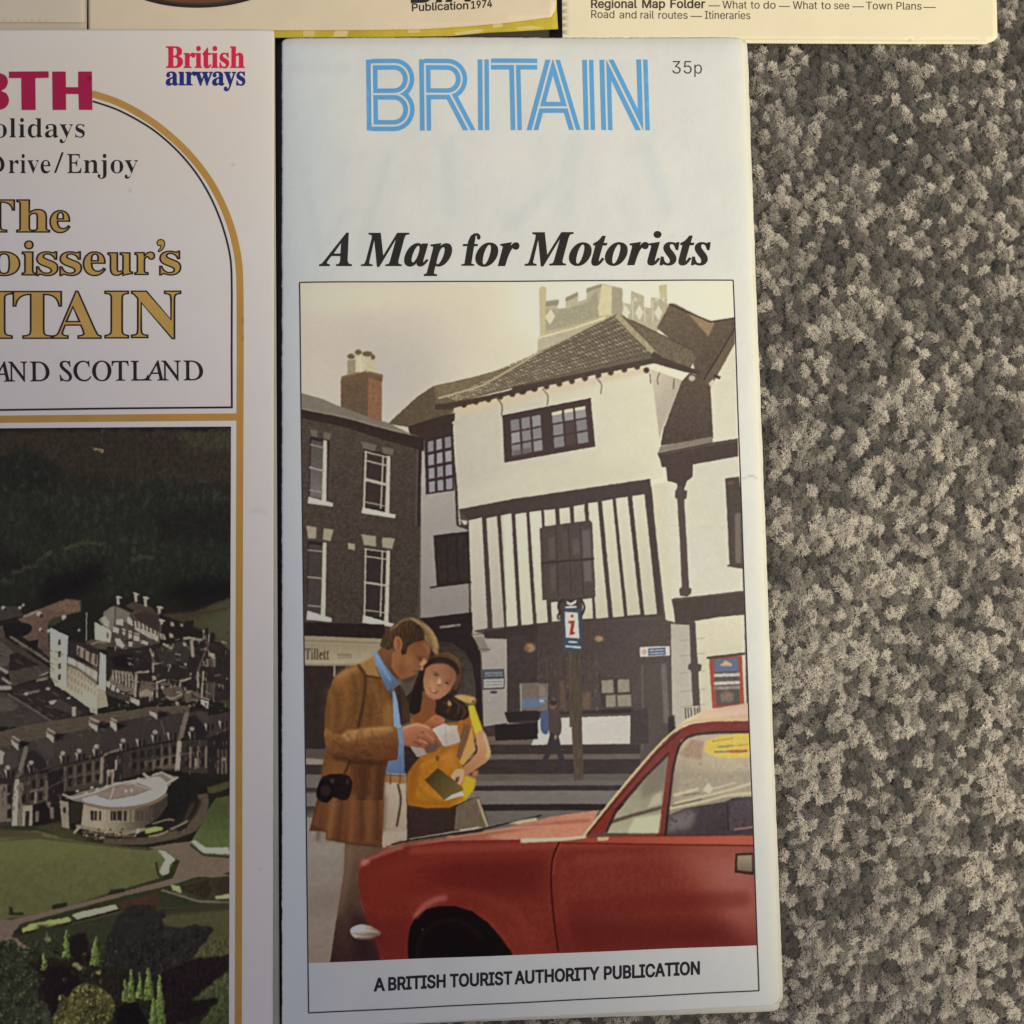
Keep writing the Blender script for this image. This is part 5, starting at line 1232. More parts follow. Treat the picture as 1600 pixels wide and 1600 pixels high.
    for x0, x1, c, w in ((330, 290, (132, 88, 52), 34), (380, 350, (76, 46, 32), 20), (450, 430, (122, 78, 48), 30), (500, 500, (72, 44, 32), 18), (545, 545, (122, 78, 46), 26), (260, 225, (84, 54, 36), 18), (600, 600, (66, 42, 32), 18)):
        L([(x0, 20), (x1, 290)], w, c, soft=2.4, a=.75)
    L([(195, 205), (240, 225), (284, 244), (280, 286), (420, 312), (620, 334)], 9, (62, 42, 34), soft=1, a=.7)
    s.crop = 'E'
    # shirt, tie
    P([(518, 368), (546, 358), (600, 450), (652, 520), (700, 565), (665, 600), (625, 640), (578, 545), (535, 445)], ((108, 136, 168), (560, 420), (80, 102, 136), (640, 580)), soft=.4)
    L([(535, 380), (590, 480), (640, 560)], 10, (128, 156, 186), soft=1.4)
    P([(655, 640), (690, 640), (706, 770), (722, 900), (690, 905), (664, 888)], (124, 148, 180), soft=.5)
    P([(640, 575), (700, 555), (722, 590), (700, 640), (650, 640)], (96, 94, 104), soft=.8)
    P([(668, 620), (710, 590), (740, 640), (770, 720), (782, 850), (724, 886), (705, 780)], (70, 52, 38), n=4)
    P([(690, 600), (716, 640), (726, 760), (728, 880), (712, 880), (698, 760)], (54, 46, 46), soft=.5)
    P([(625, 1140), (690, 1128), (702, 1005), (738, 1005), (744, 1100), (748, 1235), (604, 1226)], ((100, 120, 154), (680, 1050), (86, 104, 136), (680, 1220)), soft=.4, n=3)
    L([(706, 1100), (716, 1220)], 12, (86, 102, 136), soft=1.6)
    P([(688, 905), (726, 904), (738, 1010), (700, 1012)], (108, 130, 162), soft=.4)
    P([(736, 1030), (780, 1040), (850, 1110), (800, 1170), (760, 1230), (742, 1220)], (52, 42, 40), soft=.8, n=8)
    # neck, face, hair
    P([(568, 330), (680, 350), (700, 520), (696, 560), (650, 520), (590, 430), (555, 365)], ((120, 77, 49), (600, 380), (84, 54, 38), (680, 520)), soft=.6)
    P([(645, 465), (655, 360), (720, 350), (765, 315), (885, 265), (930, 325), (918, 395), (905, 432), (868, 466), (866, 488), (835, 492), (826, 512), (800, 530), (762, 546), (722, 556), (690, 530), (664, 500)],
      ((146, 94, 58), (740, 440), (112, 70, 45), (880, 330)), soft=.8)
    P([(690, 440), (760, 410), (800, 450), (770, 530), (715, 550), (680, 510)], (126, 79, 51), soft=4, a=.8)
    P([(800, 330), (885, 272), (925, 330), (910, 400), (870, 410), (820, 390)], (128, 81, 53), soft=4, a=.7)
    O(760, 420, 38, 44, (162, 106, 66), soft=5, a=.7)
    L([(740, 380), (728, 450), (712, 520)], 16, (106, 66, 44), soft=3, a=.6)
    L([(880, 300), (905, 330), (915, 370)], 14, (176, 120, 80), soft=2, a=.6)
    L([(826, 388), (856, 393), (882, 404)], 7, (76, 50, 36), soft=.9, a=.85)
    O(852, 412, 18, 6, (62, 42, 36), soft=.8, rot=.4, a=.9)
    P([(880, 400), (902, 430), (868, 466), (846, 452)], (184, 126, 84), soft=1)
    L([(846, 462), (866, 472)], 7, (96, 58, 42), soft=.7)
    L([(800, 502), (832, 494)], 6, (88, 48, 38), soft=.8, a=.85)
    P([(864, 462), (880, 470), (870, 492), (852, 486)], (186, 132, 90), soft=1)
    P([(722, 556), (770, 545), (826, 515), (800, 570), (740, 580)], (70, 56, 46), soft=2, a=.8)
    P([(565, 318), (580, 260), (605, 215), (680, 152), (775, 116), (850, 150), (890, 235), (880, 272), (800, 296), (762, 322), (752, 372), (722, 384), (712, 340), (716, 260), (672, 262), (662, 330), (625, 346), (590, 330)], ((80, 58, 38), (620, 220), (62, 45, 33), (760, 300)), n=12, ns=(2, 6))
    for k in range(14):
        u = k / 13
        L([(600 + 190 * u, 250 - 90 * u), (610 + 170 * u, 300 - 80 * u), (630 + 130 * u, 340 - 50 * u)], 4, (112, 84, 54) if k % 2 else (52, 38, 30), soft=.9, a=.5, smooth=True)
    P([(770, 116), (800, 112), (870, 140), (940, 205), (975, 270), (986, 320), (980, 380), (955, 372), (925, 320), (886, 268), (880, 215), (850, 160)], ((126, 98, 62), (840, 140), (146, 116, 76), (960, 320)), n=18, ns=(2, 5), soft=.8)
    for k in range(16):
        u = k / 15
        L([(790 + 90 * u, 120 + 60 * u), (880 + 80 * u, 190 + 60 * u), (925 + 55 * u, 320 + 40 * u)], 4, (182, 150, 100) if k % 2 else (92, 69, 44), soft=.8, a=.5, smooth=True)
    for q in ([(700, 150), (780, 122), (850, 160)], [(880, 160), (940, 230), (966, 320)], [(640, 200), (700, 160)]):
        L(q, 9, (196, 164, 110), smooth=True, soft=1.2, a=.6)
    for q in ([(870, 190), (910, 260), (940, 340)], [(620, 240), (650, 300)], [(740, 180), (800, 200), (850, 250)]):
        L(q, 8, (70, 50, 34), smooth=True, soft=1.2, a=.6)
    O(694, 302, 31, 56, (158, 98, 62), soft=.6, rot=-.1)
    L([(690, 270), (704, 300), (696, 340)], 10, (112, 64, 44), soft=1, smooth=True)
    # hands and papers
    P([(776, 1030), (870, 1046), (905, 1088), (832, 1112)], (150, 138, 130), n=6)
    P([(880, 880), (905, 850), (960, 810), (1015, 828), (1028, 852), (1005, 880), (950, 905)], ((176, 104, 68), (950, 830), (140, 78, 48), (930, 900)), smooth=True, n=4)
    for q in ([(950, 825), (985, 850)], [(975, 815), (1010, 845)]):
        L(q, 6, (112, 62, 44), soft=.8, a=.7)
    P([(935, 912), (1028, 868), (1050, 886), (1122, 884), (1118, 905), (1140, 1000), (1032, 1036), (1000, 1020), (975, 960)], ((188, 178, 170), (960, 900), (174, 160, 152), (1100, 1010)), n=7, ns=3)
    P([(1000, 960), (1100, 920), (1136, 1000), (1034, 1032)], (176, 156, 146), soft=2, n=10, ns=2)
    L([(1030, 870), (1034, 940), (1040, 1034)], 4, (140, 126, 118), a=.7)
    P([(722, 904), (770, 884), (830, 870), (900, 890), (938, 912), (952, 950), (985, 985), (1008, 1020), (985, 1046), (905, 1028), (862, 1042), (800, 1036), (740, 1020), (732, 960)], ((176, 112, 80), (800, 880), (142, 84, 58), (850, 1030)), smooth=True, n=4)
    L([(735, 900), (830, 876), (915, 900)], 12, (208, 150, 114), soft=1.4, smooth=True)
    for q in ([(860, 930), (920, 960), (975, 1010)], [(830, 970), (890, 990), (930, 1025)], [(810, 1000), (860, 1025)]):
        L(q, 8, (104, 58, 44), smooth=True, soft=.9)
    for q in ([(890, 940), (950, 985)], [(850, 985), (900, 1010)]):
        L(q, 12, (186, 124, 92), smooth=True, soft=1)
    P([(880, 1040), (960, 1010), (1000, 1025), (960, 1070), (900, 1085)], (96, 72, 62), soft=1.2, n=12, ns=2)
    # camera case
    P([(150, 1260), (240, 1230), (330, 1240), (368, 1290), (352, 1380), (310, 1420), (230, 1400), (190, 1436), (130, 1420), (110, 1370)], (32, 24, 25), smooth=True, n=5)
    O(178, 1350, 62, 66, (24, 18, 20), soft=.6)
    O(178, 1350, 40, 42, (44, 34, 34), soft=1)
    P([(205, 1270), (240, 1262), (230, 1310)], (70, 54, 48), soft=1)
    L([(300, 1250), (330, 1190), (350, 1140)], 12, (50, 36, 30), soft=1)
    P([(325, 1270), (340, 1262), (345, 1300), (330, 1306)], (70, 54, 48), soft=1, a=.7)
    # car ---------------------------------------------------------------------
    s.crop = 'P'
    P([(586, 1338), (604, 1322), (640, 1316), (760, 1300), (862, 1276), (935, 1266), (925, 1290), (915, 1310), (760, 1314), (640, 1330)], ((130, 66, 50), (620, 1320), (196, 126, 102), (900, 1280)), n=9, ns=4)
    L([(650, 1322), (760, 1303), (860, 1288), (920, 1282)], 5, (158, 88, 68), soft=1.6, a=.8, smooth=True)
    L([(700, 1308), (800, 1294), (870, 1290)], 3, (206, 150, 122), soft=1.2, a=.7)
    P([(760, 1306), (870, 1290), (920, 1288), (912, 1312), (800, 1318)], (196, 126, 100), soft=2, n=9)
    side = [(560, 1380), (562, 1356), (570, 1342), (588, 1334), (640, 1322), (700, 1314), (880, 1310), (1000, 1304), (1190, 1300), (1190, 1482), (1040, 1490), (470, 1512), (595, 1502), (590, 1478), (572, 1434), (564, 1405)]
    P([(p[0], p[1]) for p in side if p != (470, 1512)], ((108, 38, 30), (640, 1400), (126, 52, 42), (1150, 1380)), n=6, ns=4)
    P([(560, 1350), (640, 1325), (640, 1400), (575, 1430)], (112, 40, 32), soft=10, a=.7)
    P([(660, 1345), (850, 1330), (850, 1400), (700, 1400)], (92, 26, 24), soft=14, a=.7)
    P([(640, 1322), (880, 1312), (1180, 1302), (1180, 1318), (880, 1326), (640, 1336)], (140, 58, 46), soft=3, a=.8)
    P([(880, 1430), (1180, 1440), (1180, 1482), (860, 1494)], (92, 28, 26), soft=14, a=.8)
    P([(1040, 1320), (1190, 1310), (1190, 1440), (1120, 1420)], (164, 92, 78), soft=18, a=.65)
    P([(1100, 1330), (1190, 1320), (1190, 1470), (1150, 1460)], (166, 96, 84), soft=16, a=.6)
    P([(572, 1434), (640, 1440), (640, 1500), (595, 1502)], (98, 32, 30), soft=6, a=.7)
    for q, w_, c, a_ in (([(600, 1360), (700, 1342), (860, 1336)], 10, (128, 46, 37), .5), ([(590, 1400), (640, 1390), (700, 1400)], 22, (112, 36, 31), .5), ([(900, 1345), (1040, 1338), (1170, 1334)], 8, (150, 66, 52), .5), ([(900, 1420), (1020, 1410), (1160, 1405)], 26, (104, 32, 29), .5),
                         ([(640, 1410), (720, 1395), (800, 1420), (830, 1470)], 10, (138, 58, 48), .35), ([(880, 1350), (878, 1420), (892, 1480)], 9, (126, 48, 40), .5)):
        L(q, w_, c, soft=5, a=a_, smooth=True)
    s.crop = 'F'
    P([(486, 470), (500, 430), (540, 400), (660, 352), (760, 325), (760, 345), (660, 375), (560, 415), (515, 450)], (160, 84, 72), soft=1.6, a=.85)
    O(520, 430, 26, 20, (176, 112, 100), soft=2.2, a=.7)
    P([(660, 352), (680, 318), (740, 290), (780, 300), (700, 345)], (120, 88, 76), soft=1, n=8)
    L([(690, 318), (820, 288), (960, 268), (1090, 248), (1290, 214), (1430, 180), (1620, 138)], 9, (40, 30, 28), smooth=True)
    L([(800, 284), (960, 258), (1100, 236), (1250, 210)], 6, (176, 160, 136), a=.8)
    L([(1120, 232), (1230, 214)], 12, (186, 178, 168), soft=.8)
    P([(1410, 186), (1480, 168), (1590, 150), (1600, 168), (1480, 190)], (196, 176, 140), soft=1, n=20)
    P([(1060, 250), (1280, 214), (1250, 238), (1080, 262)], (52, 36, 32), soft=1)
    P([(792, 1050), (788, 935), (802, 840), (838, 772), (900, 724), (980, 702), (1090, 702), (1190, 734), (1290, 806), (1372, 896), (1430, 980), (1460, 1030)], (20, 12, 13), n=3)
    L([(838, 765), (890, 705), (960, 665), (1020, 652)], 34, (164, 92, 84), soft=2.6, a=.75, smooth=True)
    L([(1250, 750), (1340, 840), (1420, 950)], 16, (132, 52, 42), soft=2.4, a=.7, smooth=True)
    L([(850, 1060), (860, 930), (930, 830), (1040, 790), (1160, 820), (1260, 910)], 26, (34, 24, 24), soft=3, a=.8, smooth=True)
    O(880, 850, 6, 5, (90, 70, 70), soft=.5)
    P([(428, 856), (450, 832), (500, 818), (560, 832), (622, 872), (590, 900), (500, 912), (450, 896)], ((176, 164, 156), (480, 830), (118, 98, 86), (560, 900)), smooth=True, soft=.5)
    O(492, 840, 26, 11, (226, 220, 220), soft=1.2)
    L([(440, 872), (520, 884), (600, 874)], 8, (92, 78, 70), soft=1, a=.7)
    L([(450, 852), (530, 856), (600, 868)], 5, (210, 202, 196), soft=.8, a=.7)
    L([(470, 905), (560, 912), (600, 890)], 8, (84, 52, 44), soft=.8)
    P([(620, 876), (650, 890), (620, 940), (580, 910)], (84, 34, 30), soft=2, a=.7)
    s.crop = 'G'
    L([(166, 725), (138, 790), (126, 880), (130, 1000), (144, 1130), (160, 1248)], 8, (58, 16, 16), smooth=True)
    L([(172, 740), (146, 800), (134, 880)], 5, (150, 64, 54), smooth=True, a=.6)
    P([(180, 712), (400, 700), (760, 700), (1110, 694), (1110, 738), (700, 734), (190, 732)], ((150, 62, 48), (200, 720), (186, 88, 68), (1000, 715)), soft=.8)
    L([(180, 730), (700, 738), (1110, 742)], 8, (96, 30, 26), a=.8)
    P([(350, 702), (405, 700), (400, 718), (350, 720)], (206, 160, 120))
    L([(640, 690), (1105, 688)], 9, (84, 34, 30))
    P([(-20, 708), (200, 704), (290, 694), (300, 706), (180, 720), (-20, 728)], (224, 190, 156), soft=.9)
    # roof, pillars, glass
    P([(735, 172), (768, 138), (850, 98), (960, 76), (1085, 54), (1090, 150), (860, 160), (780, 176)], ((230, 198, 158), (800, 140), (214, 168, 136), (1000, 80)), n=6)
    P([(860, 110), (1085, 66), (1085, 112), (900, 134)], (226, 190, 164), soft=3, a=.8)
    P([(740, 186), (800, 158), (900, 146), (1090, 144), (1090, 200), (870, 196), (790, 212), (745, 262), (715, 330), (690, 500), (664, 690), (636, 690), (660, 500), (690, 300), (440, 560), (378, 684), (286, 694), (430, 510), (630, 280)], (128, 48, 40), n=6)
    P([(690, 296), (664, 520), (642, 682), (388, 682), (440, 590), (560, 440)], ((140, 126, 106), (640, 380), (168, 160, 130), (480, 650)), n=6)
    P([(500, 660), (530, 610), (655, 590), (644, 680), (500, 682)], (190, 188, 154), soft=1.4)
    L([(410, 630), (520, 596), (655, 560)], 16, (86, 74, 62), soft=1)
    P([(620, 500), (660, 480), (655, 540), (590, 560)], (196, 184, 154), soft=1.6, a=.7)
    P([(650, 330), (688, 300), (668, 470), (560, 520), (560, 450)], (124, 110, 94), soft=2.4, a=.7)
    L([(690, 300), (560, 430), (440, 570), (392, 676)], 12, (60, 34, 32), soft=.8)
    P([(752, 232), (850, 198), (1090, 192), (1104, 690), (672, 688), (700, 480), (722, 320)], ((190, 172, 142), (900, 340), (150, 134, 112), (850, 480)), n=5)
    P([(740, 300), (800, 230), (860, 240), (850, 330), (770, 320)], (172, 140, 112), soft=1.6, n=16, ns=3)
    P([(868, 240), (960, 210), (1086, 200), (1090, 318), (980, 322), (905, 312), (862, 290)], (222, 190, 72), n=8, ns=3)
    for q, w, c in (([(905, 240), (1000, 226)], 9, (190, 150, 60)), ([(930, 268), (1000, 262)], 10, (150, 140, 80)), ([(1010, 262), (1070, 256)], 10, (196, 160, 60)), ([(915, 292), (980, 290)], 10, (140, 120, 100)), ([(992, 290), (1066, 288)], 14, (176, 84, 62))):
        L(q, w, c, n=30, a=.85)
    P([(730, 420), (850, 400), (1095, 380), (1095, 470), (900, 500), (720, 540)], (166, 152, 128), soft=3, n=8)
    P([(855, 480), (880, 438), (905, 466), (890, 492)], (206, 196, 168), soft=.8)
    for q, w in (([(720, 500), (830, 470)], 14), ([(720, 540), (880, 500), (1000, 470), (1095, 440)], 12), ([(700, 562), (860, 530), (980, 500), (1095, 490)], 14), ([(900, 470), (1010, 440)], 8)):
        L(q, w, (214, 200, 160), soft=1, a=.8, smooth=True)
    for q, w in (([(710, 552), (850, 520)], 8), ([(760, 500), (840, 490)], 6)):
        L(q, w, (100, 86, 74), soft=.8, a=.8)
    P([(680, 600), (780, 560), (960, 532), (1000, 512), (1100, 506), (1104, 690), (672, 688)], (72, 60, 64), n=6)
    P([(690, 600), (780, 570), (830, 575), (800, 660), (680, 680)], (124, 116, 112), soft=4, a=.8)
    P([(985, 535), (1100, 512), (1104, 660), (985, 668)], (82, 70, 78), n=12, ns=2, soft=1)
    s.blobs([(690, 600), (960, 540), (1095, 515), (1100, 680), (690, 680)], 60, 1, 3, [(54, 44, 48), (92, 84, 82), (64, 56, 58)], a=.5, soft=.9)
    s.blobs([(740, 330), (1090, 330), (1090, 470), (730, 520)], 70, 1, 3.5, [(196, 180, 146), (140, 126, 106), (170, 156, 130)], a=.45, soft=1.0)
    L([(972, 540), (978, 670)], 5, (50, 42, 44))
    L([(1010, 664), (1100, 652)], 7, (172, 120, 112), soft=.6)
    L([(676, 690), (700, 480), (722, 330), (760, 240), (850, 204), (1088, 196)], 12, (54, 36, 34), smooth=True, soft=.6)
    L([(286, 694), (430, 510), (630, 276), (738, 176), (790, 150), (880, 138), (1088, 132)], 12, (214, 180, 132), smooth=True, soft=.5)
    L([(300, 690), (440, 522), (640, 290), (745, 195)], 6, (70, 30, 28), soft=.6)
    P([(1012, 780), (1096, 776), (1102, 884), (1008, 872)], (60, 34, 32))
    P([(1022, 790), (1092, 786), (1094, 868), (1020, 860)], ((150, 134, 112), (1050, 800), (118, 100, 84), (1050, 860)), soft=.5)
    s.ripple(.55, 4)
    # deep warm shadows of a four-colour print, lifted rightwards as painted lamp sheen
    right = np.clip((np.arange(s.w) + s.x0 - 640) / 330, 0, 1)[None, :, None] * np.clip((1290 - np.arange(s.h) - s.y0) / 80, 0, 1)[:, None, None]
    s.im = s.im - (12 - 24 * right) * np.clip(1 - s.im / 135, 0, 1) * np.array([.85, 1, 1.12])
    # pale flecks painted in for lamp sparkle, mostly in the dark right-hand half
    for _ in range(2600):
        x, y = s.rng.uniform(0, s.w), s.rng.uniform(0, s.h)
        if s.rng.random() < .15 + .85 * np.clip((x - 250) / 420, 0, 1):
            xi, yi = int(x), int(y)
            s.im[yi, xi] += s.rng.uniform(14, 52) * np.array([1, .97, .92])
    s.develop(.88, .62, .055)


def print_hotel(s):
    """Cover picture of the holiday brochure: a large stone hotel seen from the air, woods behind, lawns and trees in front."""
    P, L, O = s.poly, s.line, s.oval
    R = s.rng
    s.im[:] = (30, 27, 21)
    s.crop = 'P'
    # woods ------------------------------------------------------------
    P([(-45, 650), (385, 650), (385, 760), (200, 752), (90, 735), (-45, 715)], ((37, 31, 24), (0, 670), (42, 34, 28), (300, 740)), n=4, ns=(14, 6), soft=6)
    P([(270, 675), (370, 672), (370, 705), (300, 700)], (50, 48, 32), soft=6, n=5)
    P([(-45, 715), (40, 700), (95, 735), (80, 765), (-45, 775)], (22, 22, 19), soft=6)
    wood = [(-45, 790), (60, 770), (130, 770), (190, 765), (240, 748), (300, 765), (370, 760), (370, 905), (240, 935), (150, 925), (-45, 960)]
    P(wood, (29, 29, 23), soft=8, n=4, ns=6)
    for _ in range(560):
        x, y = R.uniform(-40, 366), R.uniform(700, 940)
        if y < 745 and x > 90 and R.random() < .85:
            continue
        hgt, w = R.uniform(6, 15), R.uniform(2.2, 4.6)
        b = R.uniform(-9, 10) + (4 if 740 < y < 860 else 0)
        c = np.array([33, 34, 27]) + b + R.uniform(-2, 2, 3)
        P([(x - w, y + hgt * .5), (x - w * .7, y - hgt * .2), (x, y - hgt * .6), (x + w * .6, y - hgt * .1), (x + w, y + hgt * .5)], c, soft=1.0, a=.5, smooth=True)
        if R.random() < .5:
            L([(x - w * .6, y), (x - w * .2, y - hgt * .4)], 1.6, c + 11, soft=.9, a=.5)
    for q in ([(-40, 870), (40, 862), (60, 890), (-40, 900)], [(55, 800), (75, 790), (100, 830), (60, 850)], [(240, 800), (370, 790), (370, 850), (250, 845)], [(-40, 845), (20, 840), (22, 885), (-40, 885)]):
        P(q, (20, 18, 17), soft=9, a=.65)
    P([(60, 945), (70, 905), (150, 878), (170, 885), (150, 915), (100, 940)], (18, 15, 15), soft=7)
    P([(250, 930), (290, 905), (370, 905), (370, 930), (300, 948)], (19, 17, 17), soft=7)
    for q in ([(205, 878), (225, 870), (240, 872)], [(-20, 905), (5, 905), (15, 912)], [(100, 855), (140, 846), (160, 850)], [(20, 895), (50, 885), (80, 862)]):
        L(q, 6, (66, 64, 44), soft=2.2, a=.6, n=14)
    L([(150, 702), (158, 708)], 4, (136, 116, 88), soft=.8)
    L([(158, 672), (157, 690)], 2, (60, 56, 46), soft=.8)
    P([(-45, 655), (370, 655), (370, 671), (-45, 674)], (22, 16, 14), soft=1.5)
    # meadow and car park -------------------------------------------------
    s.crop = 'T'
    P([(540, 400), (900, 370), (1040, 310), (1270, 225), (1275, 790), (1120, 660), (960, 560), (760, 480)], ((60, 52, 36), (900, 350), (68, 66, 46), (1150, 560)), n=5, soft=1.5)
    L([(780, 400), (1000, 380), (1270, 330)], 14, (54, 42, 28), soft=1.4)
    P([(900, 470), (1270, 400), (1270, 640), (1000, 560)], (72, 70, 48), soft=5, a=.6)
    s.crop = 'S'
    P([(-300, 330), (200, 330), (250, 430), (-300, 560)], (54, 48, 44), n=6)
    P([(190, 470), (400, 370), (720, 250), (870, 270), (880, 380), (560, 470), (520, 540), (545, 900), (400, 760), (240, 660), (330, 560)], ((96, 74, 64), (300, 450), (82, 62, 54), (500, 800)), n=7, soft=.6)
    P([(520, 350), (720, 255), (872, 272), (870, 385), (700, 400)], (106, 80, 62), soft=2, n=16, ns=3)
    P([(250, 430), (420, 370), (400, 400), (260, 450)], (140, 122, 108), soft=1, n=10)
    P([(30, 570), (80, 520), (250, 505), (340, 540), (340, 600), (240, 660), (60, 670)], (24, 21, 20), smooth=True, n=4)
    P([(-300, 560), (30, 540), (60, 680), (-300, 700)], (70, 60, 56), n=6)
    P([(260, 720), (420, 690), (400, 800), (545, 920), (440, 890)], (26, 21, 22), n=3)
    P([(520, 500), (600, 440), (720, 460), (660, 540), (560, 560)], (50, 54, 34), soft=1, n=6)
    P([(560, 545), (720, 470), (860, 480), (900, 700), (960, 760), (740, 760), (735, 660)], (30, 27, 25), n=4, soft=.5)
    for x, y, r in ((425, 412, 24), (440, 580, 16), (532, 598, 20), (220, 345, 18), (255, 318, 14), (35, 345, 20), (695, 450, 26), (860, 590, 14)):
        O(x, y, r, r * 1.1, (170, 160, 150), soft=.8)
        O(x + r, y + r * .9, r, r * .8, (34, 26, 26), soft=.8, a=.7)
    L([(940, 400), (936, 700)], 12, (130, 128, 120), soft=.4)
    # far wing ------------------------------------------------------------
    s.crop = 'T'
    P([(-60, 520), (0, 370), (60, 300), (240, 380), (330, 320), (480, 360), (560, 480), (530, 700), (400, 730), (160, 770), (-60, 720)], (70, 60, 54), n=6)
    P([(-60, 380), (50, 305), (220, 385), (200, 480), (-60, 480)], (104, 96, 88), n=4)
    P([(170, 310), (250, 268), (440, 320), (520, 400), (520, 470), (260, 360)], (66, 52, 46), n=4)
    P([(260, 400), (380, 360), (540, 440), (520, 570), (330, 500)], (54, 42, 40), n=3)
    L([(60, 290), (40, 560)], 30, (34, 26, 24), soft=.5)
    f = s.quad([(60, 440), (520, 540), (520, 690), (60, 720)])
    lite = (168, 158, 140)
    for q in ([(80, 450), (150, 450), (150, 520), (70, 500)], [(195, 420), (240, 450), (250, 525), (190, 490)], [(45, 520), (110, 550), (100, 600), (40, 580)], [(60, 650), (110, 650), (165, 720), (150, 755), (80, 720)], [(200, 570), (238, 570), (240, 650), (205, 650)],
              [(255, 590), (320, 600), (320, 680), (260, 670)], [(-50, 560), (20, 570), (15, 690), (-50, 700)], [(140, 540), (175, 560), (165, 620), (140, 600)], [(200, 680), (250, 690), (240, 740), (205, 730)], [(330, 660), (410, 690), (400, 720), (330, 700)]):
        P(q, lite, soft=.4, n=12, ns=2)
    P([(265, 470), (300, 470), (360, 500), (430, 540), (520, 590), (515, 680), (430, 650), (270, 560)], (158, 148, 130), soft=.4, n=22, ns=2)
    for x in (290, 330, 372, 410, 455, 495):
        L([(x, 455 + (x - 290) * .45), (x + 8, 530 + (x - 290) * .4)], 16, (58, 46, 42), soft=.6)
    for k in range(5):
        L([(120 + k * 70, 560 + k * 22), (190 + k * 70, 590 + k * 20)], 12, (70, 58, 50), soft=.6)
    for x, y, h in ((100, 215, 85), (285, 180, 90), (385, 220, 100), (550, 455, 50), (530, 320, 70)):
        P([(x - 24, y), (x + 10, y - 8), (x + 14, y + h), (x - 16, y + h)], (150, 136, 122), soft=.5, n=10)
        L([(x - 24, y), (x + 30, y + 14)], 14, (188, 176, 164), soft=.5)
    s.crop = 'S'
    P([(1025, 500), (1210, 590), (1200, 720), (1120, 720), (1030, 690)], (176, 168, 142), soft=.4, n=4)
    O(1168, 645, 14, 34, (96, 86, 76), soft=.5)
    P([(1070, 480), (1250, 320), (1240, 560), (1210, 590), (1100, 520)], (112, 104, 96), n=4)
    P([(1100, 460), (1140, 440), (1190, 500), (1180, 570), (1120, 530)], (150, 142, 126), soft=.6, n=16)
    P([(920, 720), (1000, 690), (1180, 720), (1160, 800), (1000, 790)], (74, 62, 52), n=8, soft=.6)
    L([(1000, 740), (1060, 715), (1150, 730)], 16, (128, 116, 102), soft=.8)
    # flat roofs on the left
    P([(-300, 690), (60, 670), (545, 1000), (520, 1060), (100, 1060), (-300, 1000)], (58, 49, 44), n=6)
    P([(-300, 720), (0, 700), (150, 830), (80, 980), (-300, 980)], (72, 66, 60), n=9, ns=(8, 3))
    L([(120, 665), (350, 810), (540, 935)], 26, (104, 92, 82), soft=.5)
    P([(110, 850), (200, 830), (430, 970), (100, 1040)], (38, 31, 30), n=3)
    P([(100, 1035), (400, 970), (520, 1010), (520, 1070), (420, 1110), (130, 1200), (110, 1150)], (66, 58, 50), n=6)
    L([(430, 1085), (530, 1045)], 12, (150, 140, 124), soft=.5)
    P([(400, 1120), (525, 1085), (530, 1110), (480, 1150), (390, 1150)], (112, 104, 88), soft=.6, n=10)
    P([(130, 1200), (560, 1120), (700, 1260), (980, 1440), (960, 1500), (560, 1600), (130, 1330)], (42, 34, 33), n=4)
    L([(260, 1286), (330, 1270), (420, 1248)], 26, (104, 96, 88), soft=.8)
    O(285, 1284, 24, 18, (176, 166, 152), soft=.8)
    O(522, 1224, 26, 16, (164, 154, 142), soft=.8)
    P([(522, 1360), (620, 1345), (634, 1390), (550, 1400)], (160, 150, 138), soft=.7, n=14)
    P([(640, 1330), (900, 1480), (840, 1530), (560, 1420)], (62, 52, 48), soft=.6)
    for x, y, h in ((805, 1425, 100), (260, 1470, 100), (750, 1320, 20)):
        P([(x - 24, y), (x + 20, y - 6), (x + 16, y + h), (x - 22, y + h)], (158, 146, 130), soft=.6, n=16)
    P([(-300, 1000), (0, 990), (80, 1040), (60, 1110), (120, 1180), (100, 1245), (-300, 1260)], (44, 37, 36), n=4)
    for q, w in (([(0, 1000), (75, 1045)], 34), ([(30, 1110), (110, 1170)], 26), ([(-20, 1215), (110, 1215)], 44)):
        L(q, w, (148, 138, 132), soft=1, n=22)
    P([(-300, 1270), (80, 1260), (560, 1590), (540, 1640), (-300, 1640)], (60, 51, 47), n=6)
    P([(-300, 1300), (60, 1300), (210, 1400), (150, 1470), (-300, 1460)], (76, 67, 61), n=8, ns=(8, 3), soft=.8)
    L([(90, 1285), (330, 1430), (560, 1580)], 18, (92, 82, 74), soft=.6)
    # pale stair tower and its wing
    P([(545, 580), (600, 590), (738, 665), (735, 760), (722, 1260), (600, 1190), (545, 1090)], ((188, 180, 152), (640, 620), (176, 166, 140), (640, 1200)), n=4)
    P([(545, 560), (740, 655), (738, 675), (545, 590)], (196, 188, 164))
    for y in (690, 820, 950, 1070):
        P([(634, y), (662, y - 6), (656, y + 62), (628, y + 60)], (58, 48, 42), soft=.4)
    P([(735, 700), (960, 740), (1075, 800), (1060, 900), (740, 870)], (44, 36, 34), n=4)
    P([(835, 755), (890, 770), (975, 830), (1070, 860), (1060, 1000), (940, 920), (835, 860)], (132, 116, 98), n=8)
    for x in (860, 920, 985, 1045):
        L([(x, 790 + (x - 860) * .3), (x - 6, 880 + (x - 860) * .4)], 20, (54, 43, 40), soft=.6)
    P([(738, 870), (1068, 1010), (1060, 1440), (960, 1430), (722, 1260)], ((140, 124, 104), (800, 900), (176, 164, 138), (950, 1350)), n=7, ns=3)
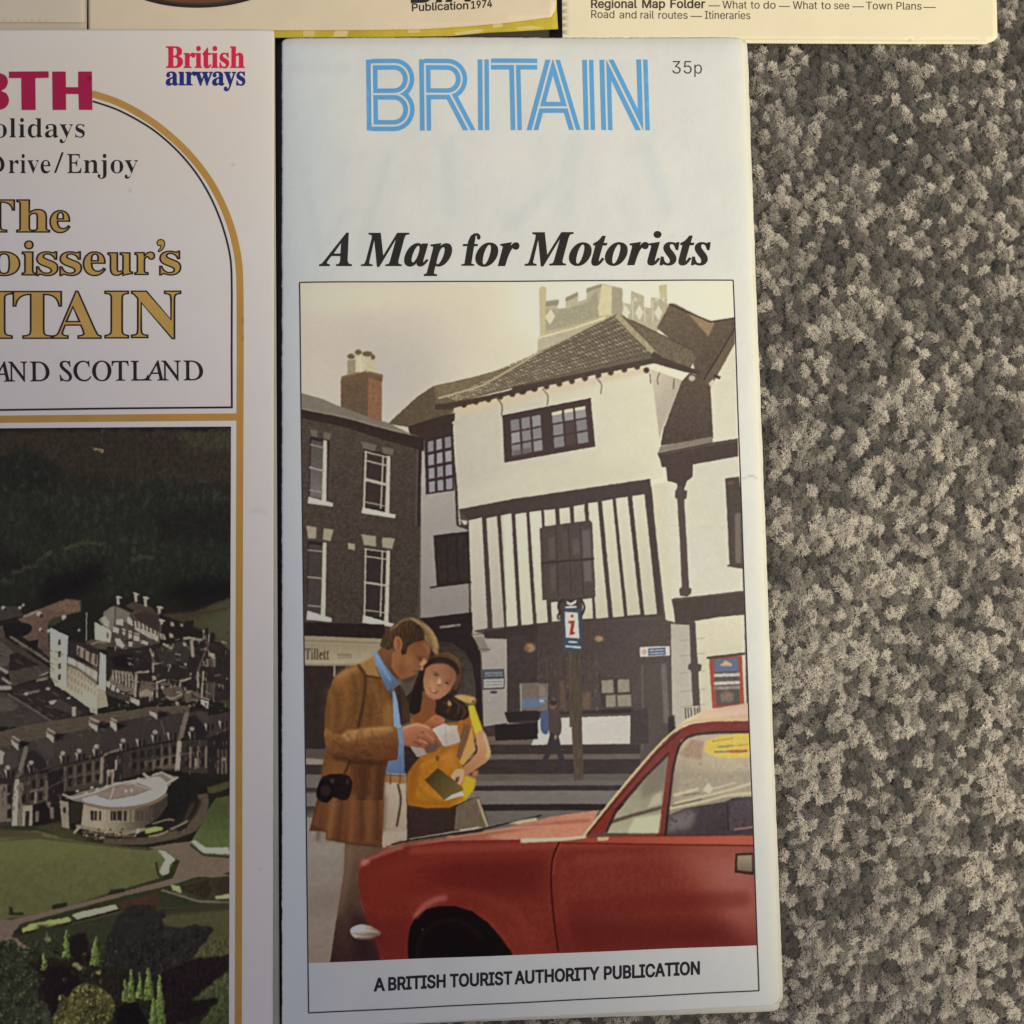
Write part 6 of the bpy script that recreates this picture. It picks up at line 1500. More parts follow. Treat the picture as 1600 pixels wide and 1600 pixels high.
    for q in ([(740, 880), (825, 900), (820, 980), (735, 950)], [(845, 930), (925, 970), (915, 1080), (850, 1040)], [(945, 1000), (980, 1020), (975, 1080), (940, 1070)], [(1010, 1040), (1060, 1060), (1050, 1120), (1005, 1100)]):
        P(q, (182, 172, 154), soft=.5, n=14, ns=2)
    L([(735, 960), (850, 1010), (1060, 1170)], 26, (74, 58, 50), soft=1, a=.8)
    L([(738, 862), (1066, 1030)], 22, (58, 46, 42), soft=.6)
    for j in range(3):
        for k in range(9):
            x, y = 745 + k * 36, 985 + k * 22 + j * 90
            if j < 2 or k < 5:
                L([(x, y), (x - 2, y + 44)], 10, (98, 82, 68), soft=.7, a=.75)
    P([(1085, 830), (1166, 870), (1150, 1250), (1055, 1220)], (186, 176, 150), n=3)
    P([(1055, 1220), (1150, 1250), (1175, 1420), (1050, 1440)], (150, 138, 116), n=8, soft=.5)
    L([(1078, 820), (1062, 1180)], 16, (44, 36, 34), soft=.5)
    # jumble of roofs, gables and chimneys between the wings
    s.crop = 'T'
    P([(-30, 760), (160, 770), (400, 730), (640, 700), (960, 640), (1120, 690), (1270, 790), (1275, 1340), (1000, 1300), (600, 1290), (330, 1350), (-30, 1250)], (40, 34, 32), n=7, ns=4)
    P([(480, 770), (800, 660), (850, 780), (820, 900), (560, 940)], (50, 45, 42), n=3)
    P([(20, 850), (230, 800), (260, 960), (60, 960)], (24, 19, 20), soft=2)
    P([(60, 980), (240, 1000), (280, 1240), (210, 1230), (-20, 1120)], (106, 92, 78), n=12, ns=3)
    for k in range(7):
        x = 40 + k * 34
        L([(x, 985 + k * 8), (x + 6, 1080 + k * 14)], 14, (168, 156, 138), soft=.7, a=.85)
        L([(x + 16, 1000 + k * 8), (x + 20, 1090 + k * 14)], 12, (44, 36, 34), soft=.7)
    for k in range(5):
        P([(-25 + k * 50, 1090 + k * 40), (12 + k * 50, 1105 + k * 40), (10 + k * 50, 1170 + k * 40), (-28 + k * 50, 1150 + k * 40)], (176, 164, 146), soft=.6)
    P([(-30, 1170), (330, 1290), (310, 1350), (-30, 1230)], (62, 52, 46), n=8)
    P([(220, 1260), (320, 1300), (316, 1355), (225, 1310)], (178, 160, 142), soft=.6)
    P([(340, 1090), (480, 1110), (460, 1260), (300, 1240)], (92, 76, 64), n=10, ns=3)
    for k in range(6):
        L([(330 + k * 24, 1180 - abs(k - 2.5) * -12), (326 + k * 26, 1256)], 13, (176, 158, 138), soft=.7)
    for q, w in (([(275, 1010), (330, 1000), (410, 995)], 20), ([(285, 1015), (272, 1250)], 26), ([(500, 1110), (580, 1085)], 22), ([(500, 1110), (500, 1260)], 20), ([(745, 1100), (850, 1065)], 22), ([(745, 1090), (740, 1150)], 20), ([(780, 650), (850, 645), (890, 660)], 24), ([(860, 680), (875, 830)], 34),
                 ([(985, 1000), (965, 1260)], 20), ([(925, 1000), (930, 1160)], 22), ([(990, 570), (985, 660)], 16), ([(1040, 610), (1035, 720)], 16), ([(570, 710), (650, 750)], 26), ([(460, 920), (560, 900)], 16), ([(430, 760), (460, 860), (460, 1000)], 18), ([(520, 320), (520, 390)], 16), ([(880, 650), (960, 670)], 24)):
        L(q, w, (146, 132, 116), soft=.6, n=16)
    L([(1040, 700), (930, 980)], 26, (78, 66, 58), soft=.6)
    for q in ([(790, 470), (885, 460), (880, 570), (800, 560)], [(1000, 540), (1040, 540), (1030, 680), (1000, 690)], [(1060, 590), (1105, 590), (1100, 700), (1055, 690)]):
        P(q, (34, 27, 26), soft=.6)
    for x, y, r in ((560, 630, 34), (650, 620, 26), (790, 710, 22), (1075, 830, 36), (660, 500, 24), (715, 1330, 26), (560, 1160, 22), (470, 1060, 24), (800, 920, 16), (215, 910, 18), (760, 510, 18)):
        P([(x - r, y - r), (x + r * .6, y - r * .6), (x + r, y + r), (x - r * .6, y + r * .8)], (150, 138, 122), soft=.7, n=18, ns=2)
    P([(560, 1190), (680, 1140), (770, 1180), (760, 1260), (640, 1300)], (84, 72, 62), n=5, smooth=True)
    P([(780, 1230), (860, 1195), (960, 1230), (940, 1300), (800, 1320)], (88, 76, 66), n=6)
    L([(600, 1260), (660, 1280), (760, 1230)], 12, (150, 138, 122), soft=.7)
    P([(955, 1280), (1040, 1310), (1035, 1390), (960, 1330)], (184, 172, 158), soft=.5)
    L([(965, 1260), (1040, 1290)], 18, (140, 124, 112), soft=.5)
    for x in (1020, 1060, 1100, 1030, 1085):
        L([(x, 860 + R.uniform(-10, 10)), (x + 4, 940)], 12, (128, 114, 100), soft=.8)
        L([(x, 1110), (x - 4, 1260)], 14, (104, 92, 80), soft=1, a=.8)
    P([(1180, 1300), (1270, 1290), (1270, 1380), (1200, 1360)], (44, 56, 30), soft=1)
    # main front: roofs --------------------------------------------------------
    s.crop = 'U'
    P([(-320, 330), (300, 180), (640, 120), (1060, 60), (1500, -10), (1500, 180), (1100, 240), (640, 320), (230, 430), (-320, 520)], (80, 68, 56), n=6, ns=(10, 3))
    P([(-320, 520), (0, 450), (230, 400), (560, 310), (1060, 220), (1500, 130), (1500, 480), (1230, 520), (700, 660), (300, 780), (-320, 850)], (58, 50, 46), n=4, ns=(3, 10))
    for q in ([(0, 470), (56, 500), (40, 640), (-60, 640)],):
        P(q, (150, 142, 128), soft=.8)
    s.crop = 'V'
    P([(-100, 130), (480, 30), (700, 30), (1000, 20), (1200, 60), (1430, 20), (1440, 260), (1200, 330), (860, 330), (500, 400), (-100, 530)], (54, 46, 44), n=4, ns=(3, 10))
    P([(-60, 60), (480, -40), (960, -60), (960, 20), (600, 60), (480, 70), (-60, 160)], (80, 67, 55), n=7, ns=(8, 3))
    P([(940, 90), (1030, 50), (1190, 260), (1140, 330), (900, 350), (880, 260)], (34, 28, 29), soft=1.5)
    P([(1000, 0), (1180, 20), (1180, 160), (1100, 120)], (62, 56, 50), soft=2, n=4)
    s.crop = 'U'
    P([(40, 560), (80, 480), (200, 480), (220, 640), (160, 690), (40, 680)], (64, 56, 52), n=3)
    P([(330, 500), (400, 470), (520, 560), (560, 660), (420, 760), (300, 760), (260, 700)], (40, 33, 34), n=3, soft=.6)
    P([(400, 350), (560, 320), (640, 400), (640, 560), (530, 560)], (64, 56, 52), n=3, soft=.6)
    for x, y, k in ((180, 330, 1), (600, 240, 1.1), (1110, 110, 1.25), (1350, 110, 1)):
        P([(x - 45 * k, y + 10), (x + 40 * k, y + 70), (x + 36 * k, y + 150), (x - 40 * k, y + 70)], (164, 152, 136), soft=.5, n=6)
        L([(x - 24 * k, y - 16), (x + 52 * k, y + 30)], 26 * k, (142, 122, 108), soft=.5)
        L([(x - 30 * k, y + 30), (x + 45 * k, y + 76)], 9, (88, 72, 62), soft=.4)
        P([(x + 50 * k, y + 30), (x + 180 * k, y + 50), (x + 120 * k, y + 100), (x + 56 * k, y + 120)], (24, 18, 19), soft=1.5)
    P([(1065, -30), (1160, -30), (1160, 50), (1070, 20)], (164, 152, 136), soft=.6)
    s.crop = 'V'
    for x, y, k in ((60, 120, .8), (530, 0, 1.1)):
        P([(x - 45 * k, y), (x + 40 * k, y + 40), (x + 40 * k, y + 110), (x - 40 * k, y + 50)], (164, 152, 136), soft=.5, n=6)
        P([(x + 50 * k, y + 10), (x + 180 * k, y + 30), (x + 120 * k, y + 80), (x + 56 * k, y + 90)], (24, 18, 19), soft=1.5)
    L([(620, 130), (665, 290)], 22, (78, 68, 62), soft=.6)
    L([(925, 40), (860, 300)], 58, (104, 92, 80), soft=.6, n=8)
    L([(850, 300), (825, 380)], 44, (92, 80, 70), soft=.6)
    s.crop = 'U'
    L([(310, 450), (235, 740)], 52, (108, 97, 86), soft=.6, n=8)
    L([(235, 740), (200, 810)], 44, (92, 80, 72), soft=.6)
    # eaves shade and walls
    P([(-320, 860), (210, 800), (560, 740), (620, 690), (1180, 560), (1240, 560), (1240, 960), (760, 960), (700, 1110), (560, 1110), (440, 1400), (-320, 1460)], (58, 49, 43), n=5, ns=4)
    P([(-320, 770), (0, 800), (180, 790), (180, 870), (-320, 880)], (44, 36, 36), soft=1.5, n=3)
    P([(-320, 880), (110, 880), (140, 1320), (-320, 1350)], (106, 92, 78), n=6, ns=4)
    for y in (880, 1010, 1180):
        P([(88, y), (138, y - 10), (136, y + 100), (86, y + 105)], (36, 28, 28), soft=.8)
        P([(-60, y), (-10, y), (-12, y + 100), (-60, y + 100)], (40, 32, 32), soft=.8)
    P([(178, 820), (228, 820), (216, 1100), (204, 1440), (140, 1440), (150, 1100)], (164, 152, 134), soft=.5, n=5)
    P([(218, 860), (370, 900), (360, 1130), (560, 1100), (560, 780), (520, 790)], (70, 60, 52), n=5)
    P([(228, 850), (280, 870), (260, 1390), (205, 1390)], (108, 94, 80), n=5, soft=.5)
    P([(560, 740), (760, 690), (760, 960), (700, 1110), (590, 1110)], (34, 28, 28), n=4, soft=1)
    P([(700, 700), (1180, 580), (1190, 860), (1000, 940), (780, 960)], (66, 56, 48), n=5)
    for k in range(5):
        for j in range(2):
            x, y = 700 + k * 110, 700 - k * 22 + j * 130
            P([(x, y), (x + 55, y - 12), (x + 52, y + 86), (x - 2, y + 92)], (32, 25, 26), soft=1)
            L([(x + 82, y - 16), (x + 80, y + 90)], 22, (104, 90, 74), soft=1, a=.5 + .1 * k)
    L([(560, 930), (820, 800), (1180, 740)], 14, (96, 82, 66), soft=1, a=.8)
    for x, y in ((400, 830), (500, 810), (390, 980), (480, 980), (280, 1010)):
        P([(x - 22, y), (x + 26, y - 10), (x + 22, y + 90), (x - 24, y + 95)], (32, 25, 25), soft=.8)
    L([(360, 970), (520, 930)], 16, (112, 98, 84), soft=.8)
    L([(425, 980), (420, 1110)], 30, (124, 110, 94), soft=.8)
    L([(555, 850), (550, 1060)], 30, (100, 88, 72), soft=.9)
    P([(270, 1130), (390, 1130), (382, 1400), (262, 1400)], (150, 137, 118), soft=.5, n=6)
    P([(302, 1200), (352, 1196), (346, 1400), (298, 1400)], (44, 35, 34), soft=.6)
    P([(395, 1120), (560, 1080), (600, 1340), (390, 1390)], (28, 22, 24), soft=1, n=3)
    for q in ([(420, 1200), (465, 1200), (460, 1320), (420, 1330)], [(550, 1060), (605, 1100), (590, 1170), (560, 1120)], [(590, 1150), (640, 1150), (640, 1290), (600, 1290)]):
        P(q, (112, 98, 86), soft=.9, n=12)
    L([(570, 600), (560, 650)], 10, (100, 90, 78), soft=.6)
    # dormers
    for x, y in ((340, 640), (65, 700), (720, 530), (910, 500), (1115, 450)):
        P([(x - 18, y), (x + 14, y + 10), (x + 16, y + 120), (x, y + 60)], (166, 154, 138), soft=.6)
        O(x + 30, y - 20, 30, 26, (150, 136, 120), soft=.7)
        P([(x + 24, y + 30), (x + 110, y + 6), (x + 106, y + 90), (x + 24, y + 105)], (34, 27, 28), soft=.7)
        L([(x + 62, y + 14), (x + 60, y + 95)], 8, (96, 84, 74), soft=.6)
    s.crop = 'V'
    for x, y in ((140, 390), (335, 340), (520, 290), (705, 260), (960, 250), (1150, 150), (1320, 120), (1360, 310)):
        P([(x - 18, y), (x + 12, y + 10), (x + 16, y + 110), (x, y + 60)], (164, 152, 136), soft=.6)
        if x in (140, 520, 960):
            O(x + 30, y - 30, 30, 26, (140, 126, 112), soft=.7)
        P([(x + 22, y + 20), (x + 100, y + 4), (x + 98, y + 84), (x + 22, y + 95)], (34, 27, 28), soft=.7)
        L([(x + 60, y + 14), (x + 58, y + 88)], 8, (100, 88, 78), soft=.6)
    P([(-60, 560), (500, 420), (820, 370), (1200, 340), (1210, 760), (820, 730), (560, 700), (440, 740), (-60, 880)], (52, 44, 39), n=5, ns=4)
    P([(420, 610), (800, 540), (800, 690), (650, 700), (440, 660)], (84, 71, 60), n=5, soft=1)
    for k in range(6):
        for j in range(2):
            x, y = 280 + k * 94, 500 - k * 14 + j * 124
            P([(x, y), (x + 48, y - 8), (x + 46, y + 78), (x - 2, y + 82)], (30, 24, 26), soft=.9)
            if j or k > 2:
                L([(x + 70, y - 8), (x + 68, y + 86)], 22, (112, 96, 82), soft=.9, a=.25 + .12 * k)
    L([(420, 620), (800, 532), (1180, 480)], 12, (104, 88, 74), soft=.8)
    L([(840, 390), (815, 710)], 56, (150, 138, 124), soft=.5, n=4)
    for x in (910, 1000, 1095):
        P([(x, 560), (x + 40, 550), (x + 40, 660), (x, 665)], (32, 25, 26), soft=.8)
        P([(x + 10, 430), (x + 50, 422), (x + 48, 500), (x + 8, 505)], (36, 29, 30), soft=.8)
        L([(x + 62, 440), (x + 60, 680)], 20, (124, 108, 94), soft=.8)
    L([(1035, 580), (1030, 690)], 24, (150, 136, 116), soft=.7)
    P([(1180, 330), (1440, 230), (1440, 760), (1180, 800)], (36, 30, 30), n=5)
    for x in (1300, 1350, 1395):
        L([(x, 470), (x + 4, 560)], 14, (98, 84, 72), soft=.9)
        L([(x, 600), (x, 750)], 16, (124, 110, 92), soft=.9)
    O(1370, 580, 34, 24, (124, 108, 90), soft=1)
    for q in ([(-60, 720), (60, 700), (60, 890), (-60, 890)],):
        P(q, (48, 39, 36), soft=.8)
    for q, w in (([(85, 590), (80, 710)], 26), ([(30, 720), (40, 880)], 34), ([(110, 800), (118, 850)], 20)):
        L(q, w, (146, 132, 112), soft=.6)
    s.crop = 'U'
    L([(1215, 560), (1280, 510), (1448, 460)], 26, (112, 96, 82), soft=.6, smooth=True)
    L([(1215, 570), (1200, 860)], 36, (128, 116, 98), soft=.5)
    P([(1250, 560), (1460, 480), (1460, 860), (1260, 880)], (40, 33, 34), n=3)
    P([(1270, 710), (1360, 700), (1352, 880), (1270, 890)], (142, 126, 106), soft=.5)
    P([(1284, 790), (1326, 776), (1322, 880), (1282, 880)], (44, 34, 32), soft=.5)
    L([(1382, 600), (1378, 700)], 26, (150, 138, 122), soft=.6)
    # the small stuff that fills an old roofscape
    lights, darks = [(168, 156, 140), (140, 126, 112), (112, 99, 88)], [(26, 21, 21), (36, 29, 29), (48, 40, 38)]
    s.crop = 'P'
    jumble = [(185, 1010), (230, 985), (300, 985), (345, 1010), (355, 1100), (300, 1100), (200, 1090)]
    for _ in range(150):
        x, y = R.uniform(178, 356), R.uniform(985, 1102)
        h_ = R.uniform(2, 6)
        L([(x, y), (x + R.uniform(-1, 1.5), y + h_)], R.uniform(1.0, 2.2), lights[R.integers(3)] if R.random() < .42 else darks[R.integers(3)], soft=.5, a=.8)
    for _ in range(60):
        x, y = R.uniform(190, 350), R.uniform(1000, 1095)
        L([(x, y), (x + R.uniform(4, 12), y + R.uniform(-2, 4))], R.uniform(1.0, 2.4), lights[R.integers(3)] if R.random() < .4 else darks[R.integers(3)], soft=.6, a=.7)
    for _ in range(90):
        x, y = R.uniform(-10, 90), R.uniform(1005, 1120)
        L([(x, y), (x + R.uniform(3, 14), y + R.uniform(1, 8))], R.uniform(.8, 2.2), (96, 86, 78) if R.random() < .4 else (40, 33, 32), soft=.7, a=.55)
    for _ in range(120):
        x = R.uniform(0, 356)
        y = 1178 - x * .18 + R.uniform(-44, -6)
        L([(x, y), (x + R.uniform(2, 7), y + R.uniform(-2, 3))], R.uniform(.8, 2.0), (118, 104, 90) if R.random() < .4 else (48, 40, 37), soft=.6, a=.5)
    for _ in range(260):
        x = R.uniform(0, 356)
        y = 1225 - x * .2 + R.uniform(-22, 40)
        L([(x, y), (x, y + R.uniform(3, 7))], R.uniform(.9, 1.9), (116, 101, 86) if R.random() < .38 else (34, 27, 27), soft=.5, a=.6)
    for _ in range(60):
        x, y = R.uniform(96, 212), R.uniform(1296, 1318)
        L([(x, y), (x + R.uniform(-2, 2), y + R.uniform(1, 4))], R.uniform(.9, 1.8), (150, 134, 114) if R.random() < .5 else (50, 39, 34), soft=.5, a=.75)
    # lawn and drives ----------------------------------------------------------
    s.crop = 'J'
    P([(-150, 150), (300, 140), (480, 240), (860, 270), (900, 250), (1290, 240), (1290, 1250), (-150, 1250)], (44, 44, 28), n=5)
    P([(-150, 180), (210, 170), (420, 225), (620, 255), (820, 280), (900, 270), (960, 360), (900, 430), (600, 520), (300, 620), (-150, 690)], ((84, 80, 50), (300, 250), (78, 74, 46), (300, 560)), n=6, ns=6, soft=.8)
    P([(-150, 215), (500, 230), (700, 270), (300, 330), (-150, 330)], (88, 84, 50), soft=5, a=.6)
    P([(200, 150), (330, 120), (440, 190), (500, 230), (350, 215)], (58, 54, 34), soft=1.5, n=4)
    P([(-150, 150), (60, 165), (230, 180), (240, 205), (-150, 215)], (70, 60, 42), soft=2)
    P([(1290, -30), (1290, 320), (1130, 290), (1060, 235), (1120, 130), (1170, 30), (1200, -10)], ((66, 72, 40), (1220, 50), (72, 76, 46), (1200, 250)), n=6, ns=5)
    s.crop = 'V'
    P([(1160, 920), (1440, 840), (1440, 920), (1250, 990), (1170, 980)], (66, 64, 38), soft=1, n=6)
    P([(640, 720), (860, 720), (1090, 880), (1170, 920), (1180, 990), (1090, 1030), (900, 1200), (780, 1300), (420, 1380), (320, 1200), (560, 1040), (680, 850)], (26, 22, 22), n=4, soft=1)
    P([(1050, 1010), (1170, 980), (1190, 1060), (1170, 1260), (1040, 1440), (800, 1530), (420, 1600), (-60, 1600), (-60, 1540), (500, 1510), (900, 1400), (1040, 1240), (1100, 1100)], (78, 66, 54), n=6, ns=4, soft=.8, smooth=False)
    L([(1100, 1060), (1050, 1200), (940, 1330), (780, 1420)], 22, (56, 44, 36), smooth=True, soft=1)
    L([(1000, 1110), (900, 1320), (780, 1420), (520, 1500)], 34, (84, 68, 50), soft=2, a=.6, smooth=True)
    P([(640, 1340), (740, 1280), (790, 1320), (760, 1390), (680, 1400)], (36, 26, 24), soft=1, smooth=True)
    for q, w in (([(520, 1350), (700, 1300), (770, 1310)], 18), ([(740, 1410), (840, 1370), (930, 1320)], 22), ([(480, 1500), (600, 1480), (700, 1440)], 22)):
        L(q, w, (130, 112, 90), soft=.8, smooth=True, n=14)
    P([(420, 1410), (560, 1380), (650, 1395), (630, 1430), (440, 1470)], (134, 142, 76), soft=.7, n=10, ns=2)
    P([(800, 1400), (940, 1340), (930, 1400), (820, 1450)], (34, 27, 25), soft=1)
    # rotunda
    s.crop = 'I'
    P([(360, 880), (460, 840), (640, 800), (900, 740), (990, 760), (930, 820), (920, 860), (820, 910), (640, 930), (480, 910)], (118, 104, 92), n=10, ns=3)
    P([(455, 886), (540, 858), (660, 815), (800, 775), (880, 760), (922, 790), (928, 826), (905, 866), (840, 900), (740, 924), (620, 932), (520, 918)], ((176, 166, 160), (500, 900), (160, 150, 146), (880, 850)), soft=.6, n=4, smooth=True)
    P([(530, 864), (640, 815), (770, 795), (850, 828), (745, 866), (612, 890)], (118, 100, 90), soft=.7, n=8)
    P([(545, 862), (640, 824), (760, 806), (820, 828), (735, 856), (615, 880)], (130, 110, 100), soft=.8, n=6)
    for q, w in (([(610, 886), (632, 822)], 9), ([(350, 858), (400, 880), (520, 850), (640, 800), (790, 775)], 12), ([(800, 745), (850, 790)], 14), ([(850, 750), (900, 735), (960, 770)], 9), ([(740, 800), (840, 832)], 6), ([(920, 800), (985, 765)], 10)):
        L(q, w, (164, 150, 140), soft=.6, n=14)
    for x, y in ((510, 820), (540, 830), (640, 800), (590, 815), (480, 850), (700, 840), (730, 835), (768, 772), (430, 840)):
        O(x, y, 9, 7, (184, 172, 164), soft=.6)
    P([(462, 905), (520, 925), (620, 940), (740, 932), (840, 905), (915, 858), (930, 840), (930, 920), (880, 990), (800, 1040), (700, 1070), (560, 1062), (450, 1030)], ((158, 138, 116), (560, 950), (60, 50, 44), (860, 960)), n=6, soft=.6)
    for k in range(15):
        x = 480 + k * 26
        L([(x, 940 + 6 * math.sin(k * .22)), (x - 2, 1010)], 6, (172, 154, 130) if k < 11 else (96, 80, 66), soft=.6, a=.7)
    L([(470, 908), (600, 934), (740, 930), (860, 900), (920, 860)], 16, (116, 96, 78), soft=.6, smooth=True)
    for x, w in ((512, 18), (532, 14), (556, 12), (618, 10), (636, 18), (664, 24), (694, 14), (766, 16), (788, 14), (815, 12)):
        P([(x - w / 2, 948), (x + w / 2, 950), (x + w / 2, 1005), (x - w / 2, 1002)], (46, 35, 32), soft=.5)
    P([(750, 940), (830, 915), (826, 1020), (750, 1010)], (90, 74, 62), soft=1, a=.6)
    P([(330, 890), (380, 900), (385, 1050), (345, 1040)], (138, 122, 104), soft=.6, n=8)
    O(358, 945, 9, 18, (50, 38, 34), soft=.6)
    P([(385, 905), (465, 900), (450, 1010), (390, 1020)], (44, 36, 32), soft=.8)
    for q, w, c in (([(430, 1035), (560, 1060), (700, 1075), (800, 1050)], 20, (128, 110, 90)), ([(460, 1065), (600, 1085), (740, 1090)], 9, (96, 78, 60)), ([(480, 1090), (620, 1110), (760, 1112)], 14, (82, 58, 44)), ([(440, 1040), (415, 1070)], 14, (150, 136, 116))):
        L(q, w, c, soft=.8, n=16)
    for _ in range(22):
        x = R.uniform(470, 790)
        y = 1062 + R.uniform(-14, 46)
        O(x, y, 5, 6, (164, 146, 128) if R.random() < .6 else (52, 40, 34), soft=.7)
    O(765, 1060, 10, 14, (172, 150, 138), soft=.7)
    s.crop = 'J'
    P([(-150, 240), (220, 200), (420, 228), (640, 252), (820, 262), (820, 280), (620, 262), (420, 240), (200, 216)], (72, 58, 44), soft=1, a=.8)
    P([(820, 265), (960, 240), (1060, 230), (1130, 290), (1290, 325), (1290, 420), (1180, 430), (1100, 425), (960, 470), (700, 530), (380, 615), (110, 690), (60, 760), (110, 780), (180, 840), (120, 850), (70, 780), (-150, 790), (-150, 650), (60, 665), (340, 600), (640, 520), (960, 435), (1000, 340), (900, 285)],
      ((104, 86, 74), (1000, 300), (106, 86, 76), (100, 700)), n=5, ns=4, soft=.5)
    P([(1060, 230), (1085, 225), (1140, 265), (1270, 265), (1280, 300), (1130, 295)], (164, 164, 132), soft=.8, n=10, ns=2)
    L([(1060, 250), (1130, 305), (1280, 318)], 12, (44, 46, 26), soft=.8)
    P([(880, 280), (915, 285), (975, 330), (940, 360), (940, 405), (905, 418), (885, 400), (900, 365), (920, 330)], (160, 162, 130), soft=.8, n=8, ns=2)
    L([(870, 350), (880, 410), (915, 435), (960, 400)], 12, (38, 38, 24), soft=1, smooth=True)
    P([(950, 480), (1010, 470), (1170, 430), (1190, 520), (1290, 545), (1290, 610), (1100, 570), (980, 530)], (52, 48, 34), n=6)
    P([(1005, 480), (1160, 440), (1180, 500), (1150, 550), (1010, 500)], (44, 38, 26), n=8, ns=(2, 6), soft=.6)
    P([(1200, 470), (1240, 440), (1290, 440), (1290, 510), (1230, 510)], (48, 38, 32), smooth=True)
    P([(945, 470), (1000, 480), (1010, 520), (960, 500)], (134, 134, 92), soft=.9)
    P([(1195, 535), (1290, 520), (1290, 545), (1200, 550)], (146, 142, 104), soft=.9)
    L([(900, 500), (1000, 530), (1100, 562), (1290, 570)], 10, (112, 98, 82), soft=.8)
    for q in ([(285, 600), (300, 580), (370, 568), (375, 590), (300, 608)], [(600, 520), (615, 500), (690, 490), (695, 508), (610, 526)], [(50, 640), (50, 595), (70, 595), (72, 625), (130, 625), (130, 640)], [(1240, 410), (1290, 395), (1290, 420)], [(75, 740), (110, 705), (130, 720), (100, 755)]):
        P(q, (38, 34, 24), soft=.9)
    P([(120, 720), (160, 690), (380, 650), (400, 670), (130, 740)], (142, 146, 82), soft=.7, n=10, ns=2)
    P([(400, 640), (430, 625), (640, 580), (660, 605), (430, 665)], (158, 150, 122), soft=.7, n=10, ns=2)
    L([(120, 745), (400, 682), (430, 672), (660, 612)], 12, (34, 28, 24), soft=.8)
    L([(400, 688), (720, 610)], 8, (84, 74, 62), soft=.8, a=.8)
    P([(650, 575), (880, 510), (890, 570), (820, 580), (690, 610)], (66, 42, 32), soft=1.2, n=5)
    P([(200, 690), (380, 700), (700, 620), (700, 960), (240, 960)], (46, 46, 32), soft=3, n=5)
    P([(870, 600), (1290, 580), (1290, 860), (1060, 880), (1180, 720), (920, 700)], (66, 62, 40), soft=1.2, n=5)
    P([(870, 600), (1290, 570), (1290, 610), (900, 640)], (50, 46, 32), soft=2)
    # park trees -----------------------------------------------------------------
    P([(-150, 790), (80, 800), (180, 860), (420, 900), (640, 920), (1290, 870), (1290, 1260), (-150, 1260)], (32, 28, 22), n=4)
    P([(660, 640), (720, 585), (830, 580), (900, 640), (905, 700), (1020, 715), (1090, 690), (1190, 715), (1130, 800), (1070, 880), (960, 960), (800, 980), (690, 940), (560, 880), (600, 760)], (37, 33, 31), n=4, ns=5, soft=1)
    s.blobs([(680, 650), (830, 600), (900, 700), (1150, 720), (1050, 870), (900, 960), (700, 930)], 120, 1.5, 4, [(46, 42, 38), (30, 26, 26), (50, 46, 40)], a=.5, soft=1)
    P([(900, 960), (1060, 890), (1290, 860), (1290, 920), (1200, 990), (1060, 1110), (1210, 1105), (1090, 1220), (900, 1250), (850, 1100)], (28, 18, 20), n=3, soft=.8)
    P([(1290, 930), (1200, 1000), (1060, 1120), (1100, 1125), (1220, 1110), (1100, 1250), (1290, 1260)], ((60, 62, 40), (1150, 1090), (48, 50, 28), (1250, 1220)), n=5, soft=.8)
    P([(1060, 1115), (1210, 1100), (1150, 1180), (1000, 1230), (960, 1180)], (24, 16, 18), soft=1)
    P([(390, 760), (480, 730), (500, 900), (400, 930), (360, 860)], (26, 18, 20), soft=2)
    P([(200, 920), (420, 930), (460, 1060), (380, 1130), (300, 1210), (240, 1060)], (25, 16, 18), soft=2)
    P([(660, 1150), (760, 1110), (820, 1250), (640, 1250)], (18, 12, 14), soft=1.5)
    def bush(q, base, tips, cnt, r=(.9, 2.2), **k):
        P(q, base, smooth=True, n=6, ns=3, soft=.6)
        s.blobs(q, cnt, r[0], r[1], tips, a=.6, soft=.5, **k)
    bush([(300, 1250), (320, 1160), (380, 1090), (430, 1030), (520, 1020), (590, 1060), (640, 1130), (620, 1210), (560, 1260)], (66, 60, 34), [(122, 112, 66), (40, 34, 20), (104, 96, 54), (52, 44, 26)], 210, (1.2, 3.2))
    bush([(-150, 900), (40, 830), (120, 860), (200, 1000), (210, 1150), (120, 1260), (-150, 1260)], (44, 44, 32), [(60, 62, 44), (34, 34, 26), (52, 54, 38)], 150, (1.5, 4))
    bush([(140, 1250), (150, 1160), (210, 1115), (260, 1140), (280, 1260)], (50, 50, 38), [(64, 64, 48), (40, 40, 32)], 40, (1.5, 3))
    P([(180, 960), (330, 940), (380, 1130), (250, 1130)], (26, 18, 20), soft=4, a=.7)
    for x, y in ((440, 930), (550, 955), (265, 770), (420, 915)):
        O(x, y, 16, 14, (112, 100, 66), soft=1, n=16)
    L([(258, 735), (262, 790)], 7, (96, 90, 78), soft=.8)
    # leafy crowns filling the park, each with a lit side and a dark side
    def crown(x, y, r, base, lit):
        a = np.linspace(0, 2 * math.pi, 11, endpoint=False)
        rr = r * R.uniform(.75, 1.2, 11)
        P(np.stack([x + rr * np.cos(a), y + 1.15 * rr * np.sin(a)], 1), base, soft=.9, smooth=True, a=.9)
        for _ in range(int(r * 2.2)):
            q, d = R.uniform(0, 2 * math.pi), r * math.sqrt(R.uniform(0, .9))
            dx, dy = d * math.cos(q), d * math.sin(q)
            sunny = (-dx - dy) / r
            c = np.array(lit) * R.uniform(.8, 1.15) if sunny > R.uniform(-.3, .5) else np.array(base) * R.uniform(.45, .95)
            O(x + dx, y + dy * 1.1, R.uniform(.8, 1.8), R.uniform(.8, 1.9), c, soft=.45, a=.75)

    s.crop = 'P'
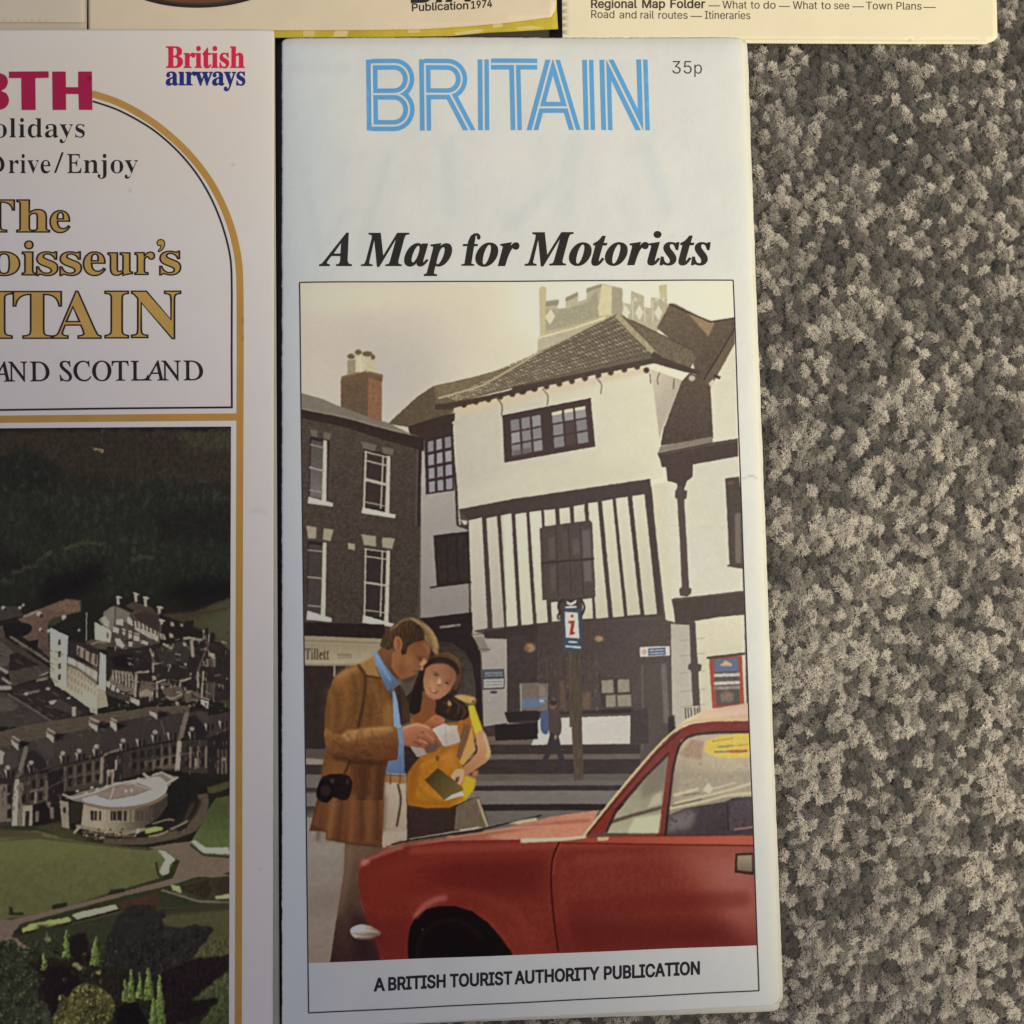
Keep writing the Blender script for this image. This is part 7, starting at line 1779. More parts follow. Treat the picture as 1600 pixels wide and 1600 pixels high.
    for _ in range(70):
        x, y = R.uniform(-36, 60), R.uniform(1478, 1640)
        crown(x, y, R.uniform(5, 11), (40, 41, 28), (74, 78, 52))
    for _ in range(22):
        x, y = R.uniform(60, 190), R.uniform(1462, 1540)
        crown(x, y, R.uniform(3, 6), (36, 35, 24), (70, 70, 44))
    for _ in range(16):
        x, y = R.uniform(195, 262), R.uniform(1425, 1510)
        crown(x, y, R.uniform(6, 12), (33, 30, 28), (50, 46, 40))
    for x, y, r in ((285, 1465, 9), (305, 1458, 8), (322, 1454, 7), (295, 1482, 8), (270, 1478, 10), (318, 1466, 6)):
        crown(x, y, r, (33, 30, 29), (48, 45, 40))
    for _ in range(26):
        x, y = R.uniform(88, 165), R.uniform(1545, 1620)
        if math.hypot(x - 132, y - 1592) < 46:
            crown(x, y, R.uniform(5, 9), (58, 52, 30), (128, 118, 70))
    def conifer(x, y0, y1, w, base, lit):
        """Pointed tree: sprays widen downwards, sunlit on the left."""
        h_ = y1 - y0
        P([(x, y0), (x + w * .35, y0 + h_ * .4), (x + w, y1 - 2), (x, y1 + 1), (x - w, y1 - 2), (x - w * .35, y0 + h_ * .4)], np.array(base) * .7, soft=1.0, a=.9)
        for _ in range(int(h_ * w * .9)):
            v = R.uniform(0, 1) ** .8
            u = R.uniform(-1, 1)
            k = (.6 - .5 * u + R.uniform(-.25, .25))
            c = np.array(base) * (1 - np.clip(k, 0, 1)) + np.array(lit) * np.clip(k, 0, 1)
            O(x + u * w * (.08 + .92 * v), y0 + v * h_, R.uniform(.5, 1.3), R.uniform(.8, 1.9), c, soft=.4, a=.75)

    for x, y0, y1, w in ((104, 1452, 1496, 7), (149, 1463, 1508, 9), (69, 1491, 1516, 5.5), (205, 1514, 1566, 9), (219, 1520, 1560, 7), (233, 1511, 1562, 9), (250, 1524, 1606, 11), (240, 1560, 1612, 9), (196, 1530, 1564, 6)):
        conifer(x, y0, y1, w, (46, 51, 27), (110, 119, 62))
    for _ in range(240):
        x, y = R.uniform(-38, 350), R.uniform(1300, 1420)
        O(x, y, R.uniform(.6, 1.6), R.uniform(.6, 1.4), (92, 90, 58) if R.random() < .5 else (66, 66, 42), soft=.6, a=.25)
    s.ripple(4.5, 13, 600, 925, 12)
    s.ripple(2.6, 6, 600, 935, 12)
    s.ripple(.8, 3.5, 900, 1450)
    s.ripple(2.0, 9, 1425, 1700, 25)
    s.ripple(1.2, 4.5, 1425, 1700, 25)
    k = np.clip((np.arange(s.h) + s.y0 - 1455) / 20, 0, 1) + .8 * np.clip((925 - np.arange(s.h) - s.y0) / 20, 0, 1)
    leaf_n = fbm(s.h, s.w, (3.2, 4.6), s.rng, 3)
    s.im = np.clip(s.im * (1 + .30 * k[:, None, None] * leaf_n[..., None]), 3, 255)
    s.im = np.clip(s.im - .12 * np.clip(s.im - 120, 0, None), 3, 255)
    low = np.clip((np.arange(s.h) + s.y0 - 1270) / 40, 0, 1)[:, None, None]
    green = np.clip((s.im[..., 1:2] - s.im[..., 2:3] - 8) / 20, 0, 1) * low
    s.im = s.im * (1 + green * np.array([.10, .17, .08]))
    s.im = s.im + 5 * np.clip((920 - np.arange(s.h) - s.y0) / 60, 0, 1)[:, None, None] * np.array([1.0, 1.0, .8])
    s.develop(.90, .45, .06)


# ================================================================= the carpet
def build_carpet():
    rng = np.random.default_rng(4)
    me_v, me_q, me_t = [], [], []
    n = 0
    # the carpet at large: low tufts without separate fibres, sunk where the papers and the modelled pile lie
    bx, by = 560, 500
    X, Y = np.meshgrid(np.linspace(-.75, .95, bx), np.linspace(.7, -.8, by))
    far = np.clip(np.maximum(np.maximum(-.13 - X, X - .228), np.maximum(-.205 - Y, Y - .094)) / .004, 0, 1)
    Z = -.0021 + far * (.0013 + .0005 * rng.normal(0, 1, X.shape))
    v = .75 * fbm(by, bx, 2.2, rng, 2) + .4 * rng.normal(0, 1, X.shape)
    kk = (1 / (1 + np.exp(-(v - .1) * 2.6)))[..., None]
    shade = np.array([.09, .078, .068]) * (1 - far[..., None]) + far[..., None] * (np.array([.085, .076, .068]) * (1 - kk) + np.array([.40, .355, .305]) * kk)
    me_v.append(np.stack([X, Y, Z], -1).reshape(-1, 3))
    me_q.append(grid_quads(bx, by))
    me_t.append(shade.reshape(-1, 3))
    n += bx * by

    # yarn pattern
    step = .00062
    x0, x1, y0, y1 = -.02, .245, -.245, .105
    gw, gh = int((x1 - x0) / step), int((y1 - y0) / step)
    pat = fbm(gh, gw, 8.5, rng, 2) * .8 + fbm(gh, gw, 4, rng, 2) * .62 + .25 * fbm(gh, gw, 40, rng, 1)
    pat = (pat - pat.mean()) / pat.std()
    sp = .00235
    nx_, ny_ = int((x1 - x0) / sp), int((y1 - y0) / sp)
    gx, gy = np.meshgrid(np.arange(nx_), np.arange(ny_))
    ccx = x0 + (gx + .5 + rng.uniform(-.5, .5, gx.shape)) * sp
    ccy = y0 + (gy + .5 + rng.uniform(-.5, .5, gx.shape)) * sp
    _, cpy = trace(np.stack([ccx, ccy, 0 * ccx], -1))
    pv = pat[np.clip(((ccy - y0) / step).astype(int), 0, gh - 1), np.clip(((ccx - x0) / step).astype(int), 0, gw - 1)] * .62 + rng.normal(0, .85, gx.shape) + .42 * np.clip((cpy - 500) / 800, -.7, .9)
    k = 1 / (1 + np.exp(-(pv - .22) * 1.9))[..., None]
    dark, mid, pale = np.array([.125, .114, .107]), np.array([.33, .292, .254]), np.array([.83, .742, .635])
    tuft_tone = np.where(k < .5, dark + (mid - dark) * (k * 2), mid + (pale - mid) * (k * 2 - 1))
    tuft_top = -.00045 + .00028 * np.tanh(pv) + rng.normal(0, .00026, gx.shape)
    cpx, _ = trace(np.stack([ccx, ccy, 0 * ccx], -1))
    away = np.clip(cpx - 1163 - (cpy - 57) * .0392, 0, None)
    tuft_top = tuft_top - .0011 * np.exp(-away / 16)                  # pile pressed down along the map's edge
    N = 2300000
    hx, hy = rng.uniform(x0 + .002, x1 - .002, N), rng.uniform(y0 + .002, y1 - .002, N)
    px, py = trace(np.stack([hx, hy, 0 * hx], -1))
    # only where the pile can be seen: right of the map and below it (the papers press it flat elsewhere)
    edge = 1163 + (py - 57) * .0392
    keep = ((px > edge - 40) & (py > -120) & (px < 1760)) | ((py > 1570) & (py < 1760) & (px > 440))
    hx, hy = hx[keep], hy[keep]
    N = len(hx)
    # each fibre belongs to the nearest twist of yarn
    wob = lambda q: bilinear(np.stack([wx, wy], -1), (q[0] - x0) / step, (q[1] - y0) / step)
    wx, wy = fbm(gh, gw, 2.2, rng, 2) * .0007, fbm(gh, gw, 2.2, rng, 2) * .0007
    wv = wob((hx, hy))
    qx, qy = hx + wv[:, 0], hy + wv[:, 1]
    ii, jj = ((qx - x0) / sp).astype(int), ((qy - y0) / sp).astype(int)
    best, bi, bj = np.full(N, 9.0), ii * 0, jj * 0
    for a in (-1, 0, 1):
        for c in (-1, 0, 1):
            i_, j_ = np.clip(ii + a, 0, nx_ - 1), np.clip(jj + c, 0, ny_ - 1)
            d = np.hypot(ccx[j_, i_] - qx, ccy[j_, i_] - qy)
            s = d < best
            best, bi, bj = np.where(s, d, best), np.where(s, i_, bi), np.where(s, j_, bj)
    rr = best / .00145
    out = np.stack([qx - ccx[bj, bi], qy - ccy[bj, bi]], 1) / np.maximum(best, 1e-6)[:, None]
    tone_f = tuft_tone[bj, bi] * rng.uniform(.88, 1.11, (N, 1)) * (1 + rng.normal(0, .02, (N, 3)))
    top = tuft_top[bj, bi] - .0010 * np.clip(rr, 0, 1.2) ** 2.6
    ra = rng.uniform(0, 2 * math.pi, N)
    lean = out * (.00028 * rr)[:, None] + .00038 * rng.uniform(.3, 1, N)[:, None] * np.stack([np.cos(ra), np.sin(ra)], 1)
    z0 = top - rng.uniform(.00015, .00045, N)
    z1 = np.minimum(top + rng.uniform(-.00012, .0001, N), .00012)
    b = np.stack([hx - lean[:, 0], hy - lean[:, 1], z0], -1)
    t = np.stack([hx + lean[:, 0], hy + lean[:, 1], z1], -1)
    stray = rng.random(N) < .004                                       # a few loose hairs lie across their neighbours
    t[stray, :2] += rng.normal(0, .0010, (stray.sum(), 2))
    t[stray, 2] = np.minimum(t[stray, 2] + .00035, .0002)
    wd = rng.uniform(.00003, .000062, N)[:, None]
    wd[stray] *= .5
    wa = np.arctan2(lean[:, 1], lean[:, 0]) + math.pi / 2 + rng.uniform(-.5, .5, N)
    side = np.stack([np.cos(wa), np.sin(wa), rng.uniform(-.4, .4, N)], -1) * wd
    V = np.stack([b - side, b + side, t + side * .8, t - side * .8], 1).reshape(-1, 3)
    Q = np.arange(N)[:, None] * 4 + n + np.array([[0, 1, 2, 3]])
    C = np.repeat(tone_f, 4, 0)
    me_v.append(V)
    me_q.append(Q)
    me_t.append(np.clip(C, .01, .9))
    m_, nt, bs = new_mat('carpet_yarn')
    a = nt.nodes.new('ShaderNodeAttribute')
    a.attribute_name = 'tone'
    nt.links.new(a.outputs['Color'], bs.inputs['Base Color'])
    bs.inputs['Roughness'].default_value = .75
    bs.inputs['Specular IOR Level'].default_value = .25
    bs.inputs['Sheen Weight'].default_value = .15
    o = link('carpet', raw_mesh('carpet', np.concatenate(me_v), np.concatenate(me_q), np.concatenate(me_t)), m_)
    o['kind'] = 'structure'
    o['label'] = 'speckled grey and beige cut pile carpet under all the leaflets'


build_carpet()

# ================================================================= shared stocks
m_grey_ink = stock_mat('grey_ink', (.09, .085, .08), .2, .5)
m_brown_ink = stock_mat('brown_ink', (.10, .075, .055), .25, .55)


# ================================================================= folded road map
def map_lift(x, y):
    """Folded edges roll down, the cover swells a little between them."""
    xl = -.0035 - .0028 * np.clip((.0615 - y) / .239, 0, 1)
    xr = .1126
    dl, dr, dt = (x - xl), (xr - x), (.0620 - y)
    roll = -.00095 * np.exp(-np.clip(dl, 0, None) / .0030) - .00075 * np.exp(-np.clip(dr, 0, None) / .0022) - .0006 * np.exp(-np.clip(dt, 0, None) / .0025)
    soft = .00016 * np.sin(x * 95 + 1.2 * np.sin(y * 41)) * np.sin(y * 57 + .7) + .00009 * np.sin(x * 210 + y * 160)
    return roll + soft


road_map = empty('road_map', (.054, -.058, 0), 'pale folded road map with a red car and old houses pictured on its cover', 'map')


def map_paper(px, py):
    s = Sheet(400, 20, 860, 1620, 12)
    s.im[:] = (231, 232, 230)
    s.im += (2.6 * fbm(s.h, s.w, 60, s.rng) + 1.6 * fbm(s.h, s.w, 14, s.rng))[..., None]
    # left margin's cool shade tinted in, then ghost of the sheet's other side showing through
    s.poly([(430, 40), (520, 40), (500, 1620), (430, 1620)], (222, 229, 234), soft=22, a=.8)
    for q, w in (([(470, 250), (500, 400)], 12), ([(540, 330), (500, 400)], 10), ([(610, 240), (560, 400)], 12), ([(700, 230), (705, 330)], 22), ([(870, 290), (800, 350)], 20), ([(900, 220), (880, 330)], 26), ([(1010, 230), (1040, 330)], 24)):
        s.line(q, w, (216, 222, 225), soft=5, a=.55)
    for y in (104, 112):
        s.line([(452, y), (546, y - 1)], 5, (216, 219, 221), soft=2, a=.5, n=8)
    for k in range(22):
        x, y = s.rng.uniform(470, 1140), s.rng.uniform(70, 430)
        s.line([(x, y), (x + s.rng.uniform(-50, 50), y + s.rng.uniform(-60, 60))], s.rng.uniform(6, 30), (223, 226, 226) if k % 2 else (237, 237, 233), soft=7, a=.4)
    s.poly([(430, 50), (1180, 50), (1180, 66), (430, 70)], (214, 210, 200), soft=5, a=.7)  # darker strip: the top fold's shading painted into the paper
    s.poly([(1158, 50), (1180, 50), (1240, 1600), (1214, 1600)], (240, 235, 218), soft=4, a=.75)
    s.line([(1163, 747), (1176, 743), (1184, 749)], 1.3, (150, 142, 134), soft=.4, a=.7)
    for k in range(60):
        s.oval(s.rng.uniform(440, 1215), s.rng.uniform(60, 1600), s.rng.uniform(.5, 1.6), s.rng.uniform(.5, 1.4), (186, 178, 168), soft=.6, a=.5)
    return linear(bilinear(s.im, px - s.x0, py - s.y0))


m_mappaper = printed_mat('map_paper', .62, .2)
crumple(m_mappaper, 48, .5, .0014)
m_cream = stock_mat('aged_paper_edge', (.80, .765, .68), .06, .7)
MC = [(440, 57), (1163, 57), (1221, 1571), (440, 1609)]
cover = leaf('front_cover', MC, Z_COVER, .00016, m_mappaper, road_map, 241, 501, map_lift, map_paper, .00009, 3, .0012, 1.6)
under = lambda k: (lambda x, y: map_lift(x, y) * (1 - .2 * k))
leaf('folded_panel', [(441, 58), (1168, 59), (1225, 1569), (442, 1611)], Z_COVER - .0006, .00022, m_cream, road_map, 80, 160, under(1), None, .00009, 5, .0009, .6)
leaf('folded_panel', [(443, 60), (1166, 61), (1218, 1580), (445, 1606)], Z_COVER - .00105, .00022, m_cream, road_map, 80, 160, under(2), None, .00006, 6, .001)
leaf('folded_panel', [(444, 60), (1165, 62), (1219, 1578), (446, 1604)], Z_COVER - .0015, .00022, m_cream, road_map, 80, 160, under(3), None, .00006, 7, .001)
ZI = Z_COVER + .00005

# cover picture
def picture(name, sheet, corners, nx, ny, z, lift, mat, parent, reflect=None, gain=1.0):
    g, _, _ = patch(corners, nx, ny, z)
    px, py = trace(g)
    sx = px if reflect is None else np.where(px < reflect, 2 * reflect - px, px)
    seen = bilinear(sheet.im, sx - sheet.x0 - .5, py - sheet.y0 - .5)
    lam = lamp_light(g)
    tone = np.clip(linear(seen) / lam * .8 * gain, .003, .9)
    if lift is not None:
        g[..., 2] += lift(g[..., 0], g[..., 1])
    return link(name, raw_mesh(name, g.reshape(-1, 3), grid_quads(nx, ny), tone.reshape(-1, 3)), mat, parent, True)


town = Sheet(440, 420, 790, 1110, 7)
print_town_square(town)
m_print = printed_mat('four_colour_print', .5, .12, .16)
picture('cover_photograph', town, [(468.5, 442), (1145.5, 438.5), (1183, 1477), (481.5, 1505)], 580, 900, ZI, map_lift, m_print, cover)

m_line = stock_mat('rule_ink', (.05, .05, .06), .2)
fr = [(468, 441), (1146, 437.5), (1186, 1548), (482, 1583)]
dense = lambda a, b, n=40: [(a[0] + (b[0] - a[0]) * t, a[1] + (b[1] - a[1]) * t) for t in np.linspace(0, 1, n)]
sides = [dense(fr[i], fr[(i + 1) % 4]) for i in range(4)]
ink_shape('picture_border', [stroke(q, 1.9) for q in sides], m_line, cover, ZI + .00004, map_lift)

# title in inline capitals
m_blue = stock_mat('blue_ink', ink_of((96, 160, 206), 800, 150), .04, .5)
m_bare = stock_mat('bare_paper', linear((226, 227, 224)), .02, .62)
c6, c7 = (430, 0, 3.5556), (800, 0, 3.5556)


def bowl(x0, y0, x1, y1, r):
    t = np.linspace(-math.pi / 2, math.pi / 2, 13)
    cy, ry = (y0 + y1) / 2, (y1 - y0) / 2
    return [(x0, y0)] + [(x1 - r + r * math.cos(a), cy + ry * math.sin(a)) for a in t] + [(x0, y1)]


caps = {
    'B': (c6, [[(536, 330), (541, 725)], bowl(536, 357, 742, 522, 78), bowl(538, 522, 744, 697, 84)], [[(536, 352), (541, 702)], bowl(536, 357, 742, 522, 78), bowl(538, 522, 744, 697, 84)]),
    'R': (c6, [[(831, 330), (836, 725)], bowl(831, 357, 1036, 522, 78), [(972, 520), (1079, 724)]], [[(831, 352), (836, 725)], bowl(831, 357, 1036, 522, 78), [(972, 522), (1079, 724)]]),
    'I': (c6, [[(1156, 330), (1159, 723)]], None),
    'T': (c6, [[(1200, 356), (1456, 356)], [(1331, 356), (1340, 722)]], None),
    'A': (c7, [[(219, 330), (114, 723)], [(235, 330), (349, 723)], [(140, 597), (318, 597)]], None),
    'I2': (c7, [[(422, 330), (431, 723)]], None),
    'N': (c7, [[(518, 330), (528, 723)], [(530, 330), (722, 723)], [(722, 330), (735, 723)]], None)}


def limb(p, c, w):
    """One stroke of a capital: slanted or upright limbs are cut off level, bars and bowls are stroked."""
    q = crop(p, c)
    if len(q) == 2 and abs(q[1, 1] - q[0, 1]) > 5:
        d = q[1] - q[0]
        h = w / 2 * np.hypot(*d) / abs(d[1])
        return [np.array([q[0] - [h, 0], q[0] + [h, 0], q[1] + [h, 0], q[1] - [h, 0]])]
    return stroke(q, w)


thick_g, inline_g = [], []
for k, (c, st, il) in caps.items():
    thick_g += [limb(q, c, 17.4) for q in st]
    inline_g += [limb(q, c, 3.3) for q in (il or st)]
ink_shape('title_lettering', thick_g, m_blue, cover, ZI, map_lift, True)
ink_shape('title_inline', inline_g, m_bare, cover, ZI + .00006, map_lift, True)

ink_shape('price_lettering', words('35', 's', 1050.5, 115, 1081, 115, 20, '3', -.1) + words('p', 's', 1085, 115, 1097, 115, 14.5, 'o', -.1), m_grey_ink, cover, ZI, map_lift)

m_text = stock_mat('warm_black_ink', (.035, .031, .029), .2)


def letter_f(x0, base, w, h):
    """The subtitle's f: leaning stem on a serif, hooked top with a ball, cross bar."""
    k = lambda u, v: (x0 + w * u, base - h * v)
    stem = np.array([k(.12, .03), k(.27, .50), k(.37, .76), k(.52, .92), k(.74, 1.0), k(.96, 1.01), k(1.10, .96), k(1.15, .87), k(1.06, .80), k(.93, .82), k(.90, .93), k(.84, .93), k(.80, .80), k(.70, .5), k(.55, .03)])
    bar = np.array([k(.02, .605), k(.05, .675), k(.98, .675), k(.96, .605)])
    foot = np.array([k(-.08, 0), k(-.05, .045), k(.14, .07), k(.56, .07), k(.76, .045), k(.74, 0)])
    return [stem, bar, foot]


sub = words('A', 'bi', 499.5, 415.6, 549, 415.5, 51.5, 'A', (1.0, .5)) + words('Map', 'bi', 565, 415.4, 705.5, 415.2, 51, 'M', (1.1, .5)) + words('or', 'bi', 744, 415, 810.5, 414.8, 36, 'o', (1.2, .6)) \
    + words('Motorists', 'bi', 821, 414.6, 1109.5, 413.4, 51, 'M', (1.2, .6))
ink_shape('subtitle_lettering', sub + [[q] for q in letter_f(722.5, 415.2, 25, 51)], m_text, cover, ZI, map_lift, True)

m_navy = stock_mat('blue_black_ink', (.028, .026, .034), .2)
cap = []
for wd, a, b in (('A', 585, 600.5), ('BRITISH', 607.5, 695.5), ('TOURIST', 703.8, 799.5), ('AUTHORITY', 805, 935.4), ('PUBLICATION', 944.5, 1093)):
    yb = lambda x: 1548.3 + (x - 585) * (1522.3 - 1548.3) / (1093 - 585)
    cap += words(wd, 's', a, yb(a), b, yb(b), 19.3, 'H', .95)
ink_shape('caption_lettering', cap, m_navy, cover, ZI, map_lift)

# ================================================================= holiday brochure on the left
ZB = .0018
brochure = empty('holiday_brochure', (-.05, -.06, 0), 'white holiday brochure with a gold arch border and an aerial picture of a stone hotel', 'brochure')


def bro_lift(x, y):
    return -.00045 * np.exp(-np.clip(-.0055 - x, 0, None) / .0028) + .00010 * np.sin(x * 70 + 1) * np.sin(y * 48)


def bro_paper(px, py):
    s = Sheet(-320, 20, 780, 1760, 13)
    s.im[:] = (240, 233, 230)
    s.im += (2.0 * fbm(s.h, s.w, 70, s.rng) + 1.2 * fbm(s.h, s.w, 12, s.rng))[..., None]
    s.poly([(-320, 40), (428, 40), (428, 300), (-320, 260)], (240, 227, 210), soft=50, a=.6)
    for x, y in ((366, 257), (408, 1358), (412, 796), (204, 298), (363, 258), (260, 135), (398, 800)):
        s.oval(x, y, 1.3, 1.6, (150, 142, 140), soft=.5, a=.7)
    s.line([(392, 800), (402, 796), (416, 802)], 5, (222, 214, 211), soft=2, a=.6)
    return linear(bilinear(s.im, px - s.x0, py - s.y0))


m_bropaper = printed_mat('coated_paper', .42, .35)
crumple(m_bropaper, 30, .25, .0006)
leaf('inner_page', [(-300, 47), (429, 48), (437, 1720), (-300, 1720)], ZB - .0007, .0003, stock_mat('page_paper', linear((196, 192, 186)), .05), brochure, 40, 90, bro_lift)
bcover = leaf('front_cover', [(-300, 46), (428, 46), (426.5, 1720), (-300, 1720)], ZB, .0002, m_bropaper, brochure, 201, 461, bro_lift, bro_paper, .00003, 8, .0006)
ZJ = ZB + .00005
hotel = Sheet(-40, 655, 420, 990, 9)
print_hotel(hotel)
m_print2 = printed_mat('gloss_print', .45, .12, .1)
picture('cover_photograph', hotel, [(-120, 670), (361, 666.5), (357.5, 1640), (-120, 1640)], 400, 800, ZJ, bro_lift, m_print2, bcover, -38)

L1, L2 = (0, 0, 3.5556), (0, 300, 3.5556)
m_gold = stock_mat('gold_ink', ink_of((150, 110, 46), 376, 800), .08, .4, .4)
arch = list(map(tuple, spline(np.concatenate([crop([(512, 520), (640, 562), (760, 622), (880, 702), (1000, 805), (1100, 915), (1180, 1030), (1250, 1170), (1300, 1320), (1328, 1480)], L1),
                                              crop([(1334, 600)], L2)]), False, 6)))
gold = stroke(arch + [(375.4, 560), (375, 640), (373.5, 1000), (373, 1350), (372, 1640)], 10.8)
bar = stroke([(-300, 657.5), (0, 655), (376, 651.5)], 11.2)
ink_shape('gold_arch_band', [gold, bar], m_gold, bcover, ZJ, bro_lift, True)
fine = list(map(tuple, spline(np.concatenate([crop([(515, 562), (640, 604), (760, 664), (870, 735), (980, 832), (1070, 935), (1140, 1040), (1200, 1160), (1250, 1300), (1282, 1450)], L1), crop([(1288, 560)], L2)]), False, 6)))
ink_shape('thin_arch_line', [stroke(fine + [(362, 560), (362.3, 636.5), (180, 638.2), (0, 640.5), (-300, 643)], 2.9)], stock_mat('violet_black_ink', (.030, .024, .036), .2), bcover, ZJ + .00003, bro_lift)

m_magenta = stock_mat('magenta_ink', ink_of((140, 26, 62), 80, 140), .08)
mono = [crop(q, L1) for q in ([(50, 398), (270, 396), (270, 432), (196, 434), (198, 611), (120, 611), (118, 434), (50, 434)],
                             [(290, 397), (365, 397), (366, 484), (434, 484), (434, 397), (510, 397), (513, 610), (438, 610), (436, 522), (366, 522), (367, 610), (292, 611)])]
bB = [crop(spline([(-150, 405), (-20, 405), (30, 420), (44, 455), (30, 490), (8, 505), (36, 520), (50, 555), (36, 592), (-10, 611), (-150, 611)], True, 4), L1),
      crop([(-70, 440), (-40, 440), (-28, 458), (-40, 478), (-70, 478)], L1)[::-1], crop([(-70, 520), (-36, 520), (-22, 545), (-36, 572), (-70, 572)], L1)[::-1]]
ink_shape('monogram_lettering', [[mono[0]], [mono[1]], bB], m_magenta, bcover, ZJ + .00003, bro_lift)

m_red = stock_mat('red_ink', ink_of((196, 36, 66), 320, 90), .06)
m_blue2 = stock_mat('royal_blue_ink', ink_of((36, 42, 112), 320, 125), .06)
ink_shape('airline_lettering', words('British', 'b', 259.6, 105.6, 382, 105.8, 33, 'B', .5, -14), m_red, bcover, ZJ, bro_lift)
ink_shape('airline_lettering', words('aırways', 'b', 259.3, 132.8, 383, 133, 21, 'a', .45, -14), m_blue2, bcover, ZJ, bro_lift)
m_text2 = stock_mat('dark_ink', (.030, .026, .030), .15)
ink_shape('heading_lettering', words('H', 'r', -48, 214.6, -14, 214.6, 30, 'H', .1) + words('olidays', 'b', -10, 214.8, 133, 214.4, 20.8, 'o', (-.72, .02))
          + words('D', 'r', -24, 270.6, 7, 270.6, 29.5, 'D', .2) + words('rive', 'b', 13, 270.6, 79.5, 270.4, 20.5, 'o', (-.72, .02)) + words('/', 'b', 84, 270.4, 100, 270.4, 33, '/', -.35) + words('E', 'r', 105, 270.2, 127, 270.2, 29.5, 'E', .2) + words('njoy', 'b', 130, 270.2, 215.8, 270, 20.5, 'o', (-.72, .02)), m_text2, bcover, ZJ, bro_lift)
lines = [('Th', -36, 77, 362, 'T', 49, 0), ('e', 78.5, 108.5, 362, 'o', 32.5, 0), ('Conn', -190, -34, 429, 'C', 49, 0), ('o', -18, 30.5, 429, 'o', 35, 0), ('i', 35, 55, 429, 'i', 52, 0), ('s', 57.5, 90, 429, 'o', 35, 0),
         ('s', 94, 127, 429, 'o', 35, 0), ('e', 130.5, 164, 429, 'o', 35, 0), ('u', 169, 206.5, 428.6, 'o', 34, 0), ('r', 211, 241, 428.3, 'o', 34, 0), ('s', 250, 282, 428, 'o', 35, 0),
         ('BR', -108, -36, 528, 'B', 72, 0), ('I', -24, 18.5, 528, 'I', 72, 0), ('T', 21, 95.5, 528, 'T', 72, 0), ('A', 83.5, 157.5, 528, 'A', 72.5, 0), ('I', 164.5, 200.5, 527.5, 'I', 72, 0), ('N', 206, 282, 527, 'N', 71.5, 0)]
outer, inner = [], []
apos = spline(crop([(872, 1350), (878, 1336), (895, 1330), (912, 1340), (914, 1362), (902, 1386), (884, 1398), (880, 1392), (892, 1376), (893, 1364), (880, 1364)], (0, 0, 3.5556)), True, 4)
outer.append(grow_outline([apos], .9))
inner.append(grow_outline([apos], -.9))
for t, a, b, y, ref, h, _ in lines:
    outer += words(t, 'b', a, y, b, y, h, ref, 1.6)
    inner += words(t, 'b', a, y, b, y, h, ref, (-1.35, -.7))
m_dgold = stock_mat('bronze_ink', ink_of((156, 122, 58), 150, 460), .10, .4, .4)
ink_shape('gold_title_outline', outer, stock_mat('brown_black_ink', (.035, .022, .014), .15), bcover, ZJ, bro_lift)
ink_shape('gold_title_lettering', inner, m_dgold, bcover, ZJ + .00004, bro_lift)
ink_shape('strapline_lettering', words('AND', 'r', -14, 596, 77, 595.4, 30.5, 'N', .35, -105) + words('SCOTLAND', 'r', 93.5, 595.2, 317, 594, 30.5, 'N', .35, -105), m_text2, bcover, ZJ, bro_lift)

# ================================================================= three older papers along the top
m_cream2 = stock_mat('cream_card', linear((228, 214, 194)), .04, .65, .2, 60)
m_cream3 = stock_mat('cream_card_under', linear((214, 200, 176)), .05, .65, .2, 60)
plain = empty('plain_leaflet', (-.06, .08, 0), 'plain cream leaflet in the upper left corner with nothing printed in view', 'leaflet')
slab('under_page', [(-300, -280), (137, -280), (136, 60), (-300, 60)], .0006, .00025, m_cream3, plain)
slab('front_cover', [(-300, -280), (134, -280), (133, 35), (60, 34.6), (-300, 35.5)], .0009, .00018, m_cream2, plain)

booklet = empty('tourist_booklet', (.02, .08, 0), 'cream booklet with a dark oval picture and a yellow page showing under its edge', 'booklet')
m_yellow = stock_mat('yellow_page', linear((206, 184, 60)), .16, .55, .3, 120)
m_booklet = stock_mat('booklet_paper', linear((236, 218, 190)), .045, .6, .25, 60)
ypage = slab('yellow_page', [(141, -280), (869, -280), (870, 14), (872, 45), (806, 48.8), (761, 50.8), (705, 56), (600, 57.5), (430, 58.5), (141, 57)], .0007, .0003, m_yellow, booklet)
bk = slab('front_cover', [(137.5, -280), (866, -280), (869.5, 6), (868, 16), (861, 26.5), (825, 31.5), (787, 36), (731, 41), (690, 44), (656, 45.6), (560, 46.8), (430, 47), (300, 48), (138.5, 48)], .0011, .0002, m_booklet, booklet)
ink_shape('page_print', [[np.array(q, float)] for q in ([(473, 48), (492, 48), (490, 57), (474, 57)], [(523, 48), (545, 48), (541, 57.5), (520, 57.5)], [(637, 46), (657, 46), (655, 51), (637, 52)],
                                                       [(709, 51), (750, 45), (757, 47), (750, 51), (712, 55)], [(769, 38), (786, 36.5), (785, 42), (770, 43.5)], [(806, 43), (830, 40), (850, 44), (810, 47)])], stock_mat('pale_yellow_print', linear((226, 206, 140)), .08), ypage, .00075)


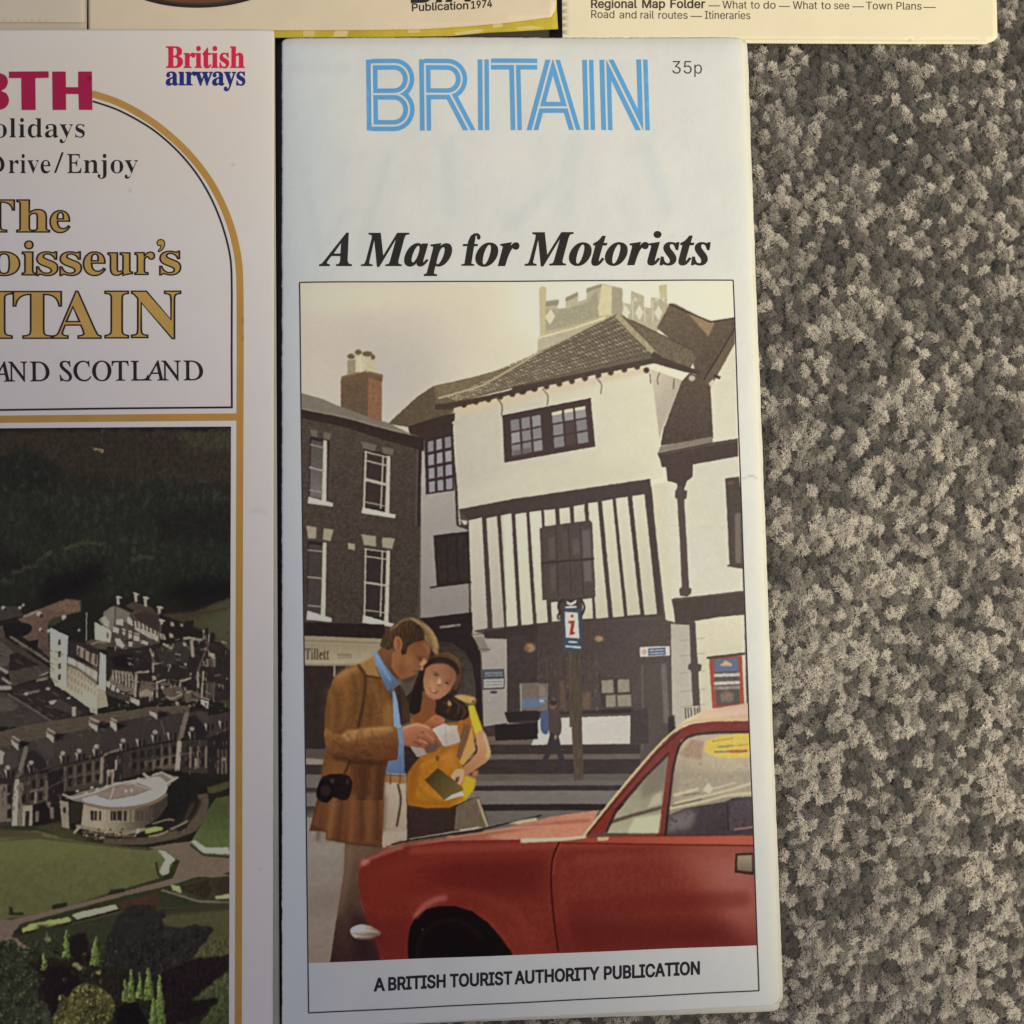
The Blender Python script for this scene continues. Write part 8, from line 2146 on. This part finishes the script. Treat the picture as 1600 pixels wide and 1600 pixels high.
def oval_rings():
    n, m = 96, 26
    a = np.linspace(0, 2 * math.pi, n, endpoint=False)
    r = np.linspace(1, .02, m)
    X = 308 + 150 * np.cos(a)[None] * r[:, None]
    Y = -61 + 73.2 * np.sin(a)[None] * r[:, None]
    g = spread(X, Y, .00117)
    rng = np.random.default_rng(3)
    base = np.where((r > .955)[:, None, None], (40, 34, 32), np.where((r > .9)[:, None, None], (62, 44, 34), (96, 62, 42)))
    seen = base + 10 * fbm(m, n, 6, rng)[..., None]
    i = np.arange(n * m).reshape(m, n)
    j = np.roll(i, -1, 1)
    q = np.stack([i[:-1], j[:-1], j[1:], i[1:]], -1).reshape(-1, 4)
    return raw_mesh('oval_picture', g.reshape(-1, 3), q[:, ::-1], ink_of(seen, X, Y).reshape(-1, 3))


link('oval_picture', oval_rings(), m_print, bk)
pub = words('Publication', 's', 644, 17.4, 731.5, 14.0, 11.8, 'P', .35) + words('1974', 's', 736.5, 13.6, 768.7, 10.8, 11.6, '1', .35)
bta = words('B', 's', 644, 2.6, 672, 2.0, 30, 'B', 2.2) + words('T', 's', 672, 1.8, 700, 1.2, 30, 'T', 2.2) + words('A', 's', 699, 1.0, 733, .2, 30, 'A', 2.2)
ink_shape('publisher_lettering', pub + bta, m_text, bk, .00115)

folder = empty('map_folder', (.12, .08, 0), 'pale yellow map folder lying on the carpet above the road map with small brown print', 'map folder')
m_fold = stock_mat('primrose_card', linear((248, 234, 202)), .03, .6, .25, 70)
slab('back_panel', [(876, -280), (1551, -280), (1558.5, 58), (1555, 62), (1541, 68.8), (1400, 68.4), (1168, 67.2), (880, 66)], .0006, .0003, stock_mat('primrose_card_under', linear((248, 238, 214)), .03), folder)
fo = slab('front_cover', [(874, -280), (1549, -280), (1557, 54), (1548, 63.6), (1400, 63.4), (1168, 61.6), (879, 61)], .00095, .0002, m_fold, folder)
t1 = 12.2
rows = words('Regional', 's', 924, t1, 995, t1, 13.2, 'R', .45) + words('Map', 's', 1004, t1, 1039, t1, 13.2, 'M', .45) + words('Folder', 's', 1048, t1, 1101.5, t1 + .3, 13.2, 'F', .45)
rows += words('—', 's', 1107, 14.5, 1125, 14.5, 1.4, '—', .0) + words('What', 's', 1129, 13.2, 1167, 13.4, 12.2, 'W') + words('to', 's', 1173, 13.4, 1187, 13.4, 9, 'o') + words('do', 's', 1193, 13.4, 1212, 13.6, 9, 'o')
rows += words('—', 's', 1217, 15.4, 1234, 15.6, 1.4, '—') + words('What', 's', 1239, 14, 1277, 14.2, 12.2, 'W') + words('to', 's', 1283, 14.2, 1298, 14.2, 9, 'o') + words('see', 's', 1303.5, 14.3, 1327, 14.4, 9, 'o')
rows += words('—', 's', 1332, 16, 1350, 16, 1.4, '—') + words('Town', 's', 1353.5, 14.6, 1394, 14.8, 12, 'T') + words('Plans', 's', 1401, 14.9, 1440, 15.2, 12, 'P') + words('—', 's', 1443, 17, 1462, 17, 1.4, '—')
t2 = 29.4
rows += words('Road', 's', 924, t2 - 1.4, 960, t2 - 1, 12.2, 'R') + words('and', 's', 968, t2 - .8, 994.5, t2 - .6, 9, 'o') + words('rail', 's', 1001, t2 - .6, 1022, t2 - .4, 9, 'o') + words('routes', 's', 1029, t2 - .3, 1074.5, t2, 9, 'o')
rows += words('—', 's', 1079, 31, 1097, 31.2, 1.4, '—') + words('Itineraries', 's', 1101.5, t2, 1172.5, t2 + .5, 12.2, 'I')
ink_shape('contents_lettering', rows, m_brown_ink, fo, .00101)
